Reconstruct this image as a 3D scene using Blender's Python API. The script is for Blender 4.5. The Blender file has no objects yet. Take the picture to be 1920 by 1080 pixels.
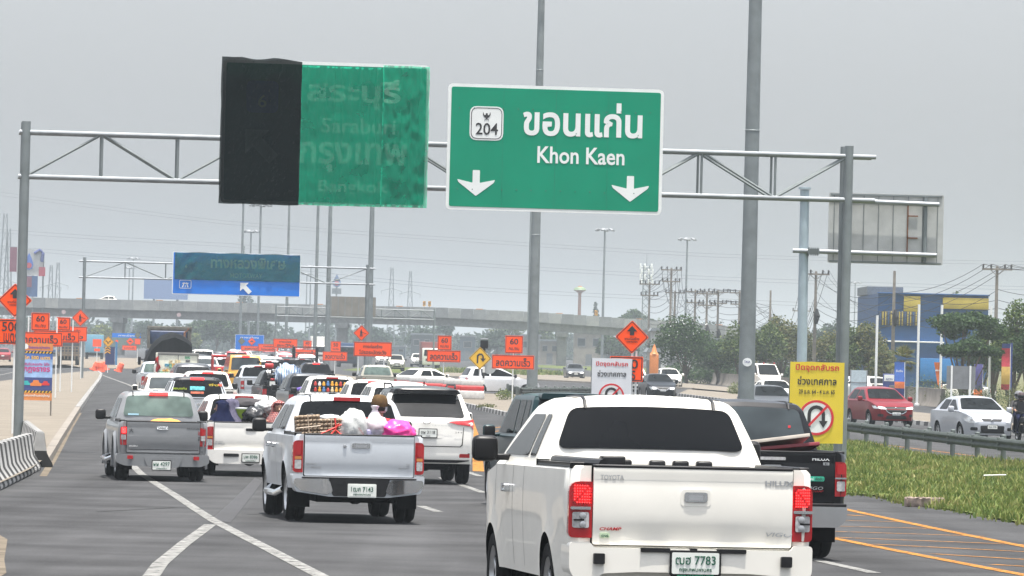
import bpy, bmesh, math, random
from mathutils import Vector, Matrix
random.seed(7)
R = math.radians
SC = bpy.context.scene
COL = SC.collection

# ------------------------------------------------------------------ camera
F = 9660.0; ZC = 2.7; HY = 655.0
PITCH = math.atan((HY - 540) / F); ROLL = R(1.4)
CM = Matrix.Rotation(R(90) + PITCH, 3, 'X') @ Matrix.Rotation(ROLL, 3, 'Z')
cam = bpy.data.cameras.new('camera'); co = bpy.data.objects.new('camera', cam); COL.objects.link(co)
cam.sensor_width = 36; cam.lens = 36 * F / 1920; cam.clip_start = 0.5; cam.clip_end = 30000
co.matrix_world = Matrix.Translation((0, 0, ZC)) @ CM.to_4x4()
SC.camera = co

# ------------------------------------------------------------------ sky, sun, exposure
SUN_EL, SUN_AZ = 82.5, 160.0
w = bpy.data.worlds.new('World'); SC.world = w; w.use_nodes = True
nt = w.node_tree; bg = nt.nodes['Background']
sky = nt.nodes.new('ShaderNodeTexSky'); sky.sky_type = 'NISHITA'; sky.sun_disc = False
sky.sun_elevation = R(SUN_EL); sky.sun_rotation = R(SUN_AZ); sky.air_density = 1.0; sky.dust_density = 6.8; sky.ozone_density = 2.0
hs = nt.nodes.new('ShaderNodeHueSaturation'); hs.inputs['Saturation'].default_value = 0.45
nt.links.new(sky.outputs[0], hs.inputs['Color']); tn = nt.nodes.new('ShaderNodeVectorMath'); tn.operation = 'MULTIPLY'; tn.inputs[1].default_value = (.985, 1., 1.025)   # the cool cast of the humid sky
nt.links.new(hs.outputs[0], tn.inputs[0])
vl = nt.nodes.new('ShaderNodeMix'); vl.data_type = 'RGBA'; vl.inputs[0].default_value = .66; vl.inputs[7].default_value = (.95, .99, 1.03, 1)   # thin even cloud veil over the blue
nt.links.new(tn.outputs[0], vl.inputs[6]); nt.links.new(vl.outputs[2], bg.inputs[0])
bg.inputs[1].default_value = 0.15
sl = bpy.data.lights.new('sun', 'SUN'); so = bpy.data.objects.new('sun', sl); COL.objects.link(so)
sl.energy = 2.0; sl.angle = R(0.6); sl.color = (1.0, 0.955, 0.89)
SDIR = Vector((math.sin(R(SUN_AZ)) * math.cos(R(SUN_EL)), math.cos(R(SUN_AZ)) * math.cos(R(SUN_EL)), math.sin(R(SUN_EL))))
so.rotation_euler = SDIR.to_track_quat('Z', 'Y').to_euler(); so.location = (0, 0, 60)
SC.view_settings.view_transform = 'Standard'; SC.view_settings.look = 'None'
SC.view_settings.gamma = 1; SC.view_settings.exposure = 2.05
SC.cycles.use_denoising = True; SC.cycles.max_bounces = 6; SC.cycles.volume_bounces = 1
SC.cycles.caustics_reflective = False; SC.cycles.caustics_refractive = False

# ------------------------------------------------------------------ places on the ground
def zg(y):
    """height of the road surface: it falls gently from the photographer, then runs level"""
    return 1.3 * (1 - max(y, -20) / 140.0) ** 2.2 if y < 140 else 0.0
def slope(y): return (zg(y + 1) - zg(y - 1)) / 2
def ray(px, py): return CM @ Vector(((px - 960) / F, -(py - 540) / F, -1))
def at(px, py, d):
    r = ray(px, py); return Vector((r.x * d / r.y, d, ZC + r.z * d / r.y))
def ground(px, py):
    r = ray(px, py); d = 200.0
    for _ in range(60): d += 0.6 * ((zg(d) - ZC) / r.z * r.y - d)
    return Vector((r.x * d / r.y, d, zg(d)))
def gx(px, d, z=None):
    """point at depth d standing on the ground in column px"""
    z = zg(d) if z is None else z
    py = HY - (z - ZC) * F / d + 0.0245 * (px - 960)
    p = at(px, py, d); p.z = z; return p

# ------------------------------------------------------------------ materials
def srgb(h):
    h = h.lstrip('#'); v = [int(h[i:i + 2], 16) / 255 for i in (0, 2, 4)]
    return tuple(c / 12.92 if c < .04045 else ((c + .055) / 1.055) ** 2.4 for c in v)
MATS = {}
def mat(name, col, rough=.5, metal=0., var=.08, scale=6., coat=0., spec=.5, emit=0., alpha=1., bump=0., bscale=40., detail=4, coord='Object', sheen=0.):
    if name in MATS: return MATS[name]
    if isinstance(col, str): col = srgb(col)
    m = bpy.data.materials.new(name); m.use_nodes = True; n = m.node_tree; b = n.nodes['Principled BSDF']
    b.inputs['Roughness'].default_value = rough; b.inputs['Metallic'].default_value = metal
    b.inputs['Coat Weight'].default_value = coat; b.inputs['Coat Roughness'].default_value = .04
    b.inputs['Specular IOR Level'].default_value = spec; b.inputs['Alpha'].default_value = alpha
    b.inputs['Base Color'].default_value = (*col, 1)
    tc = n.nodes.new('ShaderNodeTexCoord')
    if var > 0:
        nz = n.nodes.new('ShaderNodeTexNoise'); nz.inputs['Scale'].default_value = scale; nz.inputs['Detail'].default_value = detail
        n.links.new(tc.outputs[coord], nz.inputs['Vector'])
        mr = n.nodes.new('ShaderNodeMapRange'); mr.inputs[1].default_value = .3; mr.inputs[2].default_value = .7
        mr.inputs[3].default_value = 1 - var; mr.inputs[4].default_value = 1 + var
        n.links.new(nz.outputs[0], mr.inputs[0])
        vm = n.nodes.new('ShaderNodeVectorMath'); vm.operation = 'SCALE'; vm.inputs[0].default_value = col
        n.links.new(mr.outputs[0], vm.inputs['Scale']); n.links.new(vm.outputs[0], b.inputs['Base Color'])
    if bump > 0:
        nb = n.nodes.new('ShaderNodeTexNoise'); nb.inputs['Scale'].default_value = bscale; nb.inputs['Detail'].default_value = 5
        n.links.new(tc.outputs[coord], nb.inputs['Vector'])
        bp = n.nodes.new('ShaderNodeBump'); bp.inputs['Strength'].default_value = bump; bp.inputs['Distance'].default_value = .02
        n.links.new(nb.outputs[0], bp.inputs['Height']); n.links.new(bp.outputs[0], b.inputs['Normal'])
    if emit > 0:
        b.inputs['Emission Color'].default_value = (*col, 1); b.inputs['Emission Strength'].default_value = emit
    MATS[name] = m; return m
def leafmat(name, c1, c2, c3, patchy=0.):
    """foliage: every leaf its own shade"""
    m = bpy.data.materials.new(name); m.use_nodes = True; n = m.node_tree; b = n.nodes['Principled BSDF']
    g = n.nodes.new('ShaderNodeNewGeometry'); r = n.nodes.new('ShaderNodeValToRGB')
    e = r.color_ramp.elements; e[0].color = (*c1, 1); e[1].color = (*c3, 1); x = e.new(.5); x.color = (*c2, 1)
    src = g.outputs['Random Per Island']
    if patchy:
        tc = n.nodes.new('ShaderNodeTexCoord'); nz = n.nodes.new('ShaderNodeTexNoise'); nz.inputs['Scale'].default_value = .55; nz.inputs['Detail'].default_value = 5; n.links.new(tc.outputs['Object'], nz.inputs[0])
        mp = n.nodes.new('ShaderNodeMapRange'); mp.inputs[1].default_value = .36; mp.inputs[2].default_value = .66; n.links.new(nz.outputs[0], mp.inputs[0])
        mm = n.nodes.new('ShaderNodeMix'); mm.inputs[0].default_value = patchy; n.links.new(src, mm.inputs[2]); n.links.new(mp.outputs[0], mm.inputs[3]); src = mm.outputs[0]
    n.links.new(src, r.inputs[0]); n.links.new(r.outputs[0], b.inputs['Base Color'])
    b.inputs['Roughness'].default_value = .65; b.inputs['Specular IOR Level'].default_value = .25
    tr = n.nodes.new('ShaderNodeBsdfTranslucent'); n.links.new(r.outputs[0], tr.inputs[0])
    mx = n.nodes.new('ShaderNodeMixShader'); mx.inputs[0].default_value = .3
    n.links.new(b.outputs[0], mx.inputs[1]); n.links.new(tr.outputs[0], mx.inputs[2])
    n.links.new(mx.outputs[0], n.nodes['Material Output'].inputs[0])
    return m
def paint(name, col, metal=0., rough=.36, coat=.4, spec=.4):
    return mat('paint ' + name, col, rough=rough, metal=metal, var=.035, scale=3.5, coat=coat, spec=spec)

ASPH = mat('asphalt', (.055, .0558, .0575), rough=.9, var=.24, scale=.5, bump=.5, bscale=60, detail=9, spec=.04)
def asphalt_detail():
    n = ASPH.node_tree; b = n.nodes['Principled BSDF']; src = b.inputs['Base Color'].links[0].from_socket
    tc = n.nodes.new('ShaderNodeTexCoord'); mp = n.nodes.new('ShaderNodeMapping')
    mp.inputs['Rotation'].default_value = (0, 0, R(-7.7)); mp.inputs['Scale'].default_value = (1, .035, 1)
    n.links.new(tc.outputs['Object'], mp.inputs[0])
    nz = n.nodes.new('ShaderNodeTexNoise'); nz.inputs['Scale'].default_value = 1.1; nz.inputs['Detail'].default_value = 5
    n.links.new(mp.outputs[0], nz.inputs['Vector'])
    mr = n.nodes.new('ShaderNodeMapRange'); mr.inputs[1].default_value = .3; mr.inputs[2].default_value = .7; mr.inputs[3].default_value = .82; mr.inputs[4].default_value = 1.13
    n.links.new(nz.outputs[0], mr.inputs[0])
    n2 = n.nodes.new('ShaderNodeTexNoise'); n2.inputs['Scale'].default_value = 55; n2.inputs['Detail'].default_value = 3
    n.links.new(tc.outputs['Object'], n2.inputs['Vector'])
    m2 = n.nodes.new('ShaderNodeMapRange'); m2.inputs[1].default_value = .3; m2.inputs[2].default_value = .7; m2.inputs[3].default_value = .8; m2.inputs[4].default_value = 1.2
    n.links.new(n2.outputs[0], m2.inputs[0])
    mu = n.nodes.new('ShaderNodeMath'); mu.operation = 'MULTIPLY'; n.links.new(mr.outputs[0], mu.inputs[0]); n.links.new(m2.outputs[0], mu.inputs[1])
    sc = n.nodes.new('ShaderNodeVectorMath'); sc.operation = 'SCALE'
    n.links.new(src, sc.inputs[0]); n.links.new(mu.outputs[0], sc.inputs['Scale']); n.links.new(sc.outputs[0], b.inputs['Base Color'])
asphalt_detail()
def worn(m):
    """paint rubbed through to the asphalt in places"""
    n = m.node_tree; b = n.nodes['Principled BSDF']; tc = n.nodes.new('ShaderNodeTexCoord'); nz = n.nodes.new('ShaderNodeTexNoise'); nz.inputs['Scale'].default_value = 7; nz.inputs['Detail'].default_value = 9; nz.inputs['Roughness'].default_value = .7
    n.links.new(tc.outputs['Object'], nz.inputs[0]); mr = n.nodes.new('ShaderNodeMapRange'); mr.inputs[1].default_value = .36; mr.inputs[2].default_value = .54; mr.inputs[3].default_value = .3; mr.inputs[4].default_value = 1
    n.links.new(nz.outputs[0], mr.inputs[0]); n.links.new(mr.outputs[0], b.inputs['Alpha'])
SAND = mat('sandy concrete', (.165, .146, .12), rough=.95, var=.14, scale=.6, bump=.4, bscale=25, detail=10, spec=.08)
SOIL = mat('dry soil', (.12, .1, .07), rough=.95, var=.3, scale=.12, detail=10, spec=.08)
CONC = mat('concrete', (.22, .22, .21), rough=.9, var=.2, scale=1.2, bump=.2, bscale=20, detail=8, spec=.08)
CONCP = mat('pale concrete', (.2, .182, .16), rough=.9, var=.18, scale=1.0, detail=8, spec=.08)
GALV = mat('galvanised steel', (.27, .29, .305), rough=.5, metal=.35, var=.14, scale=3, detail=8)
GALVD = mat('weathered galvanised steel', (.18, .205, .208), rough=.6, metal=.2, var=.16, scale=2, detail=8)
WHITE = mat('white road paint', (.205, .205, .195), rough=.7, var=.34, scale=6, detail=10, spec=.08)
YEL = mat('orange road paint', (.34, .15, .03), rough=.7, var=.3, scale=3, detail=10, spec=.08)
worn(WHITE); worn(YEL)
BLACKP = mat('black plastic', (.012, .012, .013), rough=.4, var=.2, scale=8, spec=.25)
RUBBER = mat('tyre rubber', (.010, .010, .010), rough=.85, var=.25, scale=12, spec=.15)
UNDER = mat('underbody', (.005, .005, .005), rough=.9, var=.3, scale=6, spec=.1)
CHROME = mat('chrome', (.72, .73, .74), rough=.12, metal=1., var=.03)
ALLOY = mat('alloy wheel', (.5, .51, .52), rough=.3, metal=.8, var=.06)
GLASS = mat('tinted glass', (.005, .006, .007), rough=.05, var=.15, scale=2, spec=.22)
GLASSS = mat('side window glass', (.006, .007, .008), rough=.08, var=.2, scale=2, spec=.06)
WINDS = mat('windscreen glass', (.008, .010, .011), rough=.06, var=.5, scale=2.5, spec=.04, detail=2)
GLASSL = mat('pale green glass', (.105, .145, .13), rough=.08, var=.35, scale=3, spec=.3, detail=2)
GLASSM = mat('grey glass', (.04, .05, .055), rough=.06, var=.3, scale=2.5, spec=.3, detail=2)
REDL = mat('red lamp lens', (.38, .012, .016), rough=.15, var=.05, coat=.6)
REDON = mat('lit brake lamp', (.95, .03, .03), rough=.2, var=0, emit=1.1)
CLEAR = mat('clear lamp lens', (.5, .5, .5), rough=.12, metal=.25, var=.25, scale=30, coat=.6)
AMBER = mat('amber lamp lens', (.55, .2, .05), rough=.2, var=.1, coat=.6)
HEAD = mat('headlamp', (.75, .78, .8), rough=.1, metal=.4, var=.2, scale=20, coat=.8)
HEADON = mat('lit headlamp', (1., .97, .9), rough=.2, var=0, emit=1.6)
PLATE = mat('number plate', (.68, .70, .66), rough=.5, var=.05)
DGREEN = mat('dark green ink', (.01, .09, .05), rough=.6, var=0)
INK = mat('black ink', (.02, .02, .022), rough=.6, var=0)
ORANGE = mat('orange sign sheeting', (.95, .085, .012), rough=.45, var=.05, scale=1.5, spec=.2)
SIGNW = mat('white sign sheeting', (.72, .74, .73), rough=.5, var=.05, scale=2, spec=.2)
SIGNG = mat('green sign sheeting', (.0, .24, .135), rough=.45, var=.06, scale=1.0, spec=.2)
SIGNB = mat('blue sign sheeting', (.0, .16, .62), rough=.45, var=.06, scale=1.0, spec=.2)
SIGNY = mat('yellow sign sheeting', (.70, .42, .04), rough=.5, var=.07, scale=2, spec=.2)
SKIN = mat('skin', (.32, .17, .11), rough=.55, var=.08, scale=15)

# ------------------------------------------------------------------ mesh helpers
def fin(name, bm, mats, parent=None, ang=32, smooth=True):
    bmesh.ops.recalc_face_normals(bm, faces=bm.faces[:])
    ca = R(ang)
    for f in bm.faces: f.smooth = smooth
    for e in bm.edges:
        e.smooth = len(e.link_faces) == 2 and e.calc_face_angle(0) < ca
    me = bpy.data.meshes.new(name); bm.to_mesh(me); bm.free()
    for m in (mats if isinstance(mats, (list, tuple)) else [mats]): me.materials.append(m)
    o = bpy.data.objects.new(name, me); COL.objects.link(o)
    if parent: o.parent = parent
    return o
def tag(o, label=None, cat=None, group=None, kind=None):
    if label: o['label'] = label
    if cat: o['category'] = cat
    if group: o['group'] = group
    if kind: o['kind'] = kind
    return o
def thing(name, label, cat, loc=(0, 0, 0), rz=0., group=None, rx=0.):
    o = bpy.data.objects.new(name, None); COL.objects.link(o); o.empty_display_size = .2
    o.location = loc; o.rotation_euler = (rx, 0, rz); return tag(o, label, cat, group)
def kids(o): return [c for c in o.children]
def copy_tree(o, parent=None):
    c = o.copy(); COL.objects.link(c)
    if parent: c.parent = parent
    for k in kids(o): copy_tree(k, c)
    return c
def face(bm, vs, mi=0):
    try:
        f = bm.faces.new(vs); f.material_index = mi; return f
    except ValueError: return None
def box(bm, x0, x1, y0, y1, z0, z1, mi=0, bev=0., M=None):
    r = bmesh.ops.create_cube(bm, size=1)
    vs = r['verts']
    for v in vs: v.co = Vector(((x0 + x1) / 2 + v.co.x * (x1 - x0), (y0 + y1) / 2 + v.co.y * (y1 - y0), (z0 + z1) / 2 + v.co.z * (z1 - z0)))
    fs = list({f for v in vs for f in v.link_faces})
    for f in fs: f.material_index = mi
    if bev > 0:
        es = list({e for v in vs for e in v.link_edges})
        rr = bmesh.ops.bevel(bm, geom=es, offset=bev, segments=3, affect='EDGES', profile=.5)
        for f in rr['faces']: f.material_index = mi
        vs = list({v for f in rr['faces'] for v in f.verts} | {v for v in vs if v.is_valid})
    if M is not None:
        for v in vs: v.co = M @ v.co
    return vs
def tube(bm, pts, rad, n=8, mi=0, cap=True):
    """tapered tube through points; rad is one radius or a list"""
    pts = [Vector(p) for p in pts]; rr = rad if isinstance(rad, (list, tuple)) else [rad] * len(pts)
    rings = []
    for i, p in enumerate(pts):
        t = (pts[min(i + 1, len(pts) - 1)] - pts[max(i - 1, 0)]).normalized()
        a = t.cross(Vector((0, 0, 1)) if abs(t.z) < .9 else Vector((0, 1, 0))).normalized(); b = t.cross(a)
        rings.append([bm.verts.new(p + rr[i] * (a * math.cos(2 * math.pi * k / n) + b * math.sin(2 * math.pi * k / n))) for k in range(n)])
    for i in range(len(rings) - 1):
        for k in range(n): face(bm, (rings[i][k], rings[i][(k + 1) % n], rings[i + 1][(k + 1) % n], rings[i + 1][k]), mi)
    if cap and n > 2: face(bm, rings[0][::-1], mi); face(bm, rings[-1], mi)
def lathe(bm, prof, M=None, n=24, mi=0, mis=None):
    """prof: (r, z) pairs round the local z axis"""
    rings = []
    for r, z in prof:
        vs = [bm.verts.new(Vector((r * math.cos(2 * math.pi * k / n), r * math.sin(2 * math.pi * k / n), z))) for k in range(n)] if r > 1e-6 else [bm.verts.new((0, 0, z))]
        rings.append(vs)
    for i in range(len(rings) - 1):
        a, b = rings[i], rings[i + 1]; m = mis[i] if mis else mi
        for k in range(n):
            j = (k + 1) % n
            if len(a) == 1 and len(b) == 1: continue
            if len(a) == 1: face(bm, (a[0], b[j], b[k]), m)
            elif len(b) == 1: face(bm, (a[k], a[j], b[0]), m)
            else: face(bm, (a[k], a[j], b[j], b[k]), m)
    if M is not None:
        for vs in rings:
            for v in vs: v.co = M @ v.co
def rpoly(pts, r, n=4):
    """polygon with rounded corners"""
    out = []; k = len(pts)
    for i in range(k):
        p = Vector(pts[i]); a = Vector(pts[i - 1]) - p; b = Vector(pts[(i + 1) % k]) - p
        rr = r[i] if isinstance(r, (list, tuple)) else r
        rr = min(rr, a.length * .49, b.length * .49)
        if rr < 1e-5: out.append(tuple(p)); continue
        s = p + a.normalized() * rr; e = p + b.normalized() * rr
        for j in range(n + 1):
            t = j / n; q = s * (1 - t) ** 2 + p * 2 * t * (1 - t) + e * t * t; out.append((q.x, q.y))
    return out
def rect(w, h, x=0, z=0): return [(x - w / 2, z - h / 2), (x + w / 2, z - h / 2), (x + w / 2, z + h / 2), (x - w / 2, z + h / 2)]
def prism(bm, poly, y0, y1, mi=0, mf=None):
    """extrude an x-z outline along y; mf maps the points afterwards"""
    a = [bm.verts.new((p[0], y0, p[1])) for p in poly]; b = [bm.verts.new((p[0], y1, p[1])) for p in poly]
    k = len(poly); face(bm, a, mi); face(bm, b[::-1], mi)
    for i in range(k): face(bm, (a[i], b[i], b[(i + 1) % k], a[(i + 1) % k]), mi)
    if mf:
        for v in a + b: v.co = mf(v.co)
    return a, b
def cuts(bm, axis, vals):
    no = [0, 0, 0]; no[axis] = 1
    for c in vals:
        p = [0, 0, 0]; p[axis] = c
        bmesh.ops.bisect_plane(bm, geom=bm.verts[:] + bm.edges[:] + bm.faces[:], plane_co=p, plane_no=no, dist=1e-5)
def panel(poly, mf, us=(), vs=()):
    """an outline cut into cells, then bent onto a surface"""
    bm = bmesh.new(); bm.faces.new([bm.verts.new((p[0], 0, p[1])) for p in poly])
    cuts(bm, 0, us); cuts(bm, 2, vs)
    for v in bm.verts: v.co = Vector(mf(v.co.x, v.co.z))
    return bm
def rng(a, b, n): return [a + (b - a) * i / (n - 1) for i in range(n)]
def lerp(t, xs, ys):
    if t <= xs[0]: return ys[0]
    for i in range(1, len(xs)):
        if t <= xs[i]: return ys[i - 1] + (ys[i] - ys[i - 1]) * (t - xs[i - 1]) / (xs[i] - xs[i - 1])
    return ys[-1]

TXT = {}
def lettering(parent, s, x, z, y, h, m, wide=None, bold=0., front=False, name='lettering', shear=0.):
    """flat raised letters on a face looking towards -y (or +y)"""
    bold *= .62; key = (s, bold, shear)
    if key not in TXT:
        c = bpy.data.curves.new('lettering', 'FONT'); c.body = s; c.size = 1; c.offset = bold; c.shear = shear; c.extrude = .004
        c.align_x = 'CENTER'; c.resolution_u = 3; c.space_line = .95
        o = bpy.data.objects.new('tmp', c); COL.objects.link(o)
        bpy.context.view_layer.update()
        me = bpy.data.meshes.new_from_object(o.evaluated_get(bpy.context.evaluated_depsgraph_get()))
        bpy.data.objects.remove(o); bpy.data.curves.remove(c)
        xs = [v.co.x for v in me.vertices]; ys = [v.co.y for v in me.vertices]
        x0, x1, y0, y1 = min(xs), max(xs), min(ys), max(ys)
        TXT[key] = ([((v.co.x - (x0 + x1) / 2), (v.co.y - (y0 + y1) / 2), v.co.z) for v in me.vertices], [tuple(p.vertices) for p in me.polygons], x1 - x0, y1 - y0)
        bpy.data.meshes.remove(me)
    V, P, W0, H0 = TXT[key]
    k = h / H0; kx = wide / W0 if wide else k; sg = -1 if front else 1
    me = bpy.data.meshes.new(name)
    me.from_pydata([(x + sg * a * kx, y - sg * c * .5, z + b * k) for a, b, c in V], [], P); me.materials.append(m)
    o = bpy.data.objects.new(name, me); COL.objects.link(o)
    if parent: o.parent = parent
    return o
# ------------------------------------------------------------------ vehicles
def hull(prof, wf, ys, zs, xs, post=None):
    bm = bmesh.new()
    a = [bm.verts.new((-1, y, z)) for y, z in prof]; b = [bm.verts.new((1, y, z)) for y, z in prof]
    n = len(prof); bm.faces.new(a); bm.faces.new(b[::-1])
    for i in range(n): bm.faces.new((a[i], b[i], b[(i + 1) % n], a[(i + 1) % n]))
    cuts(bm, 2, zs); cuts(bm, 1, ys); cuts(bm, 0, xs)
    for v in bm.verts:
        f, y, z = v.co.x, v.co.y, v.co.z
        v.co.x = f * wf(y, z)
        if post: post(v, f, y, z)
    return bm

class V: pass
WHEELS = {}
def wheel(t, x, y, r, wd, style=0):
    key = (round(r, 3), round(wd, 3), style, x > 0)
    Mx = Matrix.Rotation(R(90 if x > 0 else -90), 4, 'Y')
    if key not in WHEELS:
        bm = bmesh.new(); h = wd / 2
        lathe(bm, [(r * .62, h - .01), (r * .68, h), (r * .9, h + .004), (r * .97, h - .025), (r, h - .05), (r, .02), (r - .012, .012), (r - .012, -.012), (r, -.02), (r, -h + .05), (r * .97, -h + .025), (r * .9, -h), (r * .62, -h + .01)], Mx, 28)
        o1 = fin('wheel', bm, RUBBER)
        bm = bmesh.new()
        lathe(bm, [(0, h - .035), (.05, h - .03), (.06, h - .05), (.06, h - .075), (r * .5, h - .09), (r * .58, h - .04), (r * .63, h - .005), (r * .64, h - .02), (r * .6, -h + .03), (0, -h + .03)], Mx, 28, mis=[0, 0, 0, 1, 1, 0, 0, 0, 1])
        for k in range(6):
            A = k * math.pi / 3
            box(bm, .03, r * .6, -.026, .026, h - .075, h - .03, 0, .008, Mx @ Matrix.Rotation(A, 4, 'Z'))
        o2 = fin('rim', bm, [ALLOY, UNDER]); o2.parent = o1
        WHEELS[key] = o1; o = o1
    else: o = copy_tree(WHEELS[key])
    o.parent = t; o.location = (x, y, r); return o

def vehicle(name, label, cat, pm, L=4.8, W=.92, zs=.35, zb=1.1, zr=1.8, Wr=.62, top=(), axles=(1.0, 3.7), rw=.37, wd=.25, arch=None, flare=.02, rr=.12, rc=.14, rin=.07, fr=.8, fin_=.22,
            bed=0., rear_line=(), front_line=(), rear_glass=None, sides=(), glass=GLASS, wind=None, group=None, mirror=(0, 0), roof_mat=None, rim=0, mirror_mat=None, crown=.03, loc=None):
    t = thing(name, label, cat, group=group); t_ = V(); t_.o = t
    ra = arch or rw + .055
    prof = list(top)
    f = []
    for ya in sorted(axles, reverse=True):
        dz = zs - rw; hf = math.sqrt(max(.01, ra * ra - dz * dz)); a0 = math.atan2(dz, hf)
        f += [(ya + ra * math.cos(a), rw + ra * math.sin(a)) for a in rng(a0, math.pi - a0, 13)]
    prof = prof + f
    def wf(y, z):
        if z <= zb:
            k = max(0, min(1, (z - zs) / (zb - zs))); b = W * (1 - .045 * (1 - k) ** 2.5 - .018 * k ** 4)
        else:
            k = min(1, (z - zb) / (zr - zb)); b = W * .955 + (Wr - W * .955) * k ** 1.12
            if z > zr - rr: b -= rr * .8 * (1 - math.sqrt(max(0, 1 - ((z - zr + rr) / rr) ** 2)))
        if y < rc: b -= rin * (1 - max(0, y) / rc) ** 2
        if y > L - fr: b -= fin_ * ((y - L + fr) / fr) ** 2.2
        for ya in axles:
            d = math.hypot(y - ya, z - rw)
            q = max(0, min(1, 1 - (d - ra) / .16)); b += flare * q * q * (3 - 2 * q)
        return b
    def post(v, fx, y, z):
        if z > zb and (not bed or y > bed): v.co.z += crown * (1 - fx * fx) * min(1, (z - zb) / (zr - zb))
        if bed:
            if abs(z - zb) < 1e-4 and .085 < y < bed - .02 and abs(fx) < .9: v.co.z = zb - .45
            if z > zb - .01 and bed - .02 < y < bed + .3: v.co.y += .07 * max(0, (abs(fx) - .75) / .25) ** 2
        elif rear_line and y < lerp(z, [p[0] for p in rear_line], [p[1] for p in rear_line]) + .02 and z > zb:
            v.co.y += .06 * max(0, (abs(fx) - .7) / .3) ** 2
    ys = [.02, .05, .09, .14] + rng(.3, L - .9, max(6, int(L / .28))) + rng(L - .8, L - .03, 7)
    if bed: ys += [bed - .03, bed + .06]
    zc = rng(zs + .06, zb - .03, 6) + [zb, zb + .025] + rng(zb + .12, zr - rr, 4) + [zr - rr * .6, zr - rr * .35, zr - rr * .15, zr - rr * .04]
    bm = hull(prof, wf, ys, zc, [-.96, -.88, -.6, 0, .6, .88, .96], post)
    bmesh.ops.recalc_face_normals(bm, faces=bm.faces[:])
    for fc in bm.faces:
        c = fc.calc_center_median(); nx = abs(fc.normal.x)
        ins = nx < .6 and any(math.hypot(c.y - ya, c.z - rw) < ra + .012 for ya in axles)
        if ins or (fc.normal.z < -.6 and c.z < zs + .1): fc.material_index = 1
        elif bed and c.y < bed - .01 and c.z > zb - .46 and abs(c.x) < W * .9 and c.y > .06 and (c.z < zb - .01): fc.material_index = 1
        elif roof_mat and c.z > zr - rr * .9: fc.material_index = 2
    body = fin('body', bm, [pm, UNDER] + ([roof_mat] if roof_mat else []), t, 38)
    t_.wf = wf; t_.W = W; t_.L = L; t_.zb = zb; t_.zr = zr; t_.pm = pm; t_.body = body; t_.zs = zs
    RZ = [p[0] for p in rear_line]; RY = [p[1] for p in rear_line]
    FZ = [p[0] for p in front_line]; FY = [p[1] for p in front_line]
    def yr(x, z):
        y = lerp(z, RZ, RY) if RZ else 0.
        wz = wf(1.5, z)
        k = max(0, 1 - math.sqrt(max(0, (wz - abs(x)) / rin))) * rc if abs(x) > wz - rin else 0
        if z > zb: y += .06 * max(0, (abs(x) / wz - .7) / .3) ** 2
        return max(y, k)
    def yf(x, z):
        y = lerp(z, FZ, FY); wz = wf(L / 2, z)
        if z > zb: return y
        k = L - fr + fr * max(0, (wz - abs(x)) / fin_) ** (1 / 2.2) if abs(x) > wz - fin_ else L
        return min(y, k)
    t_.yr, t_.yf = yr, yf
    gx_ = rng(-.8, .8, 9)
    if rear_glass:
        bmg = panel(rear_glass, lambda x, z: (x, yr(x, z) - .008, z + max(0, crown * (1 - (x / wf(2., z)) ** 2) * (z - zb) / (zr - zb))), gx_, rng(zb, zr, 8))
        t_.rg = fin('rear_window', bmg, glass, t)
    if wind:
        fin('windscreen', panel(wind, lambda x, z: (x, yf(x, z) + .012, z + .008 + max(0, crown * (1 - (x / wf(2., z)) ** 2) * (z - zb) / (zr - zb))), gx_, rng(zb, zr, 8)), WINDS, t)
    for s in (-1, 1):
        for q in sides:
            fin('side_window', panel(q, lambda y, z: (s * (wf(y, z) + .006), y, z), rng(.2, L, 30), rng(zb, zr, 8)), GLASSS, t)
    for ya in axles:
        for s in (-1, 1): wheel(t, s * (W - wd / 2 - .015), ya, rw, wd, rim)
    bm = bmesh.new(); z0 = rw * .72
    box(bm, -W * .62, W * .62, .25, L - .35, z0, zs + .06, 0, .03)
    tube(bm, [(-W + .2, axles[0], rw), (W - .2, axles[0], rw)], .045)
    lathe(bm, [(0, -.14), (.09, -.11), (.15, 0), (.09, .11), (0, .14)], Matrix.Translation((.08, axles[0], rw)) @ Matrix.Rotation(R(90), 4, 'X'), 14)
    tube(bm, [(W * .52, .08, rw * .8), (W * .5, 1.2, rw * .82)], .03)
    fin('chassis', bm, UNDER, t)
    if mirror[0]:
        for s in (-1, 1):
            bm = bmesh.new(); y, z = mirror; x0 = wf(y, z)
            box(bm, x0 + .06, x0 + .26, y - .06, y + .07, z - .01, z + .19, 0, .05)
            box(bm, x0 - .04, x0 + .1, y - .02, y + .04, z, z + .05, 0, .015)
            box(bm, x0 + .078, x0 + .242, y - .066, y - .05, z + .015, z + .165, 1, .004)
            for v in bm.verts: v.co.x *= s
            fin('wing_mirror', bm, [mirror_mat or BLACKP, BLACKP if pm else CHROME], t)
    return t_

def patch(t, name, poly, mf, m, us=None, vs=None, parent=None):
    xs = [p[0] for p in poly]; zs = [p[1] for p in poly]
    o = fin(name, panel(poly, mf, us or rng(min(xs), max(xs), 7)[1:-1], vs or rng(min(zs), max(zs), 5)[1:-1]), m, parent or t.o)
    return o
def rpatch(t, name, poly, m, off=.012, parent=None): return patch(t, name, poly, lambda x, z: (x, t.yr(x, z) - off, z), m, parent=parent)
def fpatch(t, name, poly, m, off=.014, parent=None): return patch(t, name, poly, lambda x, z: (x, t.yf(x, z) + off, z), m, parent=parent)
def mir(poly): return [(-x, z) for x, z in poly][::-1]

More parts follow.
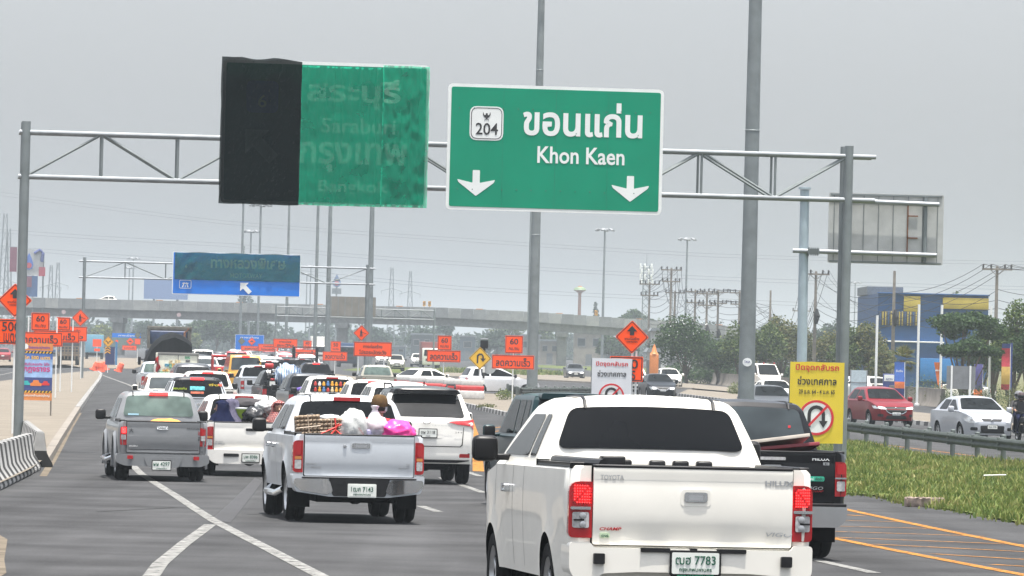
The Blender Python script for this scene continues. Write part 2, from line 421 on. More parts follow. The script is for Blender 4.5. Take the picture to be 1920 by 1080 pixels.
def plate(t, x, z, y, lines, w=.34, h=.15, front=False, ink=DGREEN, frame=BLACKP):
    sg = 1 if front else -1
    bm = bmesh.new(); prism(bm, rpoly(rect(w + .03, h + .03, x, z), .015), y, y + sg * .012)
    o = fin('number_plate', bm, frame, t.o)
    bm = bmesh.new(); prism(bm, rpoly(rect(w, h, x, z), .012), y + sg * .012, y + sg * .017)
    fin('plate_face', bm, PLATE, o)
    for s, dz, hh, ww in lines: lettering(o, s, x, z + dz, y + sg * .019, hh, ink, ww, .012, front)
    return o

def bar(t, name, poly, y0, y1, m, corner=.0, W=None, parent=None, bev=0.):
    """x-z outline extruded along y with swept-back corners"""
    bm = bmesh.new(); prism(bm, poly, y0, y1); xs = [p[0] for p in poly]
    cuts(bm, 0, rng(min(xs), max(xs), 13)[1:-1])
    W = W or t.W
    for v in bm.verts: v.co.y += corner * (abs(v.co.x) / W) ** 4
    if bev: bmesh.ops.bevel(bm, geom=[e for e in bm.edges if len(e.link_faces) == 2 and e.calc_face_angle(0) > 1.], offset=bev, segments=2, affect='EDGES')
    return fin(name, bm, m, parent or t.o)

def tail_lamp(t, x0, x1, z0, z1, segs, y=-.03, dep=.24, rnd=.03, name='tail_lamp'):
    """red corner lamp: x0 inner, x1 outer edge; segs = (z0, z1, inset, material) lenses"""
    for s in (-1, 1):
        bm = bmesh.new(); p = rpoly([(s * x0, z0), (s * x1, z0), (s * x1, z1), (s * x0, z1)], [.008, rnd, rnd * 2, .01])
        prism(bm, p, y, y + dep)
        for v in bm.verts:
            q = max(0, (abs(v.co.x) - x0) / (x1 - x0))
            if v.co.y < y + .01: v.co.y += .07 * q ** 2.5
        o = fin(name, bm, REDL, t.o)
        for a, b, ins, m in segs:
            poly = rpoly([(s * (x0 + ins), a), (s * (x1 - ins), a), (s * (x1 - ins), b), (s * (x0 + ins), b)], .015)
            fin('lens', panel(poly, lambda x, z: (x, y - .006 + .07 * max(0, (abs(x) - x0) / (x1 - x0)) ** 2.5, z), rng(-x1, x1, 60)), m, o)

def place(t, xc, d, ang=7.7, flip=False):
    o = t.o if isinstance(t, V) else t
    p = gx(xc, d); o.location = p; o.rotation_euler = (math.atan(slope(d)) * (-1 if flip else 1), 0, R(ang + (180 if flip else 0)))
    return t

# ---- pick-up truck
def pickup(label, pm, W=.88, L=5.2, zt=1.2, zgate=.66, zr=1.72, bed=1.6, cab=1.75, zs=.42, rw=.36, axles=(1.05, 4.1), Wr=.63, flare=.02, glass=GLASS, group=None, style='plain', lit=False, brake=None,
           number=None, mirror_mat=None, gate_mat=None, name='pickup_truck', cat='pickup truck', stop_w=.38, roof_mat=None, gt=.0, gb=.085):
    b = bed
    top = [(.03, zs), (0, zs + .12), (0, zt - .3), (0, zt), (b, zt), (b + .03, zt + .14), (b + .13, zr - .1), (b + .18, zr - .03), (b + .3, zr - .004), (b + .6, zr), (b + cab - .35, zr - .008), (b + cab - .05, zr - .07),
           (b + cab + .68, zt + .0), (b + cab + .72, zt - .04), (L - .45, zt - .13), (L - .12, zt - .24), (L - .02, zt - .38), (L, zs + .2), (L - .06, zs)]
    g0, g1 = zt + gb, zr - .085
    rg = rpoly([(-W * .80, g0), (W * .80, g0), (Wr * .95, g1), (-Wr * .95, g1)], .07, 5)
    c0 = b + .2; c1 = b + cab + .42; zw = zt + .05
    if cab > 1.6: sd = [rpoly([(c0 + .04, zw), (c0 + .75, zw), (c0 + .78, zr - .13), (c0 + .14, zr - .13)], .05), rpoly([(c0 + .85, zw), (c1 + .05, zw), (c0 + cab - .38, zr - .13), (c0 + .87, zr - .13)], .05)]
    else: sd = [rpoly([(c0 + .04, zw), (c0 + .36, zw), (c0 + .39, zr - .13), (c0 + .12, zr - .13)], .05), rpoly([(c0 + .45, zw), (c1 + .05, zw), (c0 + cab - .38, zr - .13), (c0 + .47, zr - .13)], .05)]
    t = vehicle(name, label, cat, pm, L=L, W=W, zs=zs, zb=zt, zr=zr, Wr=Wr, top=top, axles=axles, rw=rw, flare=flare, bed=b, rear_line=[(zs, .02), (zt, 0), (zt + .001, b), (zt + .14, b + .03), (zr - .1, b + .13), (zr - .03, b + .18)],
                front_line=[(zs, L - .06), (zs + .2, L), (zt - .38, L - .02), (zt - .24, L - .12), (zt - .13, L - .45), (zt - .04, b + cab + .72), (zt, b + cab + .68), (zr - .07, b + cab - .05)], rear_glass=rg, sides=sd, glass=glass,
                wind=rpoly([(-W * .8, zt + .04), (W * .8, zt + .04), (Wr * .92, zr - .09), (-Wr * .92, zr - .09)], .06), group=group, mirror=(b + cab + .2, zt + .0), mirror_mat=mirror_mat, roof_mat=roof_mat)
    gm = gate_mat or pm; gw = W * .81 + gt
    bm = bmesh.new(); prism(bm, rpoly(rect(gw * 2 + .022, zt - zgate + .014, 0, (zt + zgate) / 2), .012), -.008, .02); fin('gate_seam', bm, UNDER, t.o)
    bm = bmesh.new(); prism(bm, rpoly(rect(gw * 2, zt - zgate, 0, (zt + zgate) / 2), .02), -.034, .0)
    cuts(bm, 0, rng(-gw, gw, 9)[1:-1]); cuts(bm, 2, rng(zgate, zt, 13)[1:-1])
    for v in bm.verts:
        if v.co.y < -.01:
            k = (v.co.z - zgate) / (zt - zgate); e = min(1, (gw - abs(v.co.x)) / .12)
            v.co.y += -.016 * math.sin(math.pi * max(0, min(1, k))) + .014 * e * max(0, 1 - abs(k - .12) / .16)
            if k > .9: v.co.y -= .012
    gate = fin('tailgate', bm, gm, t.o, 30); t.gate = gate
    bm = bmesh.new(); box(bm, -gw, gw, -.05, .05, zt - .014, zt + .012, 0, .01); fin('gate_cap', bm, BLACKP, t.o)
    for s in (-1, 1):
        bm = bmesh.new(); box(bm, s * (W - .11), s * (W - .03), .08, b - .02, zt - .012, zt + .018, 0, .01); fin('bed_rail', bm, BLACKP, t.o)
        bm = bmesh.new(); tube(bm, [(s * Wr * .77, b + .135, zr - .085), (s * Wr * .77, b + .175, zr - .026), (s * Wr * .77, b + .3, zr + .003), (s * Wr * .77, b + .6, zr + .008), (s * Wr * .77, b + cab - .4, zr)], .014, 6); fin('roof_strip', bm, BLACKP, t.o)
        bm = bmesh.new(); box(bm, s * (W - .3), s * (W - .03), axles[0] - rw - .16, axles[0] - rw - .14, .2, zs + .12); fin('mud_flap', bm, UNDER, t.o)
    if brake:
        bm = bmesh.new(); prism(bm, rpoly(rect(stop_w, .055, 0, zr - .035), .02), b + .1, b + .25); fin('high_brake_lamp', bm, brake, t.o)
    t.zt, t.zgate, t.gw, t.L_ = zt, zgate, gw, L; t.bed = b
    return t
def gate_y(t, x, z):
    k = (z - t.zgate) / (t.zt - t.zgate); e = min(1, (t.gw - abs(x)) / .12)
    return -.034 - .016 * math.sin(math.pi * max(0, min(1, k))) + .014 * e * max(0, 1 - abs(k - .12) / .16) - (.016 if k > .88 else .0048)
def handle(t, x, z, w, h, m=CHROME):
    y = gate_y(t, x, z) + .002
    bm = bmesh.new(); prism(bm, rpoly(rect(w + .05, h + .05, x, z - .005), .03), y - .001, y + .02); o = fin('handle_recess', bm, t.pm, t.gate)
    bm = bmesh.new(); prism(bm, rpoly(rect(w, h, x, z), .02), y - .010, y + .01); fin('handle', bm, m, t.gate)
    bm = bmesh.new(); prism(bm, rpoly(rect(w * .62, h * .5, x, z - h * .05), .012), y - .013, y); fin('handle_grip', bm, BLACKP if m is not CHROME else ALLOY, t.gate)
def generic_tail(t, lit=False, lamp=(.13, .42), bump=None):
    zt, zg_ = t.zt, t.zgate; W = t.W
    tail_lamp(t, t.gw + .012, W - .01, zt - .1 - lamp[1], zt - .1, [(zt - .1 - lamp[1] * .42, zt - .13, .02, REDON if lit else REDL), (zt - .07 - lamp[1] * .8, zt - .1 - lamp[1] * .5, .02, CLEAR)])
    bar(t, 'rear_bumper', rpoly([(-W * .97, zg_ - .04), (-W * .97, zg_ - .2), (-W * .6, zg_ - .24), (W * .6, zg_ - .24), (W * .97, zg_ - .2), (W * .97, zg_ - .04)], .04), -.1, .2, bump or t.pm, .09)
    handle(t, 0, zt - .15, .22, .065)
    plate(t, 0, zg_ - .12, -.105, [], .34, .15)

# ---- closed cars: one builder, the outline differs
def car(label, pm, kind='sedan', name='car', cat='car', group=None, glass=GLASS, lit=False, roof_mat=None, headlit=False, mirror_mat=None, number=None, **kw):
    K = dict(
        sedan=dict(L=4.4, W=.87, zs=.24, zb=.98, zr=1.46, Wr=.56, rw=.31, ax=(.95, 3.5), b=[(.0, .5), (.0, .8), (.1, .97), (.5, 1.0)], r=[(1.15, 1.36), (1.4, 1.43), (1.9, 1.46), (2.4, 1.43)], f=[(3.25, .99), (4.0, .84), (4.3, .72)]),
        hatch=dict(L=4.05, W=.87, zs=.24, zb=.98, zr=1.52, Wr=.57, rw=.32, ax=(.75, 3.3), b=[(.0, .5), (.0, .8), (.07, .98), (.12, 1.04)], r=[(.42, 1.42), (.6, 1.49), (1.4, 1.52), (2.0, 1.47)], f=[(2.95, 1.0), (3.65, .86), (3.95, .74)]),
        suv=dict(L=4.75, W=.92, zs=.38, zb=1.16, zr=1.82, Wr=.64, rw=.37, ax=(.95, 3.7), b=[(.02, .55), (.0, .8), (.03, 1.14), (.08, 1.2)], r=[(.38, 1.68), (.48, 1.77), (1.4, 1.82), (2.1, 1.76)], f=[(3.1, 1.17), (4.2, 1.05), (4.62, .9)]),
        boxy=dict(L=4.7, W=.87, zs=.4, zb=1.14, zr=1.82, Wr=.68, rw=.36, ax=(.9, 3.6), b=[(.02, .55), (.0, .8), (.02, 1.12), (.04, 1.2)], r=[(.2, 1.72), (.26, 1.78), (1.2, 1.82), (2.15, 1.78)], f=[(2.95, 1.13), (4.2, 1.05), (4.6, .95)]),
        mpv=dict(L=4.47, W=.87, zs=.28, zb=1.08, zr=1.66, Wr=.6, rw=.33, ax=(.85, 3.6), b=[(.0, .5), (.0, .85), (.06, 1.08), (.1, 1.12)], r=[(.34, 1.54), (.46, 1.61), (1.4, 1.66), (2.1, 1.6)], f=[(3.2, 1.06), (4.1, .9), (4.38, .78)]),
        van=dict(L=4.85, W=.86, zs=.3, zb=1.2, zr=2.08, Wr=.71, rw=.33, ax=(1.1, 3.7), b=[(.0, .5), (.0, .9), (.02, 1.2), (.05, 1.3)], r=[(.16, 1.95), (.26, 2.04), (1.6, 2.08), (3.2, 2.03)], f=[(4.2, 1.2), (4.6, 1.02), (4.8, .8)]))[kind]
    K.update(kw); L, W, zs, zb, zr, Wr = (K[k] for k in ('L', 'W', 'zs', 'zb', 'zr', 'Wr'))
    b, r, f = K['b'], K['r'], K['f']
    top = [(.06, zs), (.01, zs + .1)] + b + r + f + [(L, f[-1][1] - .14), (L, zs + .12), (L - .05, zs)]
    rl = [(zs, .05)] + [(z, y) for y, z in b + r[:2]]
    fl = [(zs, L - .05), (zs + .12, L), (f[-1][1] - .14, L)] + [(z, y) for y, z in f[::-1]] + [(r[-1][1], r[-1][0])]
    g0, g1 = b[-1][1] + .04, r[0][1] - .0
    wz = lambda z: W * .955 + (Wr - W * .955) * max(0, (z - zb) / (zr - zb)) ** 1.12
    rg = rpoly([(-wz(g0) * .86, g0), (wz(g0) * .86, g0), (wz(g1) * .9, g1), (-wz(g1) * .9, g1)], .06)
    h0, h1 = f[0][1] + .05, r[-1][1] - .035
    wd = rpoly([(-wz(h0) * .9, h0), (wz(h0) * .9, h0), (wz(h1) * .92, h1), (-wz(h1) * .92, h1)], .06)
    zw, zu = zb + .05, zr - .12
    yr0 = b[-1][0] + (.3 if kind != 'sedan' else .55); yr1 = r[0][0] + .22
    ym = (yr1 + r[-1][0]) / 2 + .1; yf1 = r[-1][0] - .12; yf0 = f[0][0] - .18
    sd = [rpoly([(yr0, zw), (ym - .04, zw), (ym - .02, zu), (yr1, zu)], .05), rpoly([(ym + .05, zw), (yf0, zw), (yf1, zu), (ym + .06, zu)], .05)]
    if kind in ('suv', 'boxy', 'mpv', 'van'):
        y2 = yr0 + (ym - yr0) * .42
        sd = [rpoly([(yr0, zw), (y2, zw), (y2, zu), (yr1, zu)], .05), rpoly([(y2 + .08, zw), (ym - .04, zw), (ym - .02, zu), (y2 + .08, zu)], .05), sd[1]]
    t = vehicle(name, label, cat, pm, L=L, W=W, zs=zs, zb=zb, zr=zr, Wr=Wr, top=top, axles=K['ax'], rw=K['rw'], wd=.22, flare=.015, rear_line=rl, front_line=fl, rear_glass=rg, sides=sd, wind=wd, glass=glass, group=group,
                mirror=(yf0 - .12, zb - .02), roof_mat=roof_mat, mirror_mat=mirror_mat or pm, rr=.13, fr=.9, fin_=.24)
    t.kind = kind; t.K = K; return t
def car_tail(t, lit=False, number=(), lamp=None, tail_text=None):
    W, zb, zs = t.W, t.zb, t.zs
    z1 = zb - .06; z0 = z1 - (.2 if t.kind != 'van' else .55)
    inn = W - (.3 if t.kind != 'van' else .14)
    p = lamp or rpoly([(inn, z0 + .03), (W - .012, z0), (W - .012, z1), (inn, z1 - .02)], .02)
    for q in (p, mir(p)):
        o = rpatch(t, 'tail_lamp', q, REDON if lit else REDL)
    rpatch(t, 'bumper_trim', rpoly(rect(W * 1.5, .14, 0, zs + .16), .04), BLACKP, .01)
    rpatch(t, 'gate_line', rpoly(rect(W * 1.4, .015, 0, zs + .34), .003), UNDER, .006)
    plate(t, 0, zb - .32, -.012, list(number), .32, .13)
def car_front(t, headlit=False, number=(), grille=None, lamps=None, emblem=True):
    W, zs = t.W, t.zs; f = t.K['f'] if hasattr(t, 'K') else [(t.L_, t.zt - .24)] * 3
    zh = f[-1][1] - .03
    p = lamps or rpoly([(W * .42, zh - .12), (W * .8, zh - .16), (W * .93, zh + .03), (W * .55, zh - .0)], .03)
    for q in (p, mir(p)):
        o = fpatch(t, 'headlamp', q, HEAD)
        cx = sum(a for a, _ in q) / len(q); cz = sum(b for _, b in q) / len(q)
        fpatch(t, 'lamp_bulb', rpoly(rect(.11, .06, cx, cz), .028), HEADON if headlit else CLEAR, .02, o)
    fpatch(t, 'grille', grille or rpoly([(-W * .36, zh - .18), (W * .36, zh - .18), (W * .42, zh), (-W * .42, zh)], .03), BLACKP)
    fpatch(t, 'air_intake', rpoly([(-W * .5, zs + .06), (W * .5, zs + .06), (W * .42, zs + .2), (-W * .42, zs + .2)], .03), BLACKP)
    for s in (-1, 1): fpatch(t, 'fog_lamp', rpoly(rect(.2, .11, s * W * .7, zs + .2), .04), BLACKP)
    if emblem:
        bm = bmesh.new(); lathe(bm, [(.05, -.01), (.06, 0), (.05, .01), (.045, 0), (.05, -.01)], Matrix.Translation((0, t.yf(0, zh - .07) + .03, zh - .07)) @ Matrix.Rotation(R(90), 4, 'X') @ Matrix.Scale(.8, 4, (0, 1, 0)), 16); fin('emblem', bm, CHROME, t.o)
    plate(t, 0, zs + .27, t.yf(0, zs + .27) + .012, list(number), .33, .12, True, INK)
def repaint(o, old, new):
    for c in [o] + list(o.children_recursive):
        for i, s in enumerate(c.material_slots):
            if s.material is old: s.link = 'OBJECT'; s.material = new
def clone(t, label, xc, d, old, new, ang=7.7, flip=False, group=None):
    o = copy_tree(t.o); repaint(o, old, new); o['label'] = label
    if group: o['group'] = group
    elif 'group' in o: del o['group']
    place(o, xc, d, ang, flip); return o
# ------------------------------------------------------------------ ground, roads, kerbs, markings
def sheet(name, pts, off, m, kind='structure', step=3.):
    bm = bmesh.new(); bm.faces.new([bm.verts.new((p[0], p[1], 0)) for p in pts])
    ys = [p[1] for p in pts]; y = max(-20, min(ys)); vals = []
    while y < min(140, max(ys)): y += step; vals.append(y)
    cuts(bm, 1, vals)
    for v in bm.verts: v.co.z = zg(v.co.y) + off
    bmesh.ops.triangulate(bm, faces=[f for f in bm.faces if len(f.verts) > 4])
    o = fin(name, bm, m, None, 60); 
    for f in o.data.polygons:
        pass
    return tag(o, kind=kind)
def gp(l): return [ground(x, y) for x, y in l]
BIG = 9000
sheet('ground', [(-BIG, -60), (BIG, -60), (BIG, 12000), (-BIG, 12000)], -.06, SOIL, step=4)
sheet('road', [(-150, -50), (130, -50), (130, 60), (60, 300), (60, 2600), (-220, 2600), (-150, 300)], 0, ASPH)

def offset_line(pts, wd):
    out = []
    for i, p in enumerate(pts):
        t = (pts[min(i + 1, len(pts) - 1)] - pts[max(i - 1, 0)]); t.z = 0; t.normalize()
        out.append(p + Vector((t.y, -t.x, 0)) * wd)
    return out
def stripe(name, px, wd, m, off=.006, world=None):
    """painted line of real width along points on the road"""
    p = world or gp(px); q = []
    for i in range(len(p) - 1):
        n = max(1, int((p[i + 1] - p[i]).length / 3)); q += [p[i].lerp(p[i + 1], k / n) for k in range(n)]
    q.append(p[-1]); a = offset_line(q, -wd / 2); b = offset_line(q, wd / 2)
    bm = bmesh.new(); A = [bm.verts.new((v.x, v.y, zg(v.y) + off)) for v in a]; B = [bm.verts.new((v.x, v.y, zg(v.y) + off)) for v in b]
    for i in range(len(A) - 1): face(bm, (A[i], B[i], B[i + 1], A[i + 1]))
    return tag(fin(name, bm, m), kind='structure')
def kerb(name, px, w_, h, mats, seg=None, world=None, base=0.):
    """raised kerb along ground points; with seg the colour alternates"""
    p = world or gp(px); q = []
    st = seg or 2.
    for i in range(len(p) - 1):
        n = max(1, round((p[i + 1] - p[i]).length / st)); q += [p[i].lerp(p[i + 1], k / n) for k in range(n)]
    q.append(p[-1]); a = offset_line(q, -w_ / 2); b = offset_line(q, w_ / 2); bm = bmesh.new(); prev = None
    for i in range(len(q)):
        z = zg(q[i].y) + base; r = [bm.verts.new(c) for c in ((a[i].x, a[i].y, z - .02), (a[i].x * .9 + b[i].x * .1, a[i].y * .9 + b[i].y * .1, z + h), (a[i].x * .1 + b[i].x * .9, a[i].y * .1 + b[i].y * .9, z + h), (b[i].x, b[i].y, z - .02))]
        if prev:
            for k in range(3): face(bm, (prev[k], prev[k + 1], r[k + 1], r[k]), i % 2 if seg else 0)
        else: face(bm, r)
        prev = r
    face(bm, prev)
    return tag(fin(name, bm, mats), kind='structure')

KB = mat('black kerb paint', (.035, .035, .035), rough=.8, var=.4, scale=3); KW = mat('white kerb paint', (.34,.335,.32), rough=.8, var=.25, scale=3)
# left island of pale concrete and its kerb
lk = [(-420, 1110), (-50, 944), (58, 892), (82, 873), (108, 830), (146, 770), (172, 733), (186, 714), (190, 704), (184, 699)]
back = [(150, 700), (110, 704), (60, 711), (0, 719), (-120, 735), (-700, 800)]
isl = sheet('pavement', [(p.x, p.y) for p in gp(lk + back)], .14, SAND)
kerb('kerb', lk[3:7], .24, .15, CONCP)
kerb('kerb', [(146, 770), (172, 733), (186, 714), (190, 704), (184, 699), (165, 699)], .24, .16, [KW, KB], .8)
sheet('gutter_dust', [(p.x, p.y) for p in gp([(74, 893), (109, 833), (147, 773), (153, 775), (138, 800), (119, 838), (104, 866), (88, 893)])], .004, mat('gutter dust', (.13, .11, .085), rough=.95, var=.35, scale=2, detail=10, spec=.05))
sheet('gutter_dust', [(p.x, p.y) for p in gp([(-20, 1020), (0, 1004), (14, 1012), (8, 1050), (12, 1075), (-20, 1095)])], .005, mat('gutter dust', (0, 0, 0)))
# road markings
stripe('lane_line', [(700, 1140), (600, 1080), (500, 1028), (400, 976), (330, 930), (265, 889), (246, 870), (240, 850)], .16, WHITE)
stripe('lane_line', [(270, 1100), (300, 1058), (345, 1020), (394, 984)], .16, WHITE)
stripe('lane_line', [(185, 701), (215, 712), (240, 721), (262, 732), (285, 745)], .15, WHITE)
stripe('lane_line', [(-40, 712), (20, 699), (60, 690)], .15, WHITE)
for a in ([(822, 960), (788, 949)], [(906, 924), (828, 896)], [(1640, 1075), (1518, 1048)], [(760, 935), (735, 925)], [(900, 893), (872, 884)], [(1080, 990), (1010, 965)]): stripe('lane_dash', a, .15, WHITE)
for a in ([(1960, 1033), (1575, 953), (1400, 922)], [(1980, 1090), (1575, 1012), (1420, 985)]): stripe('hatching_border', a, .16, YEL)
for a in ([(1572, 965), (1622, 968)], [(1565, 976), (1690, 979)], [(1565, 987), (1765, 992)], [(1565, 997), (1845, 1006)], [(1565, 1008), (1925, 1022)], [(1640, 1021), (1960, 1037)], [(1748, 1039), (1960, 1052)], [(1860, 1059), (1980, 1066)]): stripe('hatching_bar', a, .13, YEL)
stripe('turn_line', [(897, 884), (895, 850), (890, 815), (880, 785), (866, 770)], .25, YEL)
for k in range(9): stripe('turn_hatching', [(905, 805 + k * 7), (945 + k, 800 + k * 7)], .12, YEL)
# darker patch across the lane
sheet('dark_patch', [(p.x, p.y) for p in gp([(394, 976), (432, 980), (492, 902), (478, 896)])], .004, mat('dark patch', (.03,.03,.032), rough=.8, var=.2, scale=2, bump=.4))
for a in ([(180, 960), (330, 952), (520, 958)],): stripe('tar_seam', a, .05, mat('tar seam', (.022,.022,.022), rough=.8, spec=.05, var=.3), .005)
# median with black and white kerb, U-turn pocket, far strips
med = [(850, 757), (890, 766), (945, 779), (1010, 792), (1120, 806), (1240, 800), (1270, 770), (1110, 746), (980, 744), (900, 741), (850, 748)]
sheet('median_sand', [(p.x, p.y) for p in gp(med)], .12, SAND)
kerb('kerb', med[:6], .22, .17, [KW, KB], 1.1)
sheet('traffic_strip', [(p.x, p.y) for p in gp([(600, 699), (690, 712), (700, 722), (560, 704)])], .1, SAND)
st = [(800, 706), (900, 710), (1010, 714), (1110, 719), (1300, 731), (1420, 742), (1420, 734), (1300, 722), (1110, 709), (1010, 704), (900, 701), (800, 699)]
sheet('traffic_strip', [(p.x, p.y) for p in gp(st)], .12, SAND); kerb('kerb', st[:5], .25, .14, CONCP)
rs = [(1270, 742), (1350, 752), (1450, 764), (1590, 780), (1700, 794), (1800, 805), (1960, 822)]
sheet('traffic_strip', [(p.x, p.y) for p in gp(rs + [(1960, 806), (1800, 786), (1600, 764), (1350, 738), (1290, 733)])], .12, SAND); kerb('kerb', rs, .22, .17, [KW, KB], 1.1)
stripe('edge_line', [(1590, 826), (1745, 845), (1960, 872)], .12, YEL)
GRASSG = mat('verge turf', (.085, .105, .03), rough=.95, var=.4, scale=1.2, detail=10, spec=.05)
for l in ([(640, 694), (760, 700), (900, 697), (980, 702), (1090, 700), (1000, 692), (830, 690), (700, 688)], [(960, 686), (1200, 700), (1420, 716), (1420, 704), (1200, 690), (1000, 684)]): sheet('verge', [(p.x, p.y) for p in gp(l)], .02, GRASSG)
rv = [(1290, 717), (1420, 728), (1590, 745), (1772, 763), (1960, 782), (2600, 860), (2600, 700), (1900, 690), (1300, 690)]
sheet('verge', [(p.x, p.y) for p in gp(rv)], .03, mat('dry verge', (.10,.10,.045), rough=.95, var=.4, scale=.5, detail=10, spec=.05))
sheet('construction_ground', [(p.x, p.y) for p in gp([(-300, 690), (120, 684), (155, 690), (250, 692), (275, 684), (260, 672), (120, 669), (-300, 675)])], .03, mat('dug earth', (.17,.145,.115), rough=.95, var=.3, scale=.3, detail=10, spec=.05))
# concrete noise barrier on the right and striped barriers at the left
def barrier(name, label, p, q, prof, m, group=None, kind=None, cat='barrier', mats=None):
    """profile (offset, height) swept from p to q"""
    d = (q - p); L = math.hypot(d.x, d.y); a = math.atan2(-d.x, d.y); bm = bmesh.new()
    A = [bm.verts.new((x, 0, z)) for x, z in prof]; B = [bm.verts.new((x, L, z)) for x, z in prof]; k = len(prof)
    face(bm, A); face(bm, B[::-1])
    for i in range(k): face(bm, (A[i], B[i], B[(i + 1) % k], A[(i + 1) % k]))
    bmesh.ops.bevel(bm, geom=bm.edges[:], offset=.015, segments=2, affect='EDGES')
    o = fin(name, bm, m); o.location = p; o.rotation_euler = (math.atan2(zg(q.y) - zg(p.y), L), 0, a)
    return tag(o, label, cat, group)
JP = [(-.27, 0), (.27, 0), (.27, .07), (.13, .29), (.08, .72), (-.08, .72), (-.13, .29), (-.27, .07)]
def striped(name):
    m = mat(name, (.34,.34,.33), rough=.85, var=.15, scale=3); n = m.node_tree; b = n.nodes['Principled BSDF']; src = b.inputs['Base Color'].links[0].from_socket
    tc = n.nodes.new('ShaderNodeTexCoord'); wv = n.nodes.new('ShaderNodeTexWave'); mp = n.nodes.new('ShaderNodeMapping'); mp.inputs['Rotation'].default_value = (R(-50), 0, 0)
    wv.bands_direction = 'Y'; wv.inputs['Scale'].default_value = .30; wv.inputs['Distortion'].default_value = .15
    n.links.new(tc.outputs['Object'], mp.inputs[0]); n.links.new(mp.outputs[0], wv.inputs[0])
    r = n.nodes.new('ShaderNodeValToRGB'); r.color_ramp.interpolation = 'CONSTANT'; r.color_ramp.elements[1].position = .47
    r.color_ramp.elements[0].color = (.05, .05, .05, 1); r.color_ramp.elements[1].color = (1, 1, 1, 1)
    mx = n.nodes.new('ShaderNodeVectorMath'); mx.operation = 'MULTIPLY'
    n.links.new(wv.outputs[1], r.inputs[0]); n.links.new(r.outputs[0], mx.inputs[0]); n.links.new(src, mx.inputs[1]); n.links.new(mx.outputs[0], b.inputs['Base Color'])
    return m
STR = striped('black and white barrier stripes')
b0 = ground(52, 880); b1 = ground(-50, 928)
barrier('concrete_barrier', 'black and white striped concrete barrier lying nearest, cut by the left picture edge', b1, b0, JP, STR, 'striped barriers round the gantry post')
b2 = ground(74, 876); b3 = ground(46, 845)
barrier('concrete_barrier', 'black and white striped concrete barrier end standing right beside the gantry post', b2, b3, JP, STR, 'striped barriers round the gantry post')
pts = [(1290, 715), (1360, 723), (1480, 735), (1600, 747), (1690, 756), (1768, 764)]
gps = gp(pts); labs = ['grey concrete median barrier far off beside the dark trees', 'concrete median barrier behind the white van', 'concrete median barrier behind the yellow banner', 'concrete median barrier behind the red car', 'concrete median barrier ending beside the grey board, with a white tip']
BP = [(-.35, 0), (.35, 0), (.3, .1), (.15, .35), (.1, 1.05), (-.1, 1.05), (-.15, .35), (-.3, .1)]
for i in range(5): barrier('concrete_barrier', labs[i], gps[i + 1], gps[i], BP, CONCP, 'concrete barriers along the far carriageway')
p = ground(1772, 765); q = ground(1840, 772)
kerb('kerb', None, .3, .2, [mat('red kerb paint', (.35, .04, .03), rough=.8), KW], .7, world=[p, q])
# guard rails
RAILM = mat('weathered guard rail', (.115, .135, .128), rough=.6, metal=.1, var=.2, scale=3, spec=.25)
def guard_rail(label, A, B, n, h=.72, group=None):
    t = thing('guard_rail', label, 'guard rail', (A.x, A.y, 0), group=group); d = B - A; L = d.length
    u = Vector((d.x, d.y, 0)).normalized(); s = Vector((u.y, -u.x, 0)); wv = [(-.155, 0), (-.135, .03), (-.09, .08), (-.05, .08), (-.01, .02), (.01, .02), (.05, .08), (.09, .08), (.135, .03), (.155, 0)]
    bm = bmesh.new(); rows = []
    for i in range(n * 2 + 1):
        p = A.lerp(B, i / (n * 2)); rows.append([bm.verts.new(Vector((p.x - A.x, p.y - A.y, zg(p.y) + h - .16 + z)) + s * o) for z, o in wv])
    for a, b in zip(rows, rows[1:]):
        for k in range(len(wv) - 1): face(bm, (a[k], a[k + 1], b[k + 1], b[k]))
    r = bmesh.ops.solidify(bm, geom=bm.faces[:], thickness=.006)
    fin('rail', bm, RAILM, t, 60)
    for i in range(n):
        p = A.lerp(B, (i + .3) / n); z = zg(p.y); v = Vector((p.x - A.x, p.y - A.y, 0)) - s * .14
        bm = bmesh.new(); lathe(bm, [(.0, z - .1), (.07, z - .1), (.07, z + h + .06), (.05, z + h + .08), (0, z + h + .085)], Matrix.Translation(v), 12)
        fin('post', bm, RAILM, t)
        bm = bmesh.new(); bx = box(bm, -.09, .09, -.1, .1, -.17, .17, 0, .01, Matrix.Translation(v + s * .12 + u * .25 + Vector((0, 0, z + h - .16)))); fin('spacer_block', bm, RAILM, t)
    return t
A = gx(1570, 162); B = gx(1960, 127)
guard_rail('long galvanised guard rail behind the green grass verge', A, B, 9)
guard_rail('short galvanised guard rail beside the sandy median', gx(968, 268), gx(1125, 285), 9)
guard_rail('galvanised guard rail end by the bush under the u-turn sign', gx(978, 262), gx(950, 292), 3)

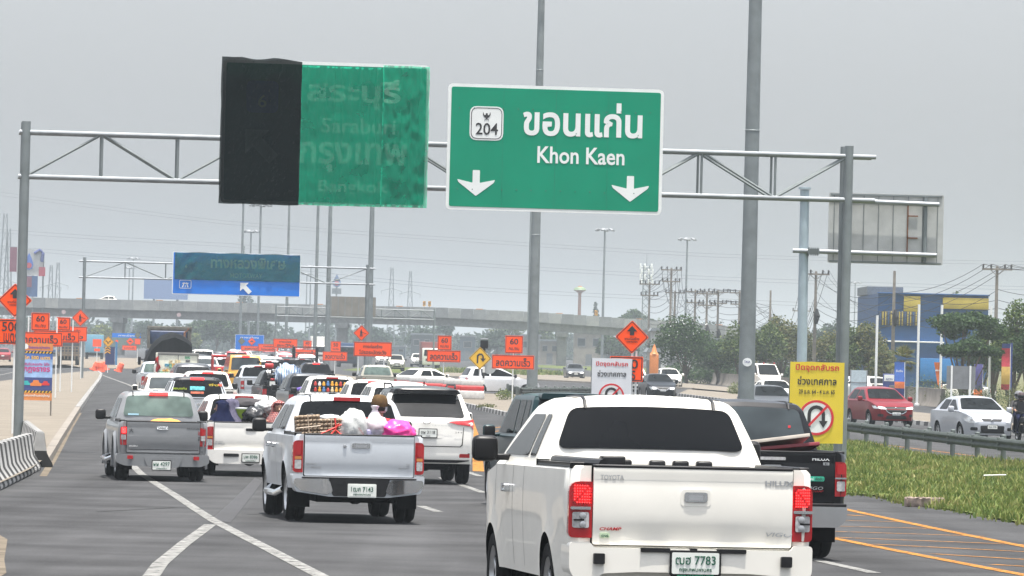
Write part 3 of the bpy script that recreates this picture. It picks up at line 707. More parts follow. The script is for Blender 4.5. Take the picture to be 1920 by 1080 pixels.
# ------------------------------------------------------------------ grass verge
gpoly = gp([(1500, 918), (1560, 925), (1640, 931), (1700, 947), (1780, 957), (1920, 984), (2060, 1010), (2300, 1052), (2300, 915), (2060, 890), (1920, 873), (1860, 868), (1745, 860), (1600, 833), (1500, 815)])
sheet('verge', [(p.x, p.y) for p in gpoly], .03, GRASSG)
def inside(x, y, P):
    c = False; j = len(P) - 1
    for i in range(len(P)):
        if (P[i].y > y) != (P[j].y > y) and x < (P[j].x - P[i].x) * (y - P[i].y) / (P[j].y - P[i].y) + P[i].x: c = not c
        j = i
    return c
def grass(name, P, n, hmin, hmax, m, wd=.02, edge=0.):
    vs, fs = [], []; x0, x1, y0, y1 = min(p.x for p in P), max(p.x for p in P), min(p.y for p in P), max(p.y for p in P); k = 0
    rnd = random.Random(3); from mathutils import noise
    while k < n:
        x, y = rnd.uniform(x0, x1), rnd.uniform(y0, y1)
        if not inside(x + rnd.gauss(0, .12), y + rnd.gauss(0, .9), P): continue
        nz = noise.noise((x * .8, y * .25, 1.)) + .6 * noise.noise((x * 2.3, y * .9, 4.))
        if nz < -.55 and rnd.random() < .7: continue
        h = (hmin + (hmax - hmin) * rnd.random() ** 1.6) * (1 + .9 * nz); a = rnd.uniform(0, 6.28); ln = rnd.uniform(.1, .75) * h; b = rnd.uniform(0, 6.28); w2 = wd * rnd.uniform(.7, 1.6)
        dx, dy = math.cos(a) * w2, math.sin(a) * w2; lx, ly = math.cos(b) * ln, math.sin(b) * ln; z = zg(y)
        i = len(vs)
        vs += [(x - dx, y - dy, z), (x + dx, y + dy, z), (x + dx * .8 + lx * .35, y + dy * .8 + ly * .35, z + h * .6), (x - dx * .8 + lx * .35, y - dy * .8 + ly * .35, z + h * .6), (x + lx, y + ly, z + h)]
        fs += [(i, i + 1, i + 2, i + 3), (i + 3, i + 2, i + 4)]; k += 1
    me = bpy.data.meshes.new(name); me.from_pydata(vs, [], fs); me.materials.append(m); o = bpy.data.objects.new(name, me); COL.objects.link(o); return tag(o, kind='stuff')
LG = leafmat('grass blades', (.04, .085, .014), (.13, .172, .036), (.34, .29, .12), .55)
grass('grass', gpoly, 98000, .03, .19, LG, .015)
grass('grass', gp([(800, 700), (905, 703), (990, 706), (1100, 704), (1000, 696), (830, 694)]), 2500, .2, .5, LG, .08)
bm = bmesh.new(); box(bm, -.34, .34, -.1, .1, 0, .17, 0, .03, Matrix.Rotation(R(8), 4, 'Z'))
cuts(bm, 0, rng(-.32, .32, 14))
for v in bm.verts: v.co += Vector((0, random.uniform(-.012, .012), random.uniform(-.02, .015)))
o = fin('kerb_block', bm, mat('weathered block', (.25, .2, .17), rough=.95, var=.5, scale=9, detail=10, spec=.05)); o.location = ground(1733, 951) + Vector((0, 0, .0)); tag(o, 'weathered brown kerb block lying loose at the grass edge', 'block')
bm = bmesh.new(); tube(bm, [(-.24, 0, .03), (.24, .1, .05)], .016, 10); o = fin('pipe', bm, mat('white plastic pipe', (.6, .6, .58))); o.location = gx(1865, 109) + Vector((0, 0, .2)); tag(o, 'short white plastic pipe lying in the tall grass', 'pipe')
# ------------------------------------------------------------------ the nearest vehicles
P_WHITE = paint('white', (.755, .735, .67)); P_SILV = paint('silver', (.56, .59, .62), .35, .34); P_GREY = paint('grey silver', (.23, .237, .243), .35, .36)
P_PEARL = paint('pearl white', (.78, .765, .72)); P_BLACK = paint('black', (.006, .0065, .008), 0., .25, .35, .2); P_TEAL = paint('dark teal', (.008, .028, .032), .1, .3, .2, .2); P_DGREY = paint('dark grey', (.035, .04, .047), .3, .3, .4, .3)
P_YEL = paint('yellow', (.62, .33, .05)); P_RED = paint('deep red', (.24, .012, .02), .3); P_BEIGE = paint('beige', (.42, .40, .33), .3); P_BLUE = paint('dark blue', (.02, .03, .055), .2); P_CHAS = paint('vivid red', (.45, .02, .02))

# 1 white single cab pick-up in front
t = pickup('large white pickup truck nearest the camera, red brake lamps lit', P_WHITE, W=.88, L=5.25, zt=1.225, zgate=.675, zr=1.715, bed=1.85, cab=1.5, zs=.4, rw=.34, axles=(1.1, 4.19), Wr=.625, mirror_mat=BLACKP, gt=-.005, gb=.11)
W = t.W
tail_lamp(t, .712, .868, .72, 1.115, [(.965, 1.09, .02, REDL), (.79, .9, .022, CLEAR)], rnd=.035)
for o in [c for c in t.o.children if c.name.startswith('tail_lamp')]:
    s = 1 if o.data.vertices[0].co.x > 0 else -1
    bm = bmesh.new()
    for i in range(7):
        for j in range(7):
            if (i + j) % 7 == 6: continue
            x = s * (.735 + i * .0165); z = .968 + j * .0195; y = -.043 + .07 * max(0, (abs(x) - .712) / .156) ** 2.5
            lathe(bm, [(0, -.008), (.0045, -.006), (.0045, .004)], Matrix.Translation((x, y, z)) @ Matrix.Rotation(R(-90), 4, 'X'), 6)
    fin('lamp_diodes', bm, REDON, o)
    bm = bmesh.new(); prism(bm, rpoly([(s * .722, .918), (s * .862, .918), (s * .862, .938), (s * .722, .938)], .006), -.028, .1); fin('lamp_trim', bm, CHROME, o)
    for zz in (.845,):
        bm = bmesh.new(); prism(bm, rpoly(rect(.1, .012, s * .79, zz), .002), -.03, .0); fin('lens_divider', bm, BLACKP, o)
    for zz in (.815, .875):
        bm = bmesh.new(); lathe(bm, [(0, -.012), (.022, -.008), (.026, .01)], Matrix.Translation((s * .778, -.03, zz)) @ Matrix.Rotation(R(-90), 4, 'X'), 14); fin('lamp_bulb', bm, ALLOY, o)
bar(t, 'rear_bumper', rpoly([(-.865, .69), (-.865, .5), (-.82, .42), (-.7, .41), (-.64, .475), (-.4, .49), (.4, .49), (.64, .475), (.7, .41), (.82, .42), (.865, .5), (.865, .69), (.72, .69), (.7, .655), (-.7, .655), (-.72, .69)], .03), -.1, .3, P_WHITE, .1)
for s in (-1, 1):
    bm = bmesh.new(); prism(bm, rpoly(rect(.078, .075, s * .665, .578), .01), -.108, -.05); fin('bumper_pad', bm, BLACKP, t.o)
    bm = bmesh.new(); prism(bm, rpoly(rect(.21, .03, s * .27, .645), .01), -.112, -.05); fin('bumper_slot', bm, BLACKP, t.o)
bm = bmesh.new(); prism(bm, rpoly(rect(.05, .03, 0, .648), .008), -.115, -.05); fin('plate_lamp', bm, BLACKP, t.o)
handle(t, .018, 1.02, .165, .068)
plate(t, .012, .558, -.115, [('ฒฮ 7783', .022, .062, .285), ('กรุงเทพมหานคร', -.05, .03, .23)], .335, .15)
lettering(t.o, 'www.n1autocar.com', .012, .474, -.129, .02, mat('green ink', (.02, .3, .16), rough=.6, var=0), .26, .01)
bm = bmesh.new(); prism(bm, rpoly(rect(.345, .03, .012, .472), .006), -.127, -.11); fin('plate_strip', bm, BLACKP, t.o)
g = t.gate
lettering(g, 'TOYOTA', -.578, 1.148, gate_y(t, -.578, 1.148), .034, ALLOY, .165, .012, name='badge'); lettering(g, 'HILUX', .612, 1.128, gate_y(t, .612, 1.128), .036, ALLOY, .2, .03, name='badge')
lettering(g, 'CHAMP', -.582, .787, gate_y(t, -.582, .787), .022, REDL, .155, .03, name='badge', shear=.3); lettering(g, 'VIGO', .618, .768, gate_y(t, .618, .768), .03, ALLOY, .185, .0, name='badge', shear=.25)
bm = bmesh.new(); prism(bm, rpoly(rect(.068, .034, -.622, .742), .004), -.046, -.03); o = fin('sticker', bm, mat('sticker white green', (.5, .62, .42), var=.3, scale=30), g); lettering(o, 'CNG', -.622, .738, -.048, .016, DGREEN, .05, .01)
for x in (-.42, -.3, -.18, .02, .16, .3): # ribs of the bed liner at the bulkhead
    bm = bmesh.new(); box(bm, x * 1.25 - .06, x * 1.25 + .06, 1.7, 1.78, 1.1, 1.262, 0, .02); fin('liner_rib', bm, BLACKP, t.o)
bm = bmesh.new(); box(bm, -.4, -.22, 1.66, 1.8, 1.15, 1.285, 0, .015); fin('liner_cap', bm, BLACKP, t.o)
bm = bmesh.new(); tube(bm, [(-.62, .1, 1.24), (-.72, .6, 1.245), (-.74, 1.7, 1.25)], .035, 8); fin('liner_rail', bm, BLACKP, t.o)
for s in (-1, 1):
    bm = bmesh.new(); y = 3.3; x = t.wf(y, 1.05); box(bm, s * (x - .01), s * (x + .03), y - .09, y + .09, 1.0, 1.04, 0, .012); fin('door_handle', bm, CHROME, t.o)
    for yy in (2.42, 3.02, 4.02):
        patch(t, 'door_seam', [(yy - .004, .45), (yy + .004, .45), (yy + .004, 1.22), (yy - .004, 1.22)], lambda y, z: (s * (t.wf(y, z) + .002), y, z), UNDER, [yy])
place(t, 1292, 36.2, 7.5); T1 = t

# 2 silver-white pick-up loaded with egg trays
t = pickup('silver white double cab pickup truck carrying egg trays, white sack and pink bag', P_SILV, W=.9, L=5.2, zt=1.2, zgate=.64, zr=1.72, bed=1.6, cab=1.8, zs=.46, rw=.385, axles=(1.12, 4.2), Wr=.65, flare=.035, brake=REDL, mirror_mat=BLACKP, gt=.015)
tail_lamp(t, .765, .895, .68, 1.115, [(.86, .9, .02, AMBER), (.92, 1.09, .03, REDL), (.73, .85, .022, CLEAR)], rnd=.05)
bar(t, 'rear_bumper', rpoly([(-.9, .66), (-.9, .56), (-.85, .42), (-.4, .36), (.4, .36), (.85, .42), (.9, .56), (.9, .66), (.78, .66), (.76, .63), (-.76, .63), (-.78, .66)], .03), -.12, .3, P_SILV, .1)
bar(t, 'bumper_step', rpoly([(-.42, .62), (-.36, .37), (.36, .37), (.42, .62)], .03), -.14, -.02, BLACKP, .1)
for s in (-1, 1): bar(t, 'bumper_chrome', rpoly([(s * .40, .565), (s * .36, .43), (s * .44, .39), (s * .8, .44), (s * .89, .52), (s * .88, .6), (s * .44, .6)], .03), -.155, -.03, CHROME, .11)
bm = bmesh.new(); box(bm, -.78, .78, -.14, .05, .605, .625, 0, .006); fin('bumper_tread', bm, BLACKP, t.o)
handle(t, .02, 1.055, .25, .07)
bm = bmesh.new(); lathe(bm, [(0, -.02), (.02, -.018), (.026, .0)], Matrix.Translation((-.2, -.05, 1.05)) @ Matrix.Rotation(R(-90), 4, 'X'), 14); fin('gate_lock', bm, ALLOY, t.gate)
plate(t, .035, .45, -.16, [('1ฒค 7143', .02, .065, .3), ('กรุงเทพมหานคร', -.055, .025, .24)], .36, .155, frame=PLATE)
lettering(t.gate, 'ISUZU', -.655, .8, gate_y(t, -.655, .8), .022, ALLOY, .14, .015, name='badge'); lettering(t.gate, 'D-MAX', -.62, .755, gate_y(t, -.62, .755), .03, ALLOY, .22, .02, name='badge')
lettering(t.gate, 'Z', .67, .81, gate_y(t, .67, .81), .03, ALLOY, .05, .02, name='badge'); lettering(t.gate, 'Blue Power', .62, .765, gate_y(t, .62, .765), .022, ALLOY, .16, .0, name='badge')
for s in (-1, 1):
    bm = bmesh.new(); tube(bm, [(s * .86, 1.75, .42), (s * .95, 1.9, .36), (s * .95, 3.3, .36), (s * .86, 3.45, .42)], .045, 10); fin('side_step', bm, CHROME, t.o)
    for y in (2.75, 3.55):
        bm = bmesh.new(); x = t.wf(y, 1.03); box(bm, s * (x - .01), s * (x + .035), y - .1, y + .1, 1.0, 1.04, 0, .012); fin('door_handle', bm, CHROME, t.o)
    for yy in (1.72, 2.55, 3.65):
        patch(t, 'door_seam', [(yy - .005, .5), (yy + .005, .5), (yy + .005, 1.19), (yy - .005, 1.19)], lambda y, z: (s * (t.wf(y, z) + .002), y, z), UNDER, [yy])
place(t, 670, 70, 7.9); T2 = t

# 3 older grey pick-up at the left
t = pickup('older grey pickup truck with flared fenders at the left, lit high brake lamp', P_GREY, W=.83, L=5.0, zt=1.1, zgate=.53, zr=1.64, bed=1.45, cab=1.75, zs=.44, rw=.385, axles=(1.05, 4.05), Wr=.62, flare=.0, glass=GLASSL, brake=REDON, mirror_mat=BLACKP, gt=.0, stop_w=.36)
tail_lamp(t, .675, .79, .66, 1.0, [(.86, .98, .012, REDL), (.76, .85, .012, CLEAR)], rnd=.02)
bm = bmesh.new(); prism(bm, rpoly(rect(.08, .1, -.73, .93), .015), -.05, -.02); fin('lit_lens', bm, REDON, t.o)
bar(t, 'rear_bumper', rpoly([(-.86, .5), (-.86, .34), (-.7, .28), (.7, .28), (.86, .34), (.86, .5)], .05), -.13, .25, P_GREY, .12)
bar(t, 'bumper_step', rpoly([(-.36, .44), (-.28, .26), (.28, .26), (.36, .44)], .04), -.15, -.02, P_GREY, .1)
for s in (-1, 1):
    bm = bmesh.new(); prism(bm, rpoly(rect(.105, .065, s * .61, .44), .01), -.142, -.1); fin('reflector', bm, REDL, t.o)
    for ya in (1.05, 4.05):
        bm = bmesh.new(); r0 = .385 + .055
        ar = rng(math.radians(-18), math.radians(198), 17); A = []
        for a in ar:
            c, s2 = math.cos(a), math.sin(a)
            A.append([bm.verts.new((s * x, ya + r * c, .385 + r * s2)) for x, r in ((.78, r0), (.865, r0), (.872, r0 + .035), (.825, r0 + .09))])
        for p, q in zip(A, A[1:]):
            for k in range(3): face(bm, (p[k], p[k + 1], q[k + 1], q[k]))
        fin('fender_flare', bm, P_GREY, t.o, 50)
    bm = bmesh.new(); tube(bm, [(s * .8, 1.7, .42), (s * .93, 1.85, .36), (s * .93, 3.2, .36), (s * .8, 3.35, .42)], .04, 10); fin('side_step', bm, CHROME, t.o)
handle(t, -.02, .985, .2, .06)
plate(t, -.03, .3, -.16, [('ผผ 4297', .025, .075, .3), ('นครราชสีมา', -.055, .025, .2)], .33, .16)
lettering(t.gate, 'ISUZU', -.55, .645, gate_y(t, -.55, .645), .026, SIGNW, .15, .01, name='badge'); lettering(t.gate, 'Hi-Lander', .56, .985, gate_y(t, .56, .985), .026, INK, .26, .0, name='badge', shear=.2)
lettering(t.gate, '大', -.595, .93, gate_y(t, -.595, .93), .075, INK, .085, .01, name='sticker'); lettering(t.gate, 'จิตร', .665, .9, gate_y(t, .665, .9), .07, REDL, .06, .01, name='sticker'); lettering(t.gate, 'สาย', .67, .8, gate_y(t, .67, .8), .07, INK, .06, .01, name='sticker')
patch(t, 'window_sticker', rpoly(rect(.2, .035, -.47, 1.215), .005), lambda x, z: (x, t.yr(x, z) - .014, z), mat('pale blue sticker', (.25, .42, .5)))
patch(t, 'gate_line', rect(1.3, .008, 0, .585), lambda x, z: (x, -.046, z), UNDER)
place(t, 304, 95, 7.7)
bm = bmesh.new(); bmesh.ops.create_icosphere(bm, subdivisions=3, radius=.3)
for v in bm.verts: v.co = Vector((v.co.x * 1.1, v.co.y * .6, max(-.1, v.co.z * .35) + random.uniform(-.01, .01)))
o = fin('tarpaulin_bundle', bm, mat('orange cloth', (.75, .30, .05), rough=.8), None, 180); o.location = t.o.location + Vector((.0, .6, 1.05)); tag(o, 'orange cloth bundle peeking over the grey pickup tailgate', 'bundle')
T3 = t

# 4 white pick-up with people in its bed
t = pickup('white pickup truck behind the grey one, carrying people and black bags', P_PEARL, W=.87, L=5.2, zt=1.06, zgate=.5, zr=1.58, bed=1.6, cab=1.8, zs=.4, rw=.34, axles=(1.1, 4.15), Wr=.64, brake=REDL, mirror_mat=BLACKP, gt=.01)
tail_lamp(t, .735, .865, .52, .97, [(.74, .78, .012, AMBER), (.8, .95, .02, REDL), (.6, .72, .015, CLEAR)], rnd=.04)
bar(t, 'rear_bumper', rpoly([(-.87, .52), (-.87, .38), (-.7, .25), (.7, .25), (.87, .38), (.87, .52)], .05), -.11, .25, P_PEARL, .1)
for s in (-1, 1): bar(t, 'bumper_slot', rpoly(rect(.3, .06, s * .38, .42), .02), -.122, -.05, BLACKP)
handle(t, 0, .92, .2, .055, BLACKP)
plate(t, .0, .37, -.125, [('บพ 8386', .025, .06, .27), ('นครราชสีมา', -.05, .025, .2)], .33, .15)
lettering(t.gate, 'ISUZU', -.62, .68, gate_y(t, -.62, .68), .02, ALLOY, .14, .01, name='badge'); lettering(t.gate, 'D-MAX', -.6, .635, gate_y(t, -.6, .635), .028, ALLOY, .2, .015, name='badge')
place(t, 468, 101, 7.7); T4 = t

# 5 white sport utility with a black roof
t = car('white sport utility vehicle with black roof and slim red tail lamps', P_PEARL, 'suv', 'sport_utility_vehicle', 'suv', roof_mat=P_BLACK, W=.925, zr=1.85, zb=1.2, b=[(.02, .6), (.0, .8), (.02, 1.18), (.06, 1.24)], r=[(.40, 1.70), (.48, 1.80), (1.4, 1.85), (2.1, 1.79)], zs=.4, rw=.385, L=4.8, ax=(1.0, 3.75))
W = t.W
for s in (-1, 1):
    q = [(s * .38, 1.205), (s * .6, 1.15), (s * .86, 1.12), (s * .905, 1.05), (s * .915, 1.25), (s * .8, 1.24)]
    rpatch(t, 'tail_lamp', rpoly(q, .012), REDL, .02)
    rpatch(t, 'reflector', rpoly(rect(.2, .09, s * .74, .55), .03), REDL, .02)
    bm = bmesh.new(); tube(bm, [(s * .6, .7, 1.84), (s * .62, .9, 1.9), (s * .62, 2.3, 1.9), (s * .6, 2.5, 1.83)], .018, 8); fin('roof_rail', bm, BLACKP, t.o)
bar(t, 'spoiler', rpoly([(-.64, 1.72), (.64, 1.72), (.6, 1.8), (-.6, 1.8)], .03), .2, .5, P_BLACK, .1)
rpatch(t, 'bumper_trim', rpoly([(-.84, .62), (-.6, .5), (.6, .5), (.84, .62), (.84, .46), (.6, .42), (-.6, .42), (-.84, .46)], .03), BLACKP, .016)
rpatch(t, 'gate_line', rpoly([(-.7, .72), (.66, .72), (.7, .76), (.72, 1.1), (.71, 1.1), (.68, .765), (.65, .735), (-.7, .735)], .003), UNDER, .006)
rpatch(t, 'plate_recess', rpoly(rect(.62, .2, .0, .985), .03), P_PEARL, .004)
plate(t, .03, .975, -.016, [('ขผ 3118', .02, .06, .27), ('ชลบุรี', -.05, .022, .08)], .33, .15, ink=INK)
bm = bmesh.new()
for M2 in (Matrix.Scale(1, 4), Matrix.Scale(.42, 4, (1, 0, 0)), Matrix.Translation((0, .02, 0)) @ Matrix.Scale(.62, 4, (1, 0, 0)) @ Matrix.Scale(.45, 4, (0, 1, 0))):
    MM = Matrix.Translation((0, -.025, 1.195)) @ Matrix.Rotation(R(90), 4, 'X') @ Matrix.Scale(.7, 4, (0, 1, 0)) @ M2
    lathe(bm, [(.066, -.008), (.078, 0), (.066, .008), (.06, 0), (.066, -.008)], MM, 24)
fin('emblem', bm, CHROME, t.o)
bm = bmesh.new(); tube(bm, [(-.02, .1, 1.28), (-.2, .13, 1.3), (-.4, .14, 1.31)], .018, 6); fin('rear_wiper', bm, BLACKP, t.o)
lettering(t.o, 'T R U N N E R', .3, 1.125, -.02, .02, ALLOY, .4, .0, name='badge'); lettering(t.o, '2.4 V', .62, 1.0, -.014, .03, INK, .14, .0, name='badge')
lettering(t.o, '32', .62, 1.66, .33, .06, SIGNW, .07, .01, name='window_number')
bm = bmesh.new(); tube(bm, [(0, .7, 1.88), (0, .66, 1.95)], .014, 6); fin('aerial', bm, BLACKP, t.o)
place(t, 797, 98, 6.5); T5 = t

# 6 teal boxy wagon behind the white pick-up
t = car('dark teal boxy estate wagon half hidden behind the large white pickup', P_TEAL, 'boxy', 'estate_wagon', 'wagon', zr=1.84, mirror_mat=P_TEAL)
bar(t, 'spoiler', rpoly([(-.64, 1.74), (.64, 1.74), (.62, 1.83), (-.62, 1.83)], .03), .0, .32, P_TEAL, .06)
car_tail(t); place(t, 1086, 80, 9.5)
lettering(t.o, 'เที่ยวไป', -.5, 1.55, .12, .05, SIGNW, .16, .01, name='window_sticker')
# 7 black pick-up at the right
t = pickup('black pickup truck to the right of the large white one, carrying boards', P_BLACK, W=.88, L=5.25, zt=1.22, zgate=.66, zr=1.78, bed=1.55, cab=1.8, zs=.45, rw=.385, axles=(1.08, 4.16), Wr=.65, flare=.03, glass=GLASSM, mirror_mat=BLACKP)
tail_lamp(t, .725, .868, .73, 1.12, [(.98, 1.1, .02, REDL), (.79, .9, .02, CLEAR)], rnd=.035)
for s in (-1, 1):
    bm = bmesh.new(); prism(bm, rpoly(rect(.13, .018, s * .79, .935), .006), -.03, .1); fin('lamp_trim', bm, CHROME, t.o)
bar(t, 'rear_bumper', rpoly([(-.88, .62), (-.86, .45), (-.76, .38), (.76, .38), (.86, .45), (.88, .62)], .05), -.14, .25, CHROME, .12)
bm = bmesh.new(); box(bm, -.84, .84, -.15, .05, .615, .65, 0, .01); fin('bumper_tread', bm, BLACKP, t.o)
handle(t, .0, 1.04, .2, .07); bm = bmesh.new(); prism(bm, rpoly(rect(.3, .035, 0, 1.145), .012), -.056, -.03); fin('high_brake_lamp', bm, CLEAR, t.gate)
lettering(t.gate, 'HILUX', .555, 1.15, gate_y(t, .555, 1.15), .04, SIGNW, .2, .03, name='badge'); lettering(t.gate, 'VIGO', .49, .82, gate_y(t, .49, .82), .035, ALLOY, .19, .0, name='badge', shear=.2); lettering(t.gate, 'CHAMP', .52, .785, gate_y(t, .52, .785), .022, REDL, .14, .01, name='badge', shear=.3)
bm = bmesh.new(); prism(bm, rpoly(rect(.07, .032, .615, 1.095), .008), -.056, -.03); o = fin('badge_plate', bm, ALLOY, t.gate); lettering(o, 'E', .615, 1.095, -.058, .02, INK, .03, .01)
bm = bmesh.new(); prism(bm, rpoly(rect(.225, .055, .485, .925), .02), -.052, -.03); o = fin('sticker', bm, mat('mint sticker', (.03, .42, .27)), t.gate); lettering(o, 'มือใหม่', .43, .925, -.054, .035, SIGNW, .09, .01); lettering(o, 'หัดขับ', .54, .925, -.054, .035, INK, .09, .01)
patch(t, 'window_sticker', rpoly(rect(.03, .03, .5, 1.5), .005), lambda x, z: (x, t.yr(x, z) - .014, z), REDL)
place(t, 1443, 58, 7.7); T7 = t
bm = bmesh.new(); box(bm, -.75, .28, -.02, .02, -.3, .3, 0, .004, Matrix.Rotation(R(-8), 4, 'Y') @ Matrix.Rotation(R(80), 4, 'X')); o = fin('board', bm, mat('pale board', (.42, .38, .33), rough=.7, var=.15)); o.location = t.o.matrix_basis @ Vector((.2, .5, 1.33)); o.rotation_euler = (0, 0, R(8)); tag(o, 'pale flat board lying tilted across the black pickup bed', 'board')
bm = bmesh.new(); box(bm, -.6, .3, -.02, .02, -.25, .25, 0, .004, Matrix.Rotation(R(-6), 4, 'Y') @ Matrix.Rotation(R(82), 4, 'X')); o = fin('board', bm, mat('dark red board', (.22, .03, .04), rough=.5)); o.location = t.o.matrix_basis @ Vector((.3, .5, 1.26)); o.rotation_euler = (0, 0, R(8)); tag(o, 'dark red sheet under the pale board in the black pickup', 'board')
# ------------------------------------------------------------------ sign gantries
def gantry(name, label, A, B, h0, h1, bays, rad=.11, over=(.5, 2.), chord=.055, both=True, pedestal=.0, n_face=2):
    """two posts with a pipe truss between them; A, B = feet of the posts"""
    t = thing(name, label, 'sign gantry', A); d = B - A; L = d.length; u = d.normalized(); s = Vector((u.y, -u.x, 0)).normalized()
    def P(k, z, o=0.): return u * k + s * o + Vector((0, 0, z))
    tw = .55
    for k in (0, L):
        for o in (-tw / 2, tw / 2):
            bm = bmesh.new(); tube(bm, [P(k, pedestal, o), P(k, h1 + .25, o)], rad, 14); fin('post', bm, GALVD, t)
        bm = bmesh.new(); q = P(k, 0)
        for j in range(5):
            z = .8 + j * (h0 - 1) / 4; tube(bm, [P(k, z, -tw / 2), P(k, z, tw / 2)], .03, 6)
            if j < 4: tube(bm, [P(k, z, -tw / 2), P(k, z + (h0 - 1) / 4, tw / 2)], .022, 6)
        fin('lacing', bm, GALVD, t)
        bm = bmesh.new(); box(bm, q.x - .55, q.x + .55, q.y - .55, q.y + .55, -.1, .03, 0, .02); fin('footing', bm, CONC, t)
    for z in (h0, h1):
        for o in (-tw / 2, tw / 2):
            bm = bmesh.new(); tube(bm, [P(-over[0], z, o), P(L + over[1], z, o)], chord, 10); fin('chord', bm, GALV, t)
    bm = bmesh.new(); w_ = L / bays
    for o in (-tw / 2, tw / 2):
        for i in range(bays + 1): tube(bm, [P(i * w_, h0, o), P(i * w_, h1, o)], chord * .55, 6)
        for i in range(bays):
            a, b = (h0, h1) if i % 2 == 0 else (h1, h0); tube(bm, [P(i * w_, a, o), P((i + 1) * w_, b, o)], chord * .6, 6)
    for i in range(bays + 1):
        for z in (h0, h1): tube(bm, [P(i * w_, z, -tw / 2), P(i * w_, z, tw / 2)], chord * .5, 6)
    fin('truss_web', bm, GALVD, t)
    return t
def yaw_of(A, B): return math.atan2(B.y - A.y, B.x - A.x)
def sign_board(name, label, cat, w, h, m, loc, rz, border=None, bw=.08, r=.12, th=.05, group=None, bm_=None):
    """thing at the centre of its face; the face looks to -y"""
    t = thing(name, label, cat, loc, rz, group)
    bm = bmesh.new(); prism(bm, rpoly(rect(w, h), r), 0, th); fin('panel', bm, [border or m], t)
    bm = bmesh.new(); prism(bm, rpoly(rect(w - bw * 2, h - bw * 2), max(.01, r - bw)), -.006, .0); fin('face', bm, m, t)
    return t
GA = gx(33, 121); GB = gx(1574, 123.5)
gantry('sign_gantry', 'large galvanised truss gantry carrying the green destination signs', GA, GB, 6.46, 7.5, 11, .105, (.15, .65), pedestal=.25)
yw = yaw_of(GA, GB)
C1 = at(1041, 280, 121.6); RL = R(0.25)
SGN = sign_board('destination_sign', 'green overhead sign reading Khon Kaen with route shield 204 and two arrows', 'road sign', 5.14, 2.97, SIGNG, C1, yw, SIGNW, .075, .13)
S_ = F / 121.6
def sg(px, py): return ((px - 1041) / S_, -((py - 0.0245 * (px - 1041)) - 280) / S_)
x, z = sg(1092, 224); lettering(SGN, 'ขอนแก่น', x, z, -.012, .82, SIGNW, 2.85, .042)
x, z = sg(1090, 292); lettering(SGN, 'Khon Kaen', x, z, -.012, .40, SIGNW, 2.08, .028)
x, z = sg(910, 232)
bm = bmesh.new(); prism(bm, rpoly(rect(.80, .80, x, z), .17), -.012, -.004); sh = fin('route_shield', bm, SIGNW, SGN)
bm = bmesh.new(); o_ = rpoly(rect(.74, .74, x, z), .15); i_ = rpoly(rect(.705, .705, x, z), .135)
va = [bm.verts.new((p[0], -.015, p[1])) for p in o_]; vb = [bm.verts.new((p[0], -.015, p[1])) for p in i_]
for i in range(len(va)): face(bm, (va[i], va[(i + 1) % len(va)], vb[(i + 1) % len(va)], vb[i]))
fin('shield_border', bm, INK, sh)
lettering(sh, '204', x + .01, z - .13, -.016, .28, INK, .53, .015)
bm = bmesh.new()   # small eagle crest: body, two wings, tail
for poly in ([(-.02, .24), (.02, .24), (.035, .14), (.0, .09), (-.035, .14)], [(-.03, .2), (-.055, .19), (-.085, .27), (-.09, .2), (-.05, .14), (-.02, .14)], [(.03, .2), (.055, .19), (.085, .27), (.09, .2), (.05, .14), (.02, .14)], [(-.02, .11), (-.06, .08), (.0, .1), (.06, .08), (.02, .11)]):
    prism(bm, [(x + a, z + b) for a, b in poly], -.018, -.012)
fin('crest', bm, INK, sh)
ARW = [(-.085, .32), (.085, .32), (.085, .02), (.45, .10), (.42, .03), (0, -.29), (-.42, .03), (-.45, .10), (-.085, .02)]
for c in ((893, 345), (1185, 355)):
    x, z = sg(*c); bm = bmesh.new(); prism(bm, rpoly([(x + a, z + b) for a, b in ARW], .02), -.012, -.005); fin('arrow', bm, SIGNW, SGN)
bm = bmesh.new()
for i in range(14):
    for zz in (-.99, .92):
        lathe(bm, [(0, -.012), (.014, -.010), (.016, 0)], Matrix.Translation((-2.3 + i * .35, -.004, zz + random.uniform(-.01, .01))) @ Matrix.Rotation(R(-90), 4, 'X'), 6)
fin('rivets', bm, mat('rusty rivet', (.05, .14, .1), rough=.8), SGN)
bm = bmesh.new()
for x in (-1.25, 0, 1.25): box(bm, x - .003, x + .003, -.0085, 0, -1.38, 1.38)
fin('panel_seam', bm, mat('seam green', (.0, .13, .08)), SGN)
bm = bmesh.new()
for x in (-1.8, 0, 1.8): box(bm, x - .04, x + .04, .05, .3, -1.3, 1.3)
fin('bracket', bm, GALVD, SGN)
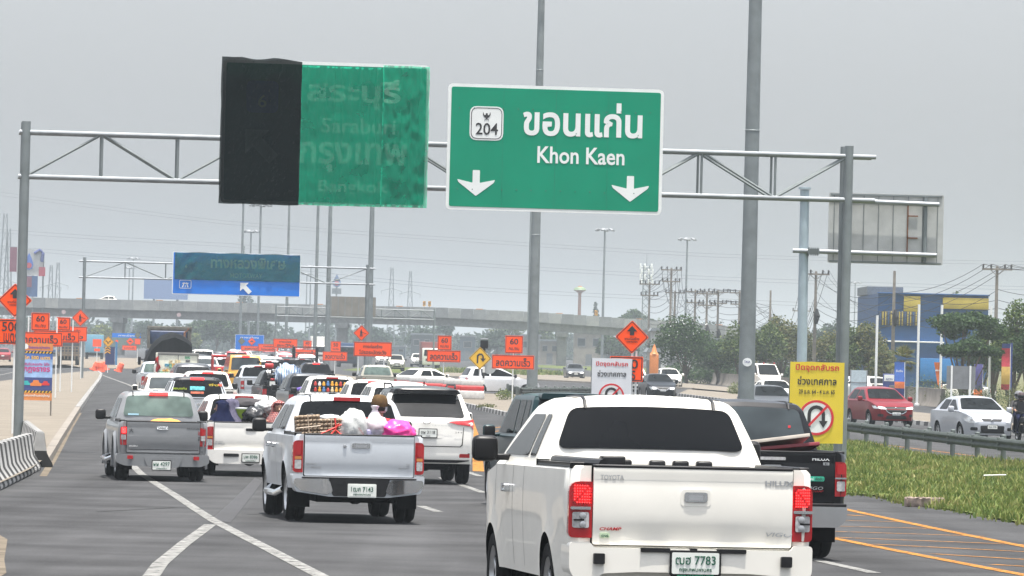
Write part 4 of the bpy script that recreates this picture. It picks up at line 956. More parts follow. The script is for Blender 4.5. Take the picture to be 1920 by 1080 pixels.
# the veiled sign
C2 = at(610, 251, 120.6); SC2 = F / 120.6
def s2(px, py): return ((px - 610) / SC2, -((py - 0.0245 * (px - 610)) - 251) / SC2)
SG2 = sign_board('destination_sign', 'overhead sign veiled in black and green shade cloth', 'road sign', 4.86, 3.36, mat('veiled green sheeting', (.0, .2, .12)), C2, yw, SIGNW, .075, .14)
def cloth(parent, name, x0, x1, z0, z1, m, wav, y0=-.03, nx=60, nz=44, top=None, fold=None, seams=()):
    from mathutils import noise
    bm = bmesh.new(); g = []
    for j in range(nz + 1):
        row = []
        for i in range(nx + 1):
            x = x0 + (x1 - x0) * i / nx; zt = z1 if top is None else z1 + top(x); z = z0 + (zt - z0) * j / nz
            y = y0 - wav * (.5 + noise.noise((x * 3.1, z * .7, x0)) + .5 * noise.noise((x * 1.3, z * 2.5, 3))) - wav * .5 * noise.noise((x * 9, z * 5, 1.))
            for s in seams: y -= .02 * math.exp(-((x - s) / .018) ** 2)
            if fold: y -= fold(x, z)
            y = min(y, -.022)
            row.append(bm.verts.new((x + .012 * noise.noise((z * 2, x, 5.)), y, z + .012 * noise.noise((x * 3, z, 9.)))))
        g.append(row)
    for j in range(nz):
        for i in range(nx): face(bm, (g[j][i], g[j][i + 1], g[j + 1][i + 1], g[j + 1][i]))
    bmesh.ops.solidify(bm, geom=bm.faces[:], thickness=.004)
    return fin(name, bm, m, parent, 60)
def net(name, col, a=.8, **k):
    return mat(name, col, rough=.75, var=.16, scale=1.5, detail=8, spec=.05, alpha=a, **k)
BLKC = net('black shade cloth', (.002, .007, .0075), .925); GRNC = net('green shade cloth', (.005, .34, .20), .66)
xd = s2(563, 250)[0]
cloth(SG2, 'black_cloth', -2.47, xd, -1.70, 1.74, BLKC, .025, -.05, 50, 44, lambda x: -.05 * max(0, math.sin((x + 2.0) * 4.2)) - .14 * max(0, (x + 1.15)) )
cloth(SG2, 'green_cloth', xd - .01, s2(716, 250)[0] + .03, -1.68, 1.58, GRNC, .018, -.035, 70, 60, None, None, [xd + .17 + .2 * k for k in range(9)])
cloth(SG2, 'green_cloth', s2(716, 250)[0], 2.42, -1.67, 1.64, GRNC, .05, -.05, 50, 50, None, lambda x, z: .06 * math.sin((x - 1.3) * 5 + z * .4) ** 2, [1.75, 1.97, 2.18, 2.33])
VW = mat('veiled white lettering', (.40, .60, .50), rough=.6, var=.05)
for s, px, py, h, wd, b in (('สระบุรี', 662, 176, .72, 2.2, .045), ('Saraburi', 672, 236, .36, 1.75, .03), ('กรุงเทพ', 663, 296, .72, 2.55, .045), ('Bangkok', 665, 353, .36, 1.65, .03)):
    x, z = s2(px, py); lettering(SG2, s, x, z, -.012, h, VW, wd, b)
x, z = s2(490, 182)
bm = bmesh.new(); prism(bm, rpoly(rect(.75, .75, x, z), .15), -.012, -.004); sh = fin('route_shield', bm, SIGNB, SG2)
lettering(sh, '6', x, z - .1, -.016, .3, VW, .2, .02)
AR2 = [(0, .0), (.52, -.0), (.36, -.17), (.72, -.53), (.53, -.72), (.17, -.36), (.0, -.52)]
x, z = s2(460, 243); bm = bmesh.new(); prism(bm, [(x + a * 1.08, z + b * 1.1) for a, b in AR2], -.012, -.004); fin('arrow', bm, VW, SG2)
bm = bmesh.new()
for x in (-1.8, 0, 1.8): box(bm, x - .04, x + .04, .05, .3, -1.3, 1.3)
fin('bracket', bm, GALVD, SG2)
# second gantry and the blue motorway sign
GA = gx(153, 338); GB = gx(684, 340); yw = yaw_of(GA, GB)
gantry('sign_gantry', 'middle truss gantry carrying the blue motorway sign', GA, GB, 6.75, 7.8, 7, .10, (.35, .5))
S3 = F / 337; C3 = at(443.5, 514.5, 337)
def s3(px, py): return ((px - 443.5) / S3, -((py - .0245 * (px - 443.5)) - 514.5) / S3)
BS = sign_board('motorway_sign', 'blue overhead motorway sign half covered by a green cloth', 'road sign', 8.38, 2.78, SIGNB, C3, yw, SIGNW, .05, .05)
x, z = s3(449, 500); tt = mat('veiled teal lettering', (.7, .85, .8))
lettering(BS, 'ทางหลวงพิเศษ', *s3(465, 494), -.012, .72, tt, 4.9, .05); lettering(BS, 'MOTORWAY', *s3(462, 517), -.012, .30, tt, 2.1, .025)
lettering(BS, '6', *s3(349, 499), -.012, .22, tt, .14, .02)
x, z = s3(451, 530); bm = bmesh.new(); prism(bm, [(x + a * 1.05, z + b * 1.05) for a, b in AR2], -.045, -.004); fin('arrow', bm, SIGNW, BS)
x, z = s3(348, 533)
bm = bmesh.new()
o_, i_ = rpoly(rect(.78, .55, x, z), .09), rpoly(rect(.72, .49, x, z), .07); va = [bm.verts.new((p[0], -.015, p[1])) for p in o_]; vb = [bm.verts.new((p[0], -.015, p[1])) for p in i_]
for i in range(len(va)): face(bm, (va[i], va[(i + 1) % len(va)], vb[(i + 1) % len(va)], vb[i]))
for p in ([(-.22, -.2), (-.14, -.2), (-.05, .12), (-.1, .12)], [(.22, -.2), (.14, -.2), (.05, .12), (.1, .12)], [(-.2, .03), (.2, .03), (.2, .09), (-.2, .09)], [(-.02, -.2), (.02, -.2), (.015, -.05), (-.015, -.05)]): prism(bm, [(x + a, z + b) for a, b in p], -.018, -.01)
fin('motorway_symbol', bm, SIGNW, BS)
GRN2 = net('teal shade cloth', (.0, .125, .125), .72)
def sag(x, z): return .25 * max(0, 1 - abs(x + 3.2) / 1.3) * math.sin((z - x) * 3) ** 2 * .3
cloth(BS, 'green_cloth', -4.05, 4.15, -.42, 1.40, GRN2, .05, -.04, 80, 24, lambda x: -.06 * math.sin(x * 1.3) ** 2, sag)
# third, far gantry
GA = gx(515, 600); GB = gx(812, 602)
gantry('sign_gantry', 'farthest thin truss gantry in front of the overpass', GA, GB, 5.95, 7.0, 12, .09, (.1, .1))
o = sign_board('road_sign', 'pale back of a sign board on the farthest gantry', 'road sign', 5.4, 2.3, CONCP, at(661, 575, 599), 0)
bm = bmesh.new()
for k in range(7): box(bm, -2.5 + k * .8, -2.44 + k * .8, -.05, -.006, -1.1, 1.1)
fin('stiffener', bm, GALVD, o)
# cantilever sign seen from behind
P0 = gx(1500, 129); t = thing('cantilever_sign', 'grey sign back held by two pipe arms on a round pole', 'road sign', P0); s = F / 129
def lp(px, py): 
    q = at(px, py, 129); return q - P0
bm = bmesh.new(); tube(bm, [Vector((0, 0, 0)), lp(1509, 356)], [.135, .115], 16); box(bm, -.16, .16, -.16, .16, -.02, .03); v = lp(1509, 355); lathe(bm, [(.16, 0), (.16, .05), (0, .06)], Matrix.Translation(v), 14); fin('pole', bm, mat('pale blue grey steel', (.36, .44, .48), rough=.5, metal=.25, var=.1, scale=3), t)
for a, b in (((1486, 470), (1755, 479)), ((1493, 372), (1760, 384))):
    bm = bmesh.new(); A, B = lp(*a), lp(*b); A.y = B.y = -.12; tube(bm, [A, B], .058, 12); fin('arm', bm, GALV, t)
bm = bmesh.new(); A = lp(1526, 472); 
for k in range(5): box(bm, A.x - .14 + k * .055, A.x - .12 + k * .055, -.25, .0, A.z - .1, A.z + .1)
box(bm, A.x - .16, A.x + .13, -.2, -.04, A.z - .07, A.z + .07); fin('clamp', bm, GALVD, t)
c = lp(1661, 429)
BK = mat('sign back aluminium', (.42, .43, .42), rough=.6, metal=.1, var=.12, scale=2.5, detail=8)
bm = bmesh.new(); prism(bm, rpoly(rect(2.88, 1.76, c.x, c.z), .05), .04, .08); pn = fin('panel', bm, BK, t)
bm = bmesh.new()
for k in range(8): x = c.x - 1.3 + k * .37; box(bm, x - .008, x + .008, .02, .04, c.z - .82, c.z + .82)
for zz in (-.84, .84): box(bm, c.x - 1.4, c.x + 1.4, .01, .04, c.z + zz - .02, c.z + zz + .02)
fin('panel_rib', bm, GALVD, pn)
bm = bmesh.new()
for x in (-.95, .98): tube(bm, [(c.x + x, -.03, c.z - .8), (c.x + x, -.03, c.z + .8)], .05, 8)
fin('upright', bm, GALVD, t)
bm = bmesh.new()
for q in ((.55, .35, .25), (.55, -.2, .25)): box(bm, c.x + q[0] - .02, c.x + q[0] + q[2], .0, .03, c.z + q[1] - .03, c.z + q[1])
box(bm, c.x + .53, c.x + .56, .0, .03, c.z - .7, c.z + .7); fin('rusty_brace', bm, mat('rust', (.2, .09, .05), rough=.9, var=.4, scale=8), t)

# ------------------------------------------------------------------ high masts and lamp poles
def mast(label, px, d, h=24.5, r0=.27, r1=.13, top=True, group='high mast lights along the road', sticker=False):
    p = gx(px, d); t = thing('high_mast', label, 'lamp mast', p, group=group)
    bm = bmesh.new(); n = 6; tube(bm, [(0, 0, h * k / n) for k in range(n + 1)], [r0 + (r1 - r0) * k / n for k in range(n + 1)], 16)
    for k in (.33, .66): lathe(bm, [(r0 + (r1 - r0) * k + .012, h * k - .02), (r0 + (r1 - r0) * k + .014, h * k), (r0 + (r1 - r0) * k, h * k + .02)], None, 16)
    lathe(bm, [(r0 + .16, 0), (r0 + .16, .05), (r0 + .02, .06), (r0 + .01, .3)], None, 16)
    fin('pole', bm, GALVD, t)
    if top:
        bm = bmesh.new(); lathe(bm, [(.0, h + .25), (.35, h + .2), (.4, h), (.2, h - .25), (0, h - .3)], None, 12)
        lathe(bm, [(1.05, h - .04), (1.1, h), (1.05, h + .04), (1.0, h), (1.05, h - .04)], None, 20)
        for k in range(6): a = k * math.pi / 3 + .3; tube(bm, [(0, 0, h), (1.05 * math.cos(a), 1.05 * math.sin(a), h)], .05, 6)
        fin('lamp_ring', bm, GALV, t)
        for k in range(6):
            a = k * math.pi / 3 + .3; bm = bmesh.new(); M4 = Matrix.Translation((1.5 * math.cos(a), 1.5 * math.sin(a), h + .05)) @ Matrix.Rotation(a, 4, 'Z') @ Matrix.Rotation(R(28), 4, 'Y')
            box(bm, -.42, .36, -.3, .3, -.12, .16, 0, .05, M4); fin('floodlight', bm, mat('floodlight casing', (.22, .23, .24), rough=.5), t)
    return t
m1 = mast('thick grey mast on the right carrying an oval TASA sticker', 1397, 165, 30, .27, .14)
s = F / 165; hz = 2.7 + (655 - 679 + .0245 * 440) / s
bm = bmesh.new()
pl = [(.15 * math.cos(a), hz + .135 * math.sin(a)) for a in rng(0, 6.283, 25)[:-1]]
ov = panel(pl, lambda x, z: (x, -math.sqrt(.274 ** 2 - x * x) - .004, z), rng(-.16, .16, 9)); bm.free()
ov = fin('sticker', ov, SIGNW, m1); lettering(ov, 'TASA', .0, hz + .01, -.2795, .075, mat('navy ink', (.03, .04, .2)), .2, .015)
mast('tall grey mast standing behind the Khon Kaen sign', 997, 278, 27, .3, .15)
for lab, px, d, r in (('grey mast right of the blue sign, behind the worker sign', 690, 400, .268), ('grey mast between the veiled sign and the second gantry', 612, 470, .25), ('slim grey mast just right of the blue sign edge', 589, 560, .22), ('slim mast behind the right part of the blue sign', 535, 660, .22), ('slim mast left of the lit pair, behind the blue sign', 449, 770, .22),
        ('mast with a flood light ring, taller of the pair above the blue sign', 482, 815, .22), ('mast with a flood light ring, lower of the pair above the blue sign', 465, 1010, .24), ('far mast with lamp ring, nearer of the pair above the left gantry', 246, 1380, .26), ('far mast with lamp ring, smaller of the pair above the left gantry', 239, 1560, .26),
        ('far mast with lamp ring beside the right edge of the blue sign', 579, 1440, .26), ('mast with flood light ring left of the water tower line', 1128, 925, .27), ('mast with flood light ring above the utility poles', 1283, 985, .27), ('thin mast hidden behind the Khon Kaen sign mast', 989, 700, .2), ('faint small mast between the two lit pairs', 572, 1600, .26), ('small far mast with lamps at left of the billboard gap', 1600, 1500, .2)):
    mast(lab, px, d, 22. if r == .268 else 24.5, r, .12 if d < 700 else .16)

# ------------------------------------------------------------------ orange roadwork signs
def post(t, x, top, m=SIGNW, r=.035, y=.075):
    bm = bmesh.new(); tube(bm, [(x, y, -2.9 - 0 if False else t['foot']), (x, y, top)], r, 8); fin('post', bm, m, t)
def plate_sign(t, cx, cz, w, h, lines, m=ORANGE, ink=INK, y=0., rim=True, r=.03, nm='panel', bold=.02):
    bm = bmesh.new(); prism(bm, rpoly(rect(w, h, cx, cz), r), y, y + .02); o = fin(nm, bm, m, t)
    if rim:
        bm = bmesh.new(); b = .02; o_, i_ = rpoly(rect(w - b * 2, h - b * 2, cx, cz), r * .7), rpoly(rect(w - b * 5, h - b * 5, cx, cz), r * .5)
        va = [bm.verts.new((p[0], y - .004, p[1])) for p in o_]; vb = [bm.verts.new((p[0], y - .004, p[1])) for p in i_]
        for i in range(len(va)): face(bm, (va[i], va[(i + 1) % len(va)], vb[(i + 1) % len(va)], vb[i]))
        fin('border', bm, ink, o)
    for s, dz, hh, ww in lines: lettering(o, s, cx, cz + dz, y - .006, hh, ink, ww, bold)
    return o
def diamond(t, cx, cz, side, kind, m=ORANGE, y=0.):
    k = side * .7071; P = rpoly([(cx, cz - k), (cx + k, cz), (cx, cz + k), (cx - k, cz)], side * .06)
    bm = bmesh.new(); prism(bm, P, y, y + .02); o = fin('diamond_panel', bm, m, t)
    bm = bmesh.new(); f = lambda q: rpoly([(cx, cz - k * q), (cx + k * q, cz), (cx, cz + k * q), (cx - k * q, cz)], side * .05)
    va = [bm.verts.new((p[0], y - .004, p[1])) for p in f(.95)]; vb = [bm.verts.new((p[0], y - .004, p[1])) for p in f(.89)]
    for i in range(len(va)): face(bm, (va[i], va[(i + 1) % len(va)], vb[(i + 1) % len(va)], vb[i]))
    fin('border', bm, INK, o); s = side; bm = bmesh.new()
    def pr(poly, r=0): prism(bm, rpoly([(cx + a * s, cz + b * s) for a, b in poly], r * s), y - .01, y - .003)
    if kind == 'arrow':
        pr([(-.09, .08), (.09, .08), (.09, .24), (.22, .24), (0, .48), (-.22, .24), (-.09, .24)])
    elif kind == 'worker':
        pr([(-.06, .3), (.03, .32), (.05, .22), (-.02, .2), (-.07, .24)], .02); pr([(-.12, .2), (.02, .2), (.06, .02), (-.1, .0)], .02); pr([(-.1, .04), (-.03, .04), (-.04, -.3), (-.14, -.3)]); pr([(-.02, .04), (.06, .04), (.1, -.3), (.0, -.3)]); pr([(0, .16), (.08, .08), (.22, .06), (.22, .03), (.06, .04), (-.02, .1)]); pr([(.05, .1), (.3, -.02), (.42, .0), (.42, -.05), (.3, -.06)])
    elif kind == 'uturn':
        A = [(-.18, -.3), (-.06, -.3), (-.06, .1)] + [(-.06 + .11 - .11 * math.cos(a), .1 + .11 * math.sin(a)) for a in rng(0, 3.14, 9)[1:-1]] + [(.16, .1), (.16, -.08), (.28, -.08), (.1, -.3), (-.08 + .02, -.08), (.04, -.08), (.04, .1)]
        pr([(-.2, -.3), (-.1, -.3), (-.1, .12), (-.02, .2), (.08, .2), (.14, .12), (.14, -.02), (.24, -.02), (.24, .14), (.12, .31), (-.06, .31), (-.2, .18)]); pr([(.02, .0), (.36, .0), (.19, -.22)])
    elif kind == 'split':
        for q in (-1, 1): pr([(q * .02, -.25), (q * .09, -.25), (q * .12, -.05), (q * .26, .1), (q * .21, .15), (q * .04, -.02)][::q]); pr([(q * .14, .12), (q * .3, .0), (q * .34, .2)][::q])
    elif kind == 'bump': pr([(-.3, -.1), (.3, -.1), (.2, .08), (.0, .14), (-.2, .08)], .04)
    bm2 = fin('symbol', bm, INK, o)
    if kind == 'arrow': lettering(o, 'งานก่อสร้าง', cx, cz - side * .06, y - .006, side * .13, INK, side * .62, .02); lettering(o, 'CONSTRUCTION', cx, cz - side * .2, y - .006, side * .065, INK, side * .46, .01)
    return o
def rig(name, label, px, d, px0, py0, group, cat='road sign', rz=0.):
    """sign assembly: origin at (px0, py0); posts reach the ground"""
    c = at(px0, py0, d); t = thing(name, label, cat, c, rz, group); t['foot'] = zg(d) - c.z - .02; return t, F / d
GW = 'orange roadwork signs beside the lanes'
def slow(label, px, py, d, wpx, hpx, top=None, tw=(.5, .5), speed='60', extra=None, posts=(0,)):
    """ลดความเร็ว plate, speed plate above"""
    t, s = rig('roadwork_sign', label, px, d, px, py, GW); w, h = wpx / s, hpx / s
    plate_sign(t, 0, 0, w, h, [('ลดความเร็ว', .0, h * .62, w * .82)], bold=.035)
    if top:
        x, z, tw, th = (top[0] - px) / s, (py - top[1]) / s, top[2] / s, top[3] / s
        plate_sign(t, x, z, tw, th, [(speed, th * .17, th * .34, tw * .48), ('กม./ชม', -th * .22, th * .2, tw * .6)], y=-.002, bold=.03)
    for q in posts: post(t, q * w, h * .3 + (top and (py - top[1]) / s or 0), r=.03)
    return t
slow('slow down sign with 60 plate right of the u-turn diamond', 962, 679, 255, 79, 26, (963, 646, 33, 33))
slow('slow down sign with 60 plate left of the u-turn diamond', 832, 668, 310, 63, 22, (833, 643, 26, 27))
slow('slow down sign with 50 plate left of the worker signs', 628, 668, 430, 46, 17, (629, 650, 19, 20), speed='50')
slow('slow down sign with 40 plate over the queue', 574, 662, 500, 40, 14, (576, 646, 16, 15), speed='40')
slow('nearest left slow down sign with 60 plate, partly behind the gantry post', 71, 636, 222, 92, 26, (75, 603, 34, 33), posts=(.38, -.2))
slow('left slow down sign with 60 plate just beyond the nearest one', 106, 631, 247, 86, 22, (118, 607, 26, 25), posts=(.1, .35))
def two_line(label, px, py, d, wpx, hpx, l1, l2, dia=None, posts=(-.38, .38)):
    t, s = rig('roadwork_sign', label, px, d, px, py, GW); w, h = wpx / s, hpx / s
    plate_sign(t, 0, 0, w, h, [(l1, h * .2, h * .26, w * .5), (l2, -h * .2, h * .3, w * .72)], bold=.035)
    if dia: diamond(t, (dia[0] - px) / s, (py - dia[1]) / s, dia[2] / s / 1.414, 'worker', y=-.003)
    for q in posts: post(t, q * w, h * .3 if q else (py - dia[1]) / s, r=.035)
two_line('orange worker diamond above a two line plate before the thick mast', 699, 655, 318, 71, 27, 'ทางก่อสร้าง', 'โปรดระมัดระวัง', (677, 625, 30), (-.38, .3))
two_line('orange worker diamond above a plate at the left gantry leg', 138, 626, 332, 50, 27, 'ทางก่อสร้าง', 'ระวัง', (150, 596, 32), (.3,))
two_line('orange two line plate in the middle of the far queue', 535, 644, 470, 45, 17, 'ทางเบี่ยง', 'ระวัง')
two_line('small orange two line plate left of the others over the queue', 503, 652, 560, 38, 14, 'งานก่อสร้าง', 'โปรดระวัง')
for lab, px, pr_ in (('orange construction diamond above a 500 metre plate at the far left', 28, (22, 622, 49)), ('orange construction diamond above a 500 metre plate behind the white banner', 1185, (1176, 692, 62))):
    t, s = rig('roadwork_sign', lab, px, 137 if px < 100 else 150, px, 563 if px < 100 else 632, GW); s = s
    diamond(t, 0, 0, (64 if px < 100 else 63) / s / 1.414, 'arrow')
    cx, cz, hh = (pr_[0] - px) / s, ((563 if px < 100 else 632) - pr_[1]) / s, 47 / s
    plate_sign(t, cx, cz, pr_[2] / s, hh, [('500', hh * .2, hh * .38, pr_[2] / s * .7), ('เมตร', -hh * .24, hh * .36, pr_[2] / s * .55)], y=-.002, bold=.02)
    post(t, .02, .2); post(t, .14, -.4, r=.03)
# yellow u-turn diamond on its striped flasher post
t, s = rig('u_turn_sign', 'yellow u-turn diamond beside a small traffic flasher post', 900, 262, 900, 672, None); diamond(t, 0, 0, 43 / s / 1.414, 'uturn', SIGNY); post(t, 0, .2)
t, s = rig('flasher_post', 'black and white flasher post with a round grey disc behind the yellow diamond', 907, 264, 907, 690, None, 'flasher')
z0 = t['foot']; bm = bmesh.new(); k = 0; z = z0
while z < .9: tube(bm, [(0, 0, z), (0, 0, z + .3)], .06, 10, k % 2); z += .3; k += 1
fin('pole', bm, [INK, SIGNW], t)
bm = bmesh.new(); box(bm, -.2, .2, -.14, .1, 1.0, 1.42, 0, .03); tube(bm, [(0, 0, .9), (0, 0, 1.0)], .05); fin('signal_head', bm, BLACKP, t)
bm = bmesh.new(); box(bm, -.2, .2, -.2, .12, 1.45, 1.52, 0, .01); fin('signal_hood', bm, GALV, t)
bm = bmesh.new(); lathe(bm, [(0, .02), (.36, .02), (.36, 0), (0, 0)], Matrix.Translation((.28, .05, .06)) @ Matrix.Rotation(R(90), 4, 'X'), 24); fin('disc', bm, mat('grey disc', (.33, .36, .37)), t)
# banners
BY = mat('yellow vinyl banner', (.66, .50, .03), rough=.4, var=.05, scale=2, coat=.2); BW = mat('white vinyl banner', (.60, .62, .65), rough=.45, var=.05, scale=2); REDI = mat('red ink', (.55, .02, .03), rough=.5, var=0)
def banner(label, px, py, d, wpx, hpx, m, date=None):
    t, s = rig('banner', label, px, d, px, py, None, 'banner', R(3)); w, h = wpx / s, hpx / s
    from mathutils import noise
    bm = bmesh.new(); bm.faces.new([bm.verts.new((a, 0, b)) for a, b in rect(w, h)]); cuts(bm, 0, rng(-w / 2, w / 2, 16)[1:-1]); cuts(bm, 2, rng(-h / 2, h / 2, 20)[1:-1])
    for v in bm.verts: v.co.y = .004 * noise.noise((v.co.x * 2, v.co.z * 3, px)) ; v.co.x += .008 * noise.noise((v.co.z * 3, 0, px)); v.co.z += .012 * noise.noise((v.co.x * 3, 5, px))
    bmesh.ops.solidify(bm, geom=bm.faces[:], thickness=.003); o = fin('sheet', bm, m, t, 60)
    y = -.006; lettering(o, 'ปิดจุดกลับรถ', 0, h * .425, y, w * .15, REDI, w * .80, .028); lettering(o, 'ช่วงเทศกาล', 0, h * .425 - w * .23, y, w * .155, INK, w * .72, .028)
    zc = -h * .185 if date else h / 2 - w * .95
    if date: lettering(o, date, 0, h * .135, y, w * .08, INK, w * .66, .015)
    r = w * .325
    bm = bmesh.new(); lathe(bm, [(0, .0), (r, .0), (r, -.004), (0, -.004)], Matrix.Translation((0, y, zc)) @ Matrix.Rotation(R(90), 4, 'X'), 40); fin('disc', bm, SIGNW, o)
    bm = bmesh.new(); k = r * .5; P = [(-k, -k * 1.1), (-k * .62, -k * 1.1), (-k * .62, k * .4)] + [(-k * .62 * math.cos(a), k * .4 + k * .62 * math.sin(a)) for a in rng(0, 3.1416, 9)[1:-1]] + [(k * .62, k * .4), (k * .62, -k * .35)]
    Q = [(k, -k * .35), (k, k * .4)] + [(k * math.cos(a), k * .4 + k * math.sin(a)) for a in rng(0, 3.1416, 9)[1:-1]] + [(-k, k * .4)]
    prism(bm, [(a, zc + b) for a, b in P + Q], y - .008, y - .003); prism(bm, [(a, zc + b) for a, b in ((k * .3, -k * .35), (k * 1.3, -k * .35), (k * .81, -k * 1.15))], y - .008, y - .003); fin('u_turn_arrow', bm, INK, o)
    bm = bmesh.new(); va = [bm.verts.new((r * math.cos(a), y - .014, zc + r * math.sin(a))) for a in rng(0, 6.2832, 41)[:-1]]; vb = [bm.verts.new((r * .86 * math.cos(a), y - .014, zc + r * .86 * math.sin(a))) for a in rng(0, 6.2832, 41)[:-1]]
    for i in range(40): face(bm, (va[i], va[(i + 1) % 40], vb[(i + 1) % 40], vb[i]))
    a = R(47); c, s2_ = math.cos(a), math.sin(a); q = r * .065
    prism(bm, [(c * u - s2_ * v, zc + s2_ * u + c * v) for u, v in ((-r * .9, -q), (r * .9, -q), (r * .9, q), (-r * .9, q))], y - .018, y - .013); fin('prohibition_ring', bm, REDI, o)
    for q in (-.49, .49): post(t, q * w, h / 2, GALVD, .03, .045)
banner('yellow vinyl banner with a no u-turn symbol and dates, on the gantry leg', 1531, 755, 112, 102, 152, BY, '29 ธ.ค. 64 - 4 ม.ค. 65')
banner('white vinyl banner with a no u-turn symbol behind the large white pickup', 1146, 747, 146, 75, 150, BW)
# festive road safety banner at the left
t, s = rig('banner', 'blue and orange road safety banner with cartoon cars on the left pavement', 69, 170, 69, 697, None, 'banner', R(6)); w, h = 58 / s, 107 / s
BLB = mat('blue banner print', (.07, .16, .45), var=.25, scale=3); OB = mat('orange banner print', (.62, .22, .06), var=.1); LB = mat('light blue banner print', (.28, .42, .66), var=.3, scale=3)
bm = bmesh.new(); prism(bm, rect(w, h), 0, .012); pn = fin('sheet', bm, BLB, t)
def bandp(name, z0, z1, m, y=-.003, x0=-.5, x1=.5):
    bm = bmesh.new(); prism(bm, [(w * x0, h * z0), (w * x1, h * z0), (w * x1, h * z1), (w * x0, h * z1)], y, 0); return fin(name, bm, m, pn)
bandp('top_band', .37, .5, OB); bandp('bottom_band', -.5, -.36, OB); bandp('sky_band', -.1, .22, LB); bandp('ground_band', -.33, -.1, mat('dark blue print', (.04, .06, .2)))
for zz in (.34, -.35):
    bandp('hazard_band', zz - .018, zz + .018, INK, -.004); bm = bmesh.new()
    for k in range(9): x = w * (-.5 + k / 9); prism(bm, [(x, h * (zz - .018)), (x + w * .05, h * (zz - .018)), (x + w * .09, h * (zz + .018)), (x + w * .04, h * (zz + .018))], -.007, -.003)
    fin('hazard_stripes', bm, SIGNY, pn)
PINK = mat('pink print', (.5, .03, .18)); OYE = mat('yellow print', (.8, .45, .06))
lettering(pn, 'วิ่งลอดระหว่างเกาะ', .06, h * .43, -.006, .1, mat('purple print', (.12, .05, .35)), w * .7, .03)
lettering(pn, 'อีก 500 เมตร', 0, h * .25, -.006, .13, OYE, w * .85, .04); lettering(pn, 'ขับขี่ปลอดภัย ใส่ใจ', 0, h * .135, -.006, .1, PINK, w * .8, .03); lettering(pn, 'กฎจราจร', 0, h * .03, -.006, .2, PINK, w * .85, .06); lettering(pn, 'เทศบาลตำบลปรุใหญ่', 0, -h * .42, -.006, .1, SIGNW, w * .85, .03)
for k, m in enumerate((mat('teal print', (.03, .4, .4)), mat('orange print', (.7, .2, .04)), mat('red print', (.6, .03, .03)))):
    bm = bmesh.new(); x = w * (-.33 + k * .31); z = -h * .2; q = w * (.13 if k != 1 else .18)
    prism(bm, rpoly([(x - q, z - q * .5), (x + q, z - q * .5), (x + q, z), (x + q * .6, z + q * .1), (x + q * .45, z + q * .55), (x - q * .45, z + q * .55), (x - q * .6, z + q * .1), (x - q, z)], q * .12), -.008, -.002); fin('printed_car', bm, m, pn)
bm = bmesh.new(); lathe(bm, [(0, 0), (.09, 0), (.09, -.01), (0, -.01)], Matrix.Translation((-w * .38, -.004, h * .44)) @ Matrix.Rotation(R(90), 4, 'X'), 20); fin('seal', bm, SIGNW, pn)
for q in (-.48, .48): post(t, q * w, h * .5, CONCP, .025)
# far blue boards with roadwork diamonds
t, s = rig('advance_sign', 'blue board with two diamonds standing in the far queue', 468, 620, 468, 642, None); plate_sign(t, 0, 0, 54 / s, 29 / s, [('ทางเบี่ยง', .6, .25, 2.2)], SIGNB, SIGNW); diamond(t, -15 / s, 2 / s, 14 / s / 1.414, 'none', mat('olive sheeting', (.12, .13, .09)), -.03); diamond(t, 4 / s, 2 / s, 15 / s / 1.414, 'bump', ORANGE, -.03); plate_sign(t, 6 / s, -11 / s, 44 / s, 9 / s, [('ลดความเร็ว', 0, 5 / s, 30 / s)], ORANGE, y=-.05)
for q in (-1.2, 1.2): post(t, q, .5)
t, s = rig('advance_sign', 'blue and green board with diamonds in the construction zone', 237, 640, 237, 640, None); plate_sign(t, 0, 11 / s, 54 / s, 8 / s, [('ทางเบี่ยง', 0, .25, 2.)], SIGNB, SIGNW, rim=False); plate_sign(t, 0, -3 / s, 54 / s, 20 / s, [], mat('grey green board', (.12, .17, .16)), rim=False); diamond(t, 7 / s, 0, 15 / s / 1.414, 'bump', ORANGE, -.03); diamond(t, 21 / s, 12 / s, 13 / s / 1.414, 'none', MATS['olive sheeting'], -.03); plate_sign(t, 21 / s, 0, 11 / s, 11 / s, [], ORANGE, y=-.03); plate_sign(t, 6 / s, -12 / s, 27 / s, 9 / s, [('ลดความเร็ว', 0, 4 / s, 20 / s)], ORANGE, y=-.05)
for q in (-1.4, 1.4): post(t, q, .5)
t, s = rig('split_lane_sign', 'yellow split lane diamond over chevrons on a dark blue arrow trailer', 203, 420, 203, 641, None)
diamond(t, 0, 0, 21 / s / 1.414, 'split', mat('amber sheeting', (.85, .40, .02)), -.03)
plate_sign(t, 4 / s, -26 / s, 18 / s, 34 / s, [], mat('navy board', (.025, .035, .12)), rim=False); plate_sign(t, 15.5 / s, -21 / s, 4 / s, 44 / s, [], mat('mid blue board', (.06, .2, .38)), rim=False); bm = bmesh.new()
for k in range(3): z = (-11 - 4.5 * k) / s; prism(bm, [(-6 / s, z - 2.5 / s), (-1 / s, z + 1 / s), (4.5 / s, z - 2.5 / s), (4.5 / s, z - .2 / s), (-1 / s, z + 3 / s), (-6 / s, z - .2 / s)], -.03, -.01)
fin('chevron', bm, MATS['amber sheeting'], t); post(t, 0, .3)
for lab, px, py, d, a, b in (('small orange plate left of the split lane sign', 182, 643, 600, 16, 14), ('lower small orange plate left of the split lane sign', 182, 656, 560, 11, 5), ('small orange square right of the split lane diamond', 219, 640, 520, 5, 5)):
    t, s = rig('roadwork_sign', lab, px, d, px, py, GW); plate_sign(t, 0, 0, a / s, b / s, [], ORANGE, rim=False); post(t, 0, .1)
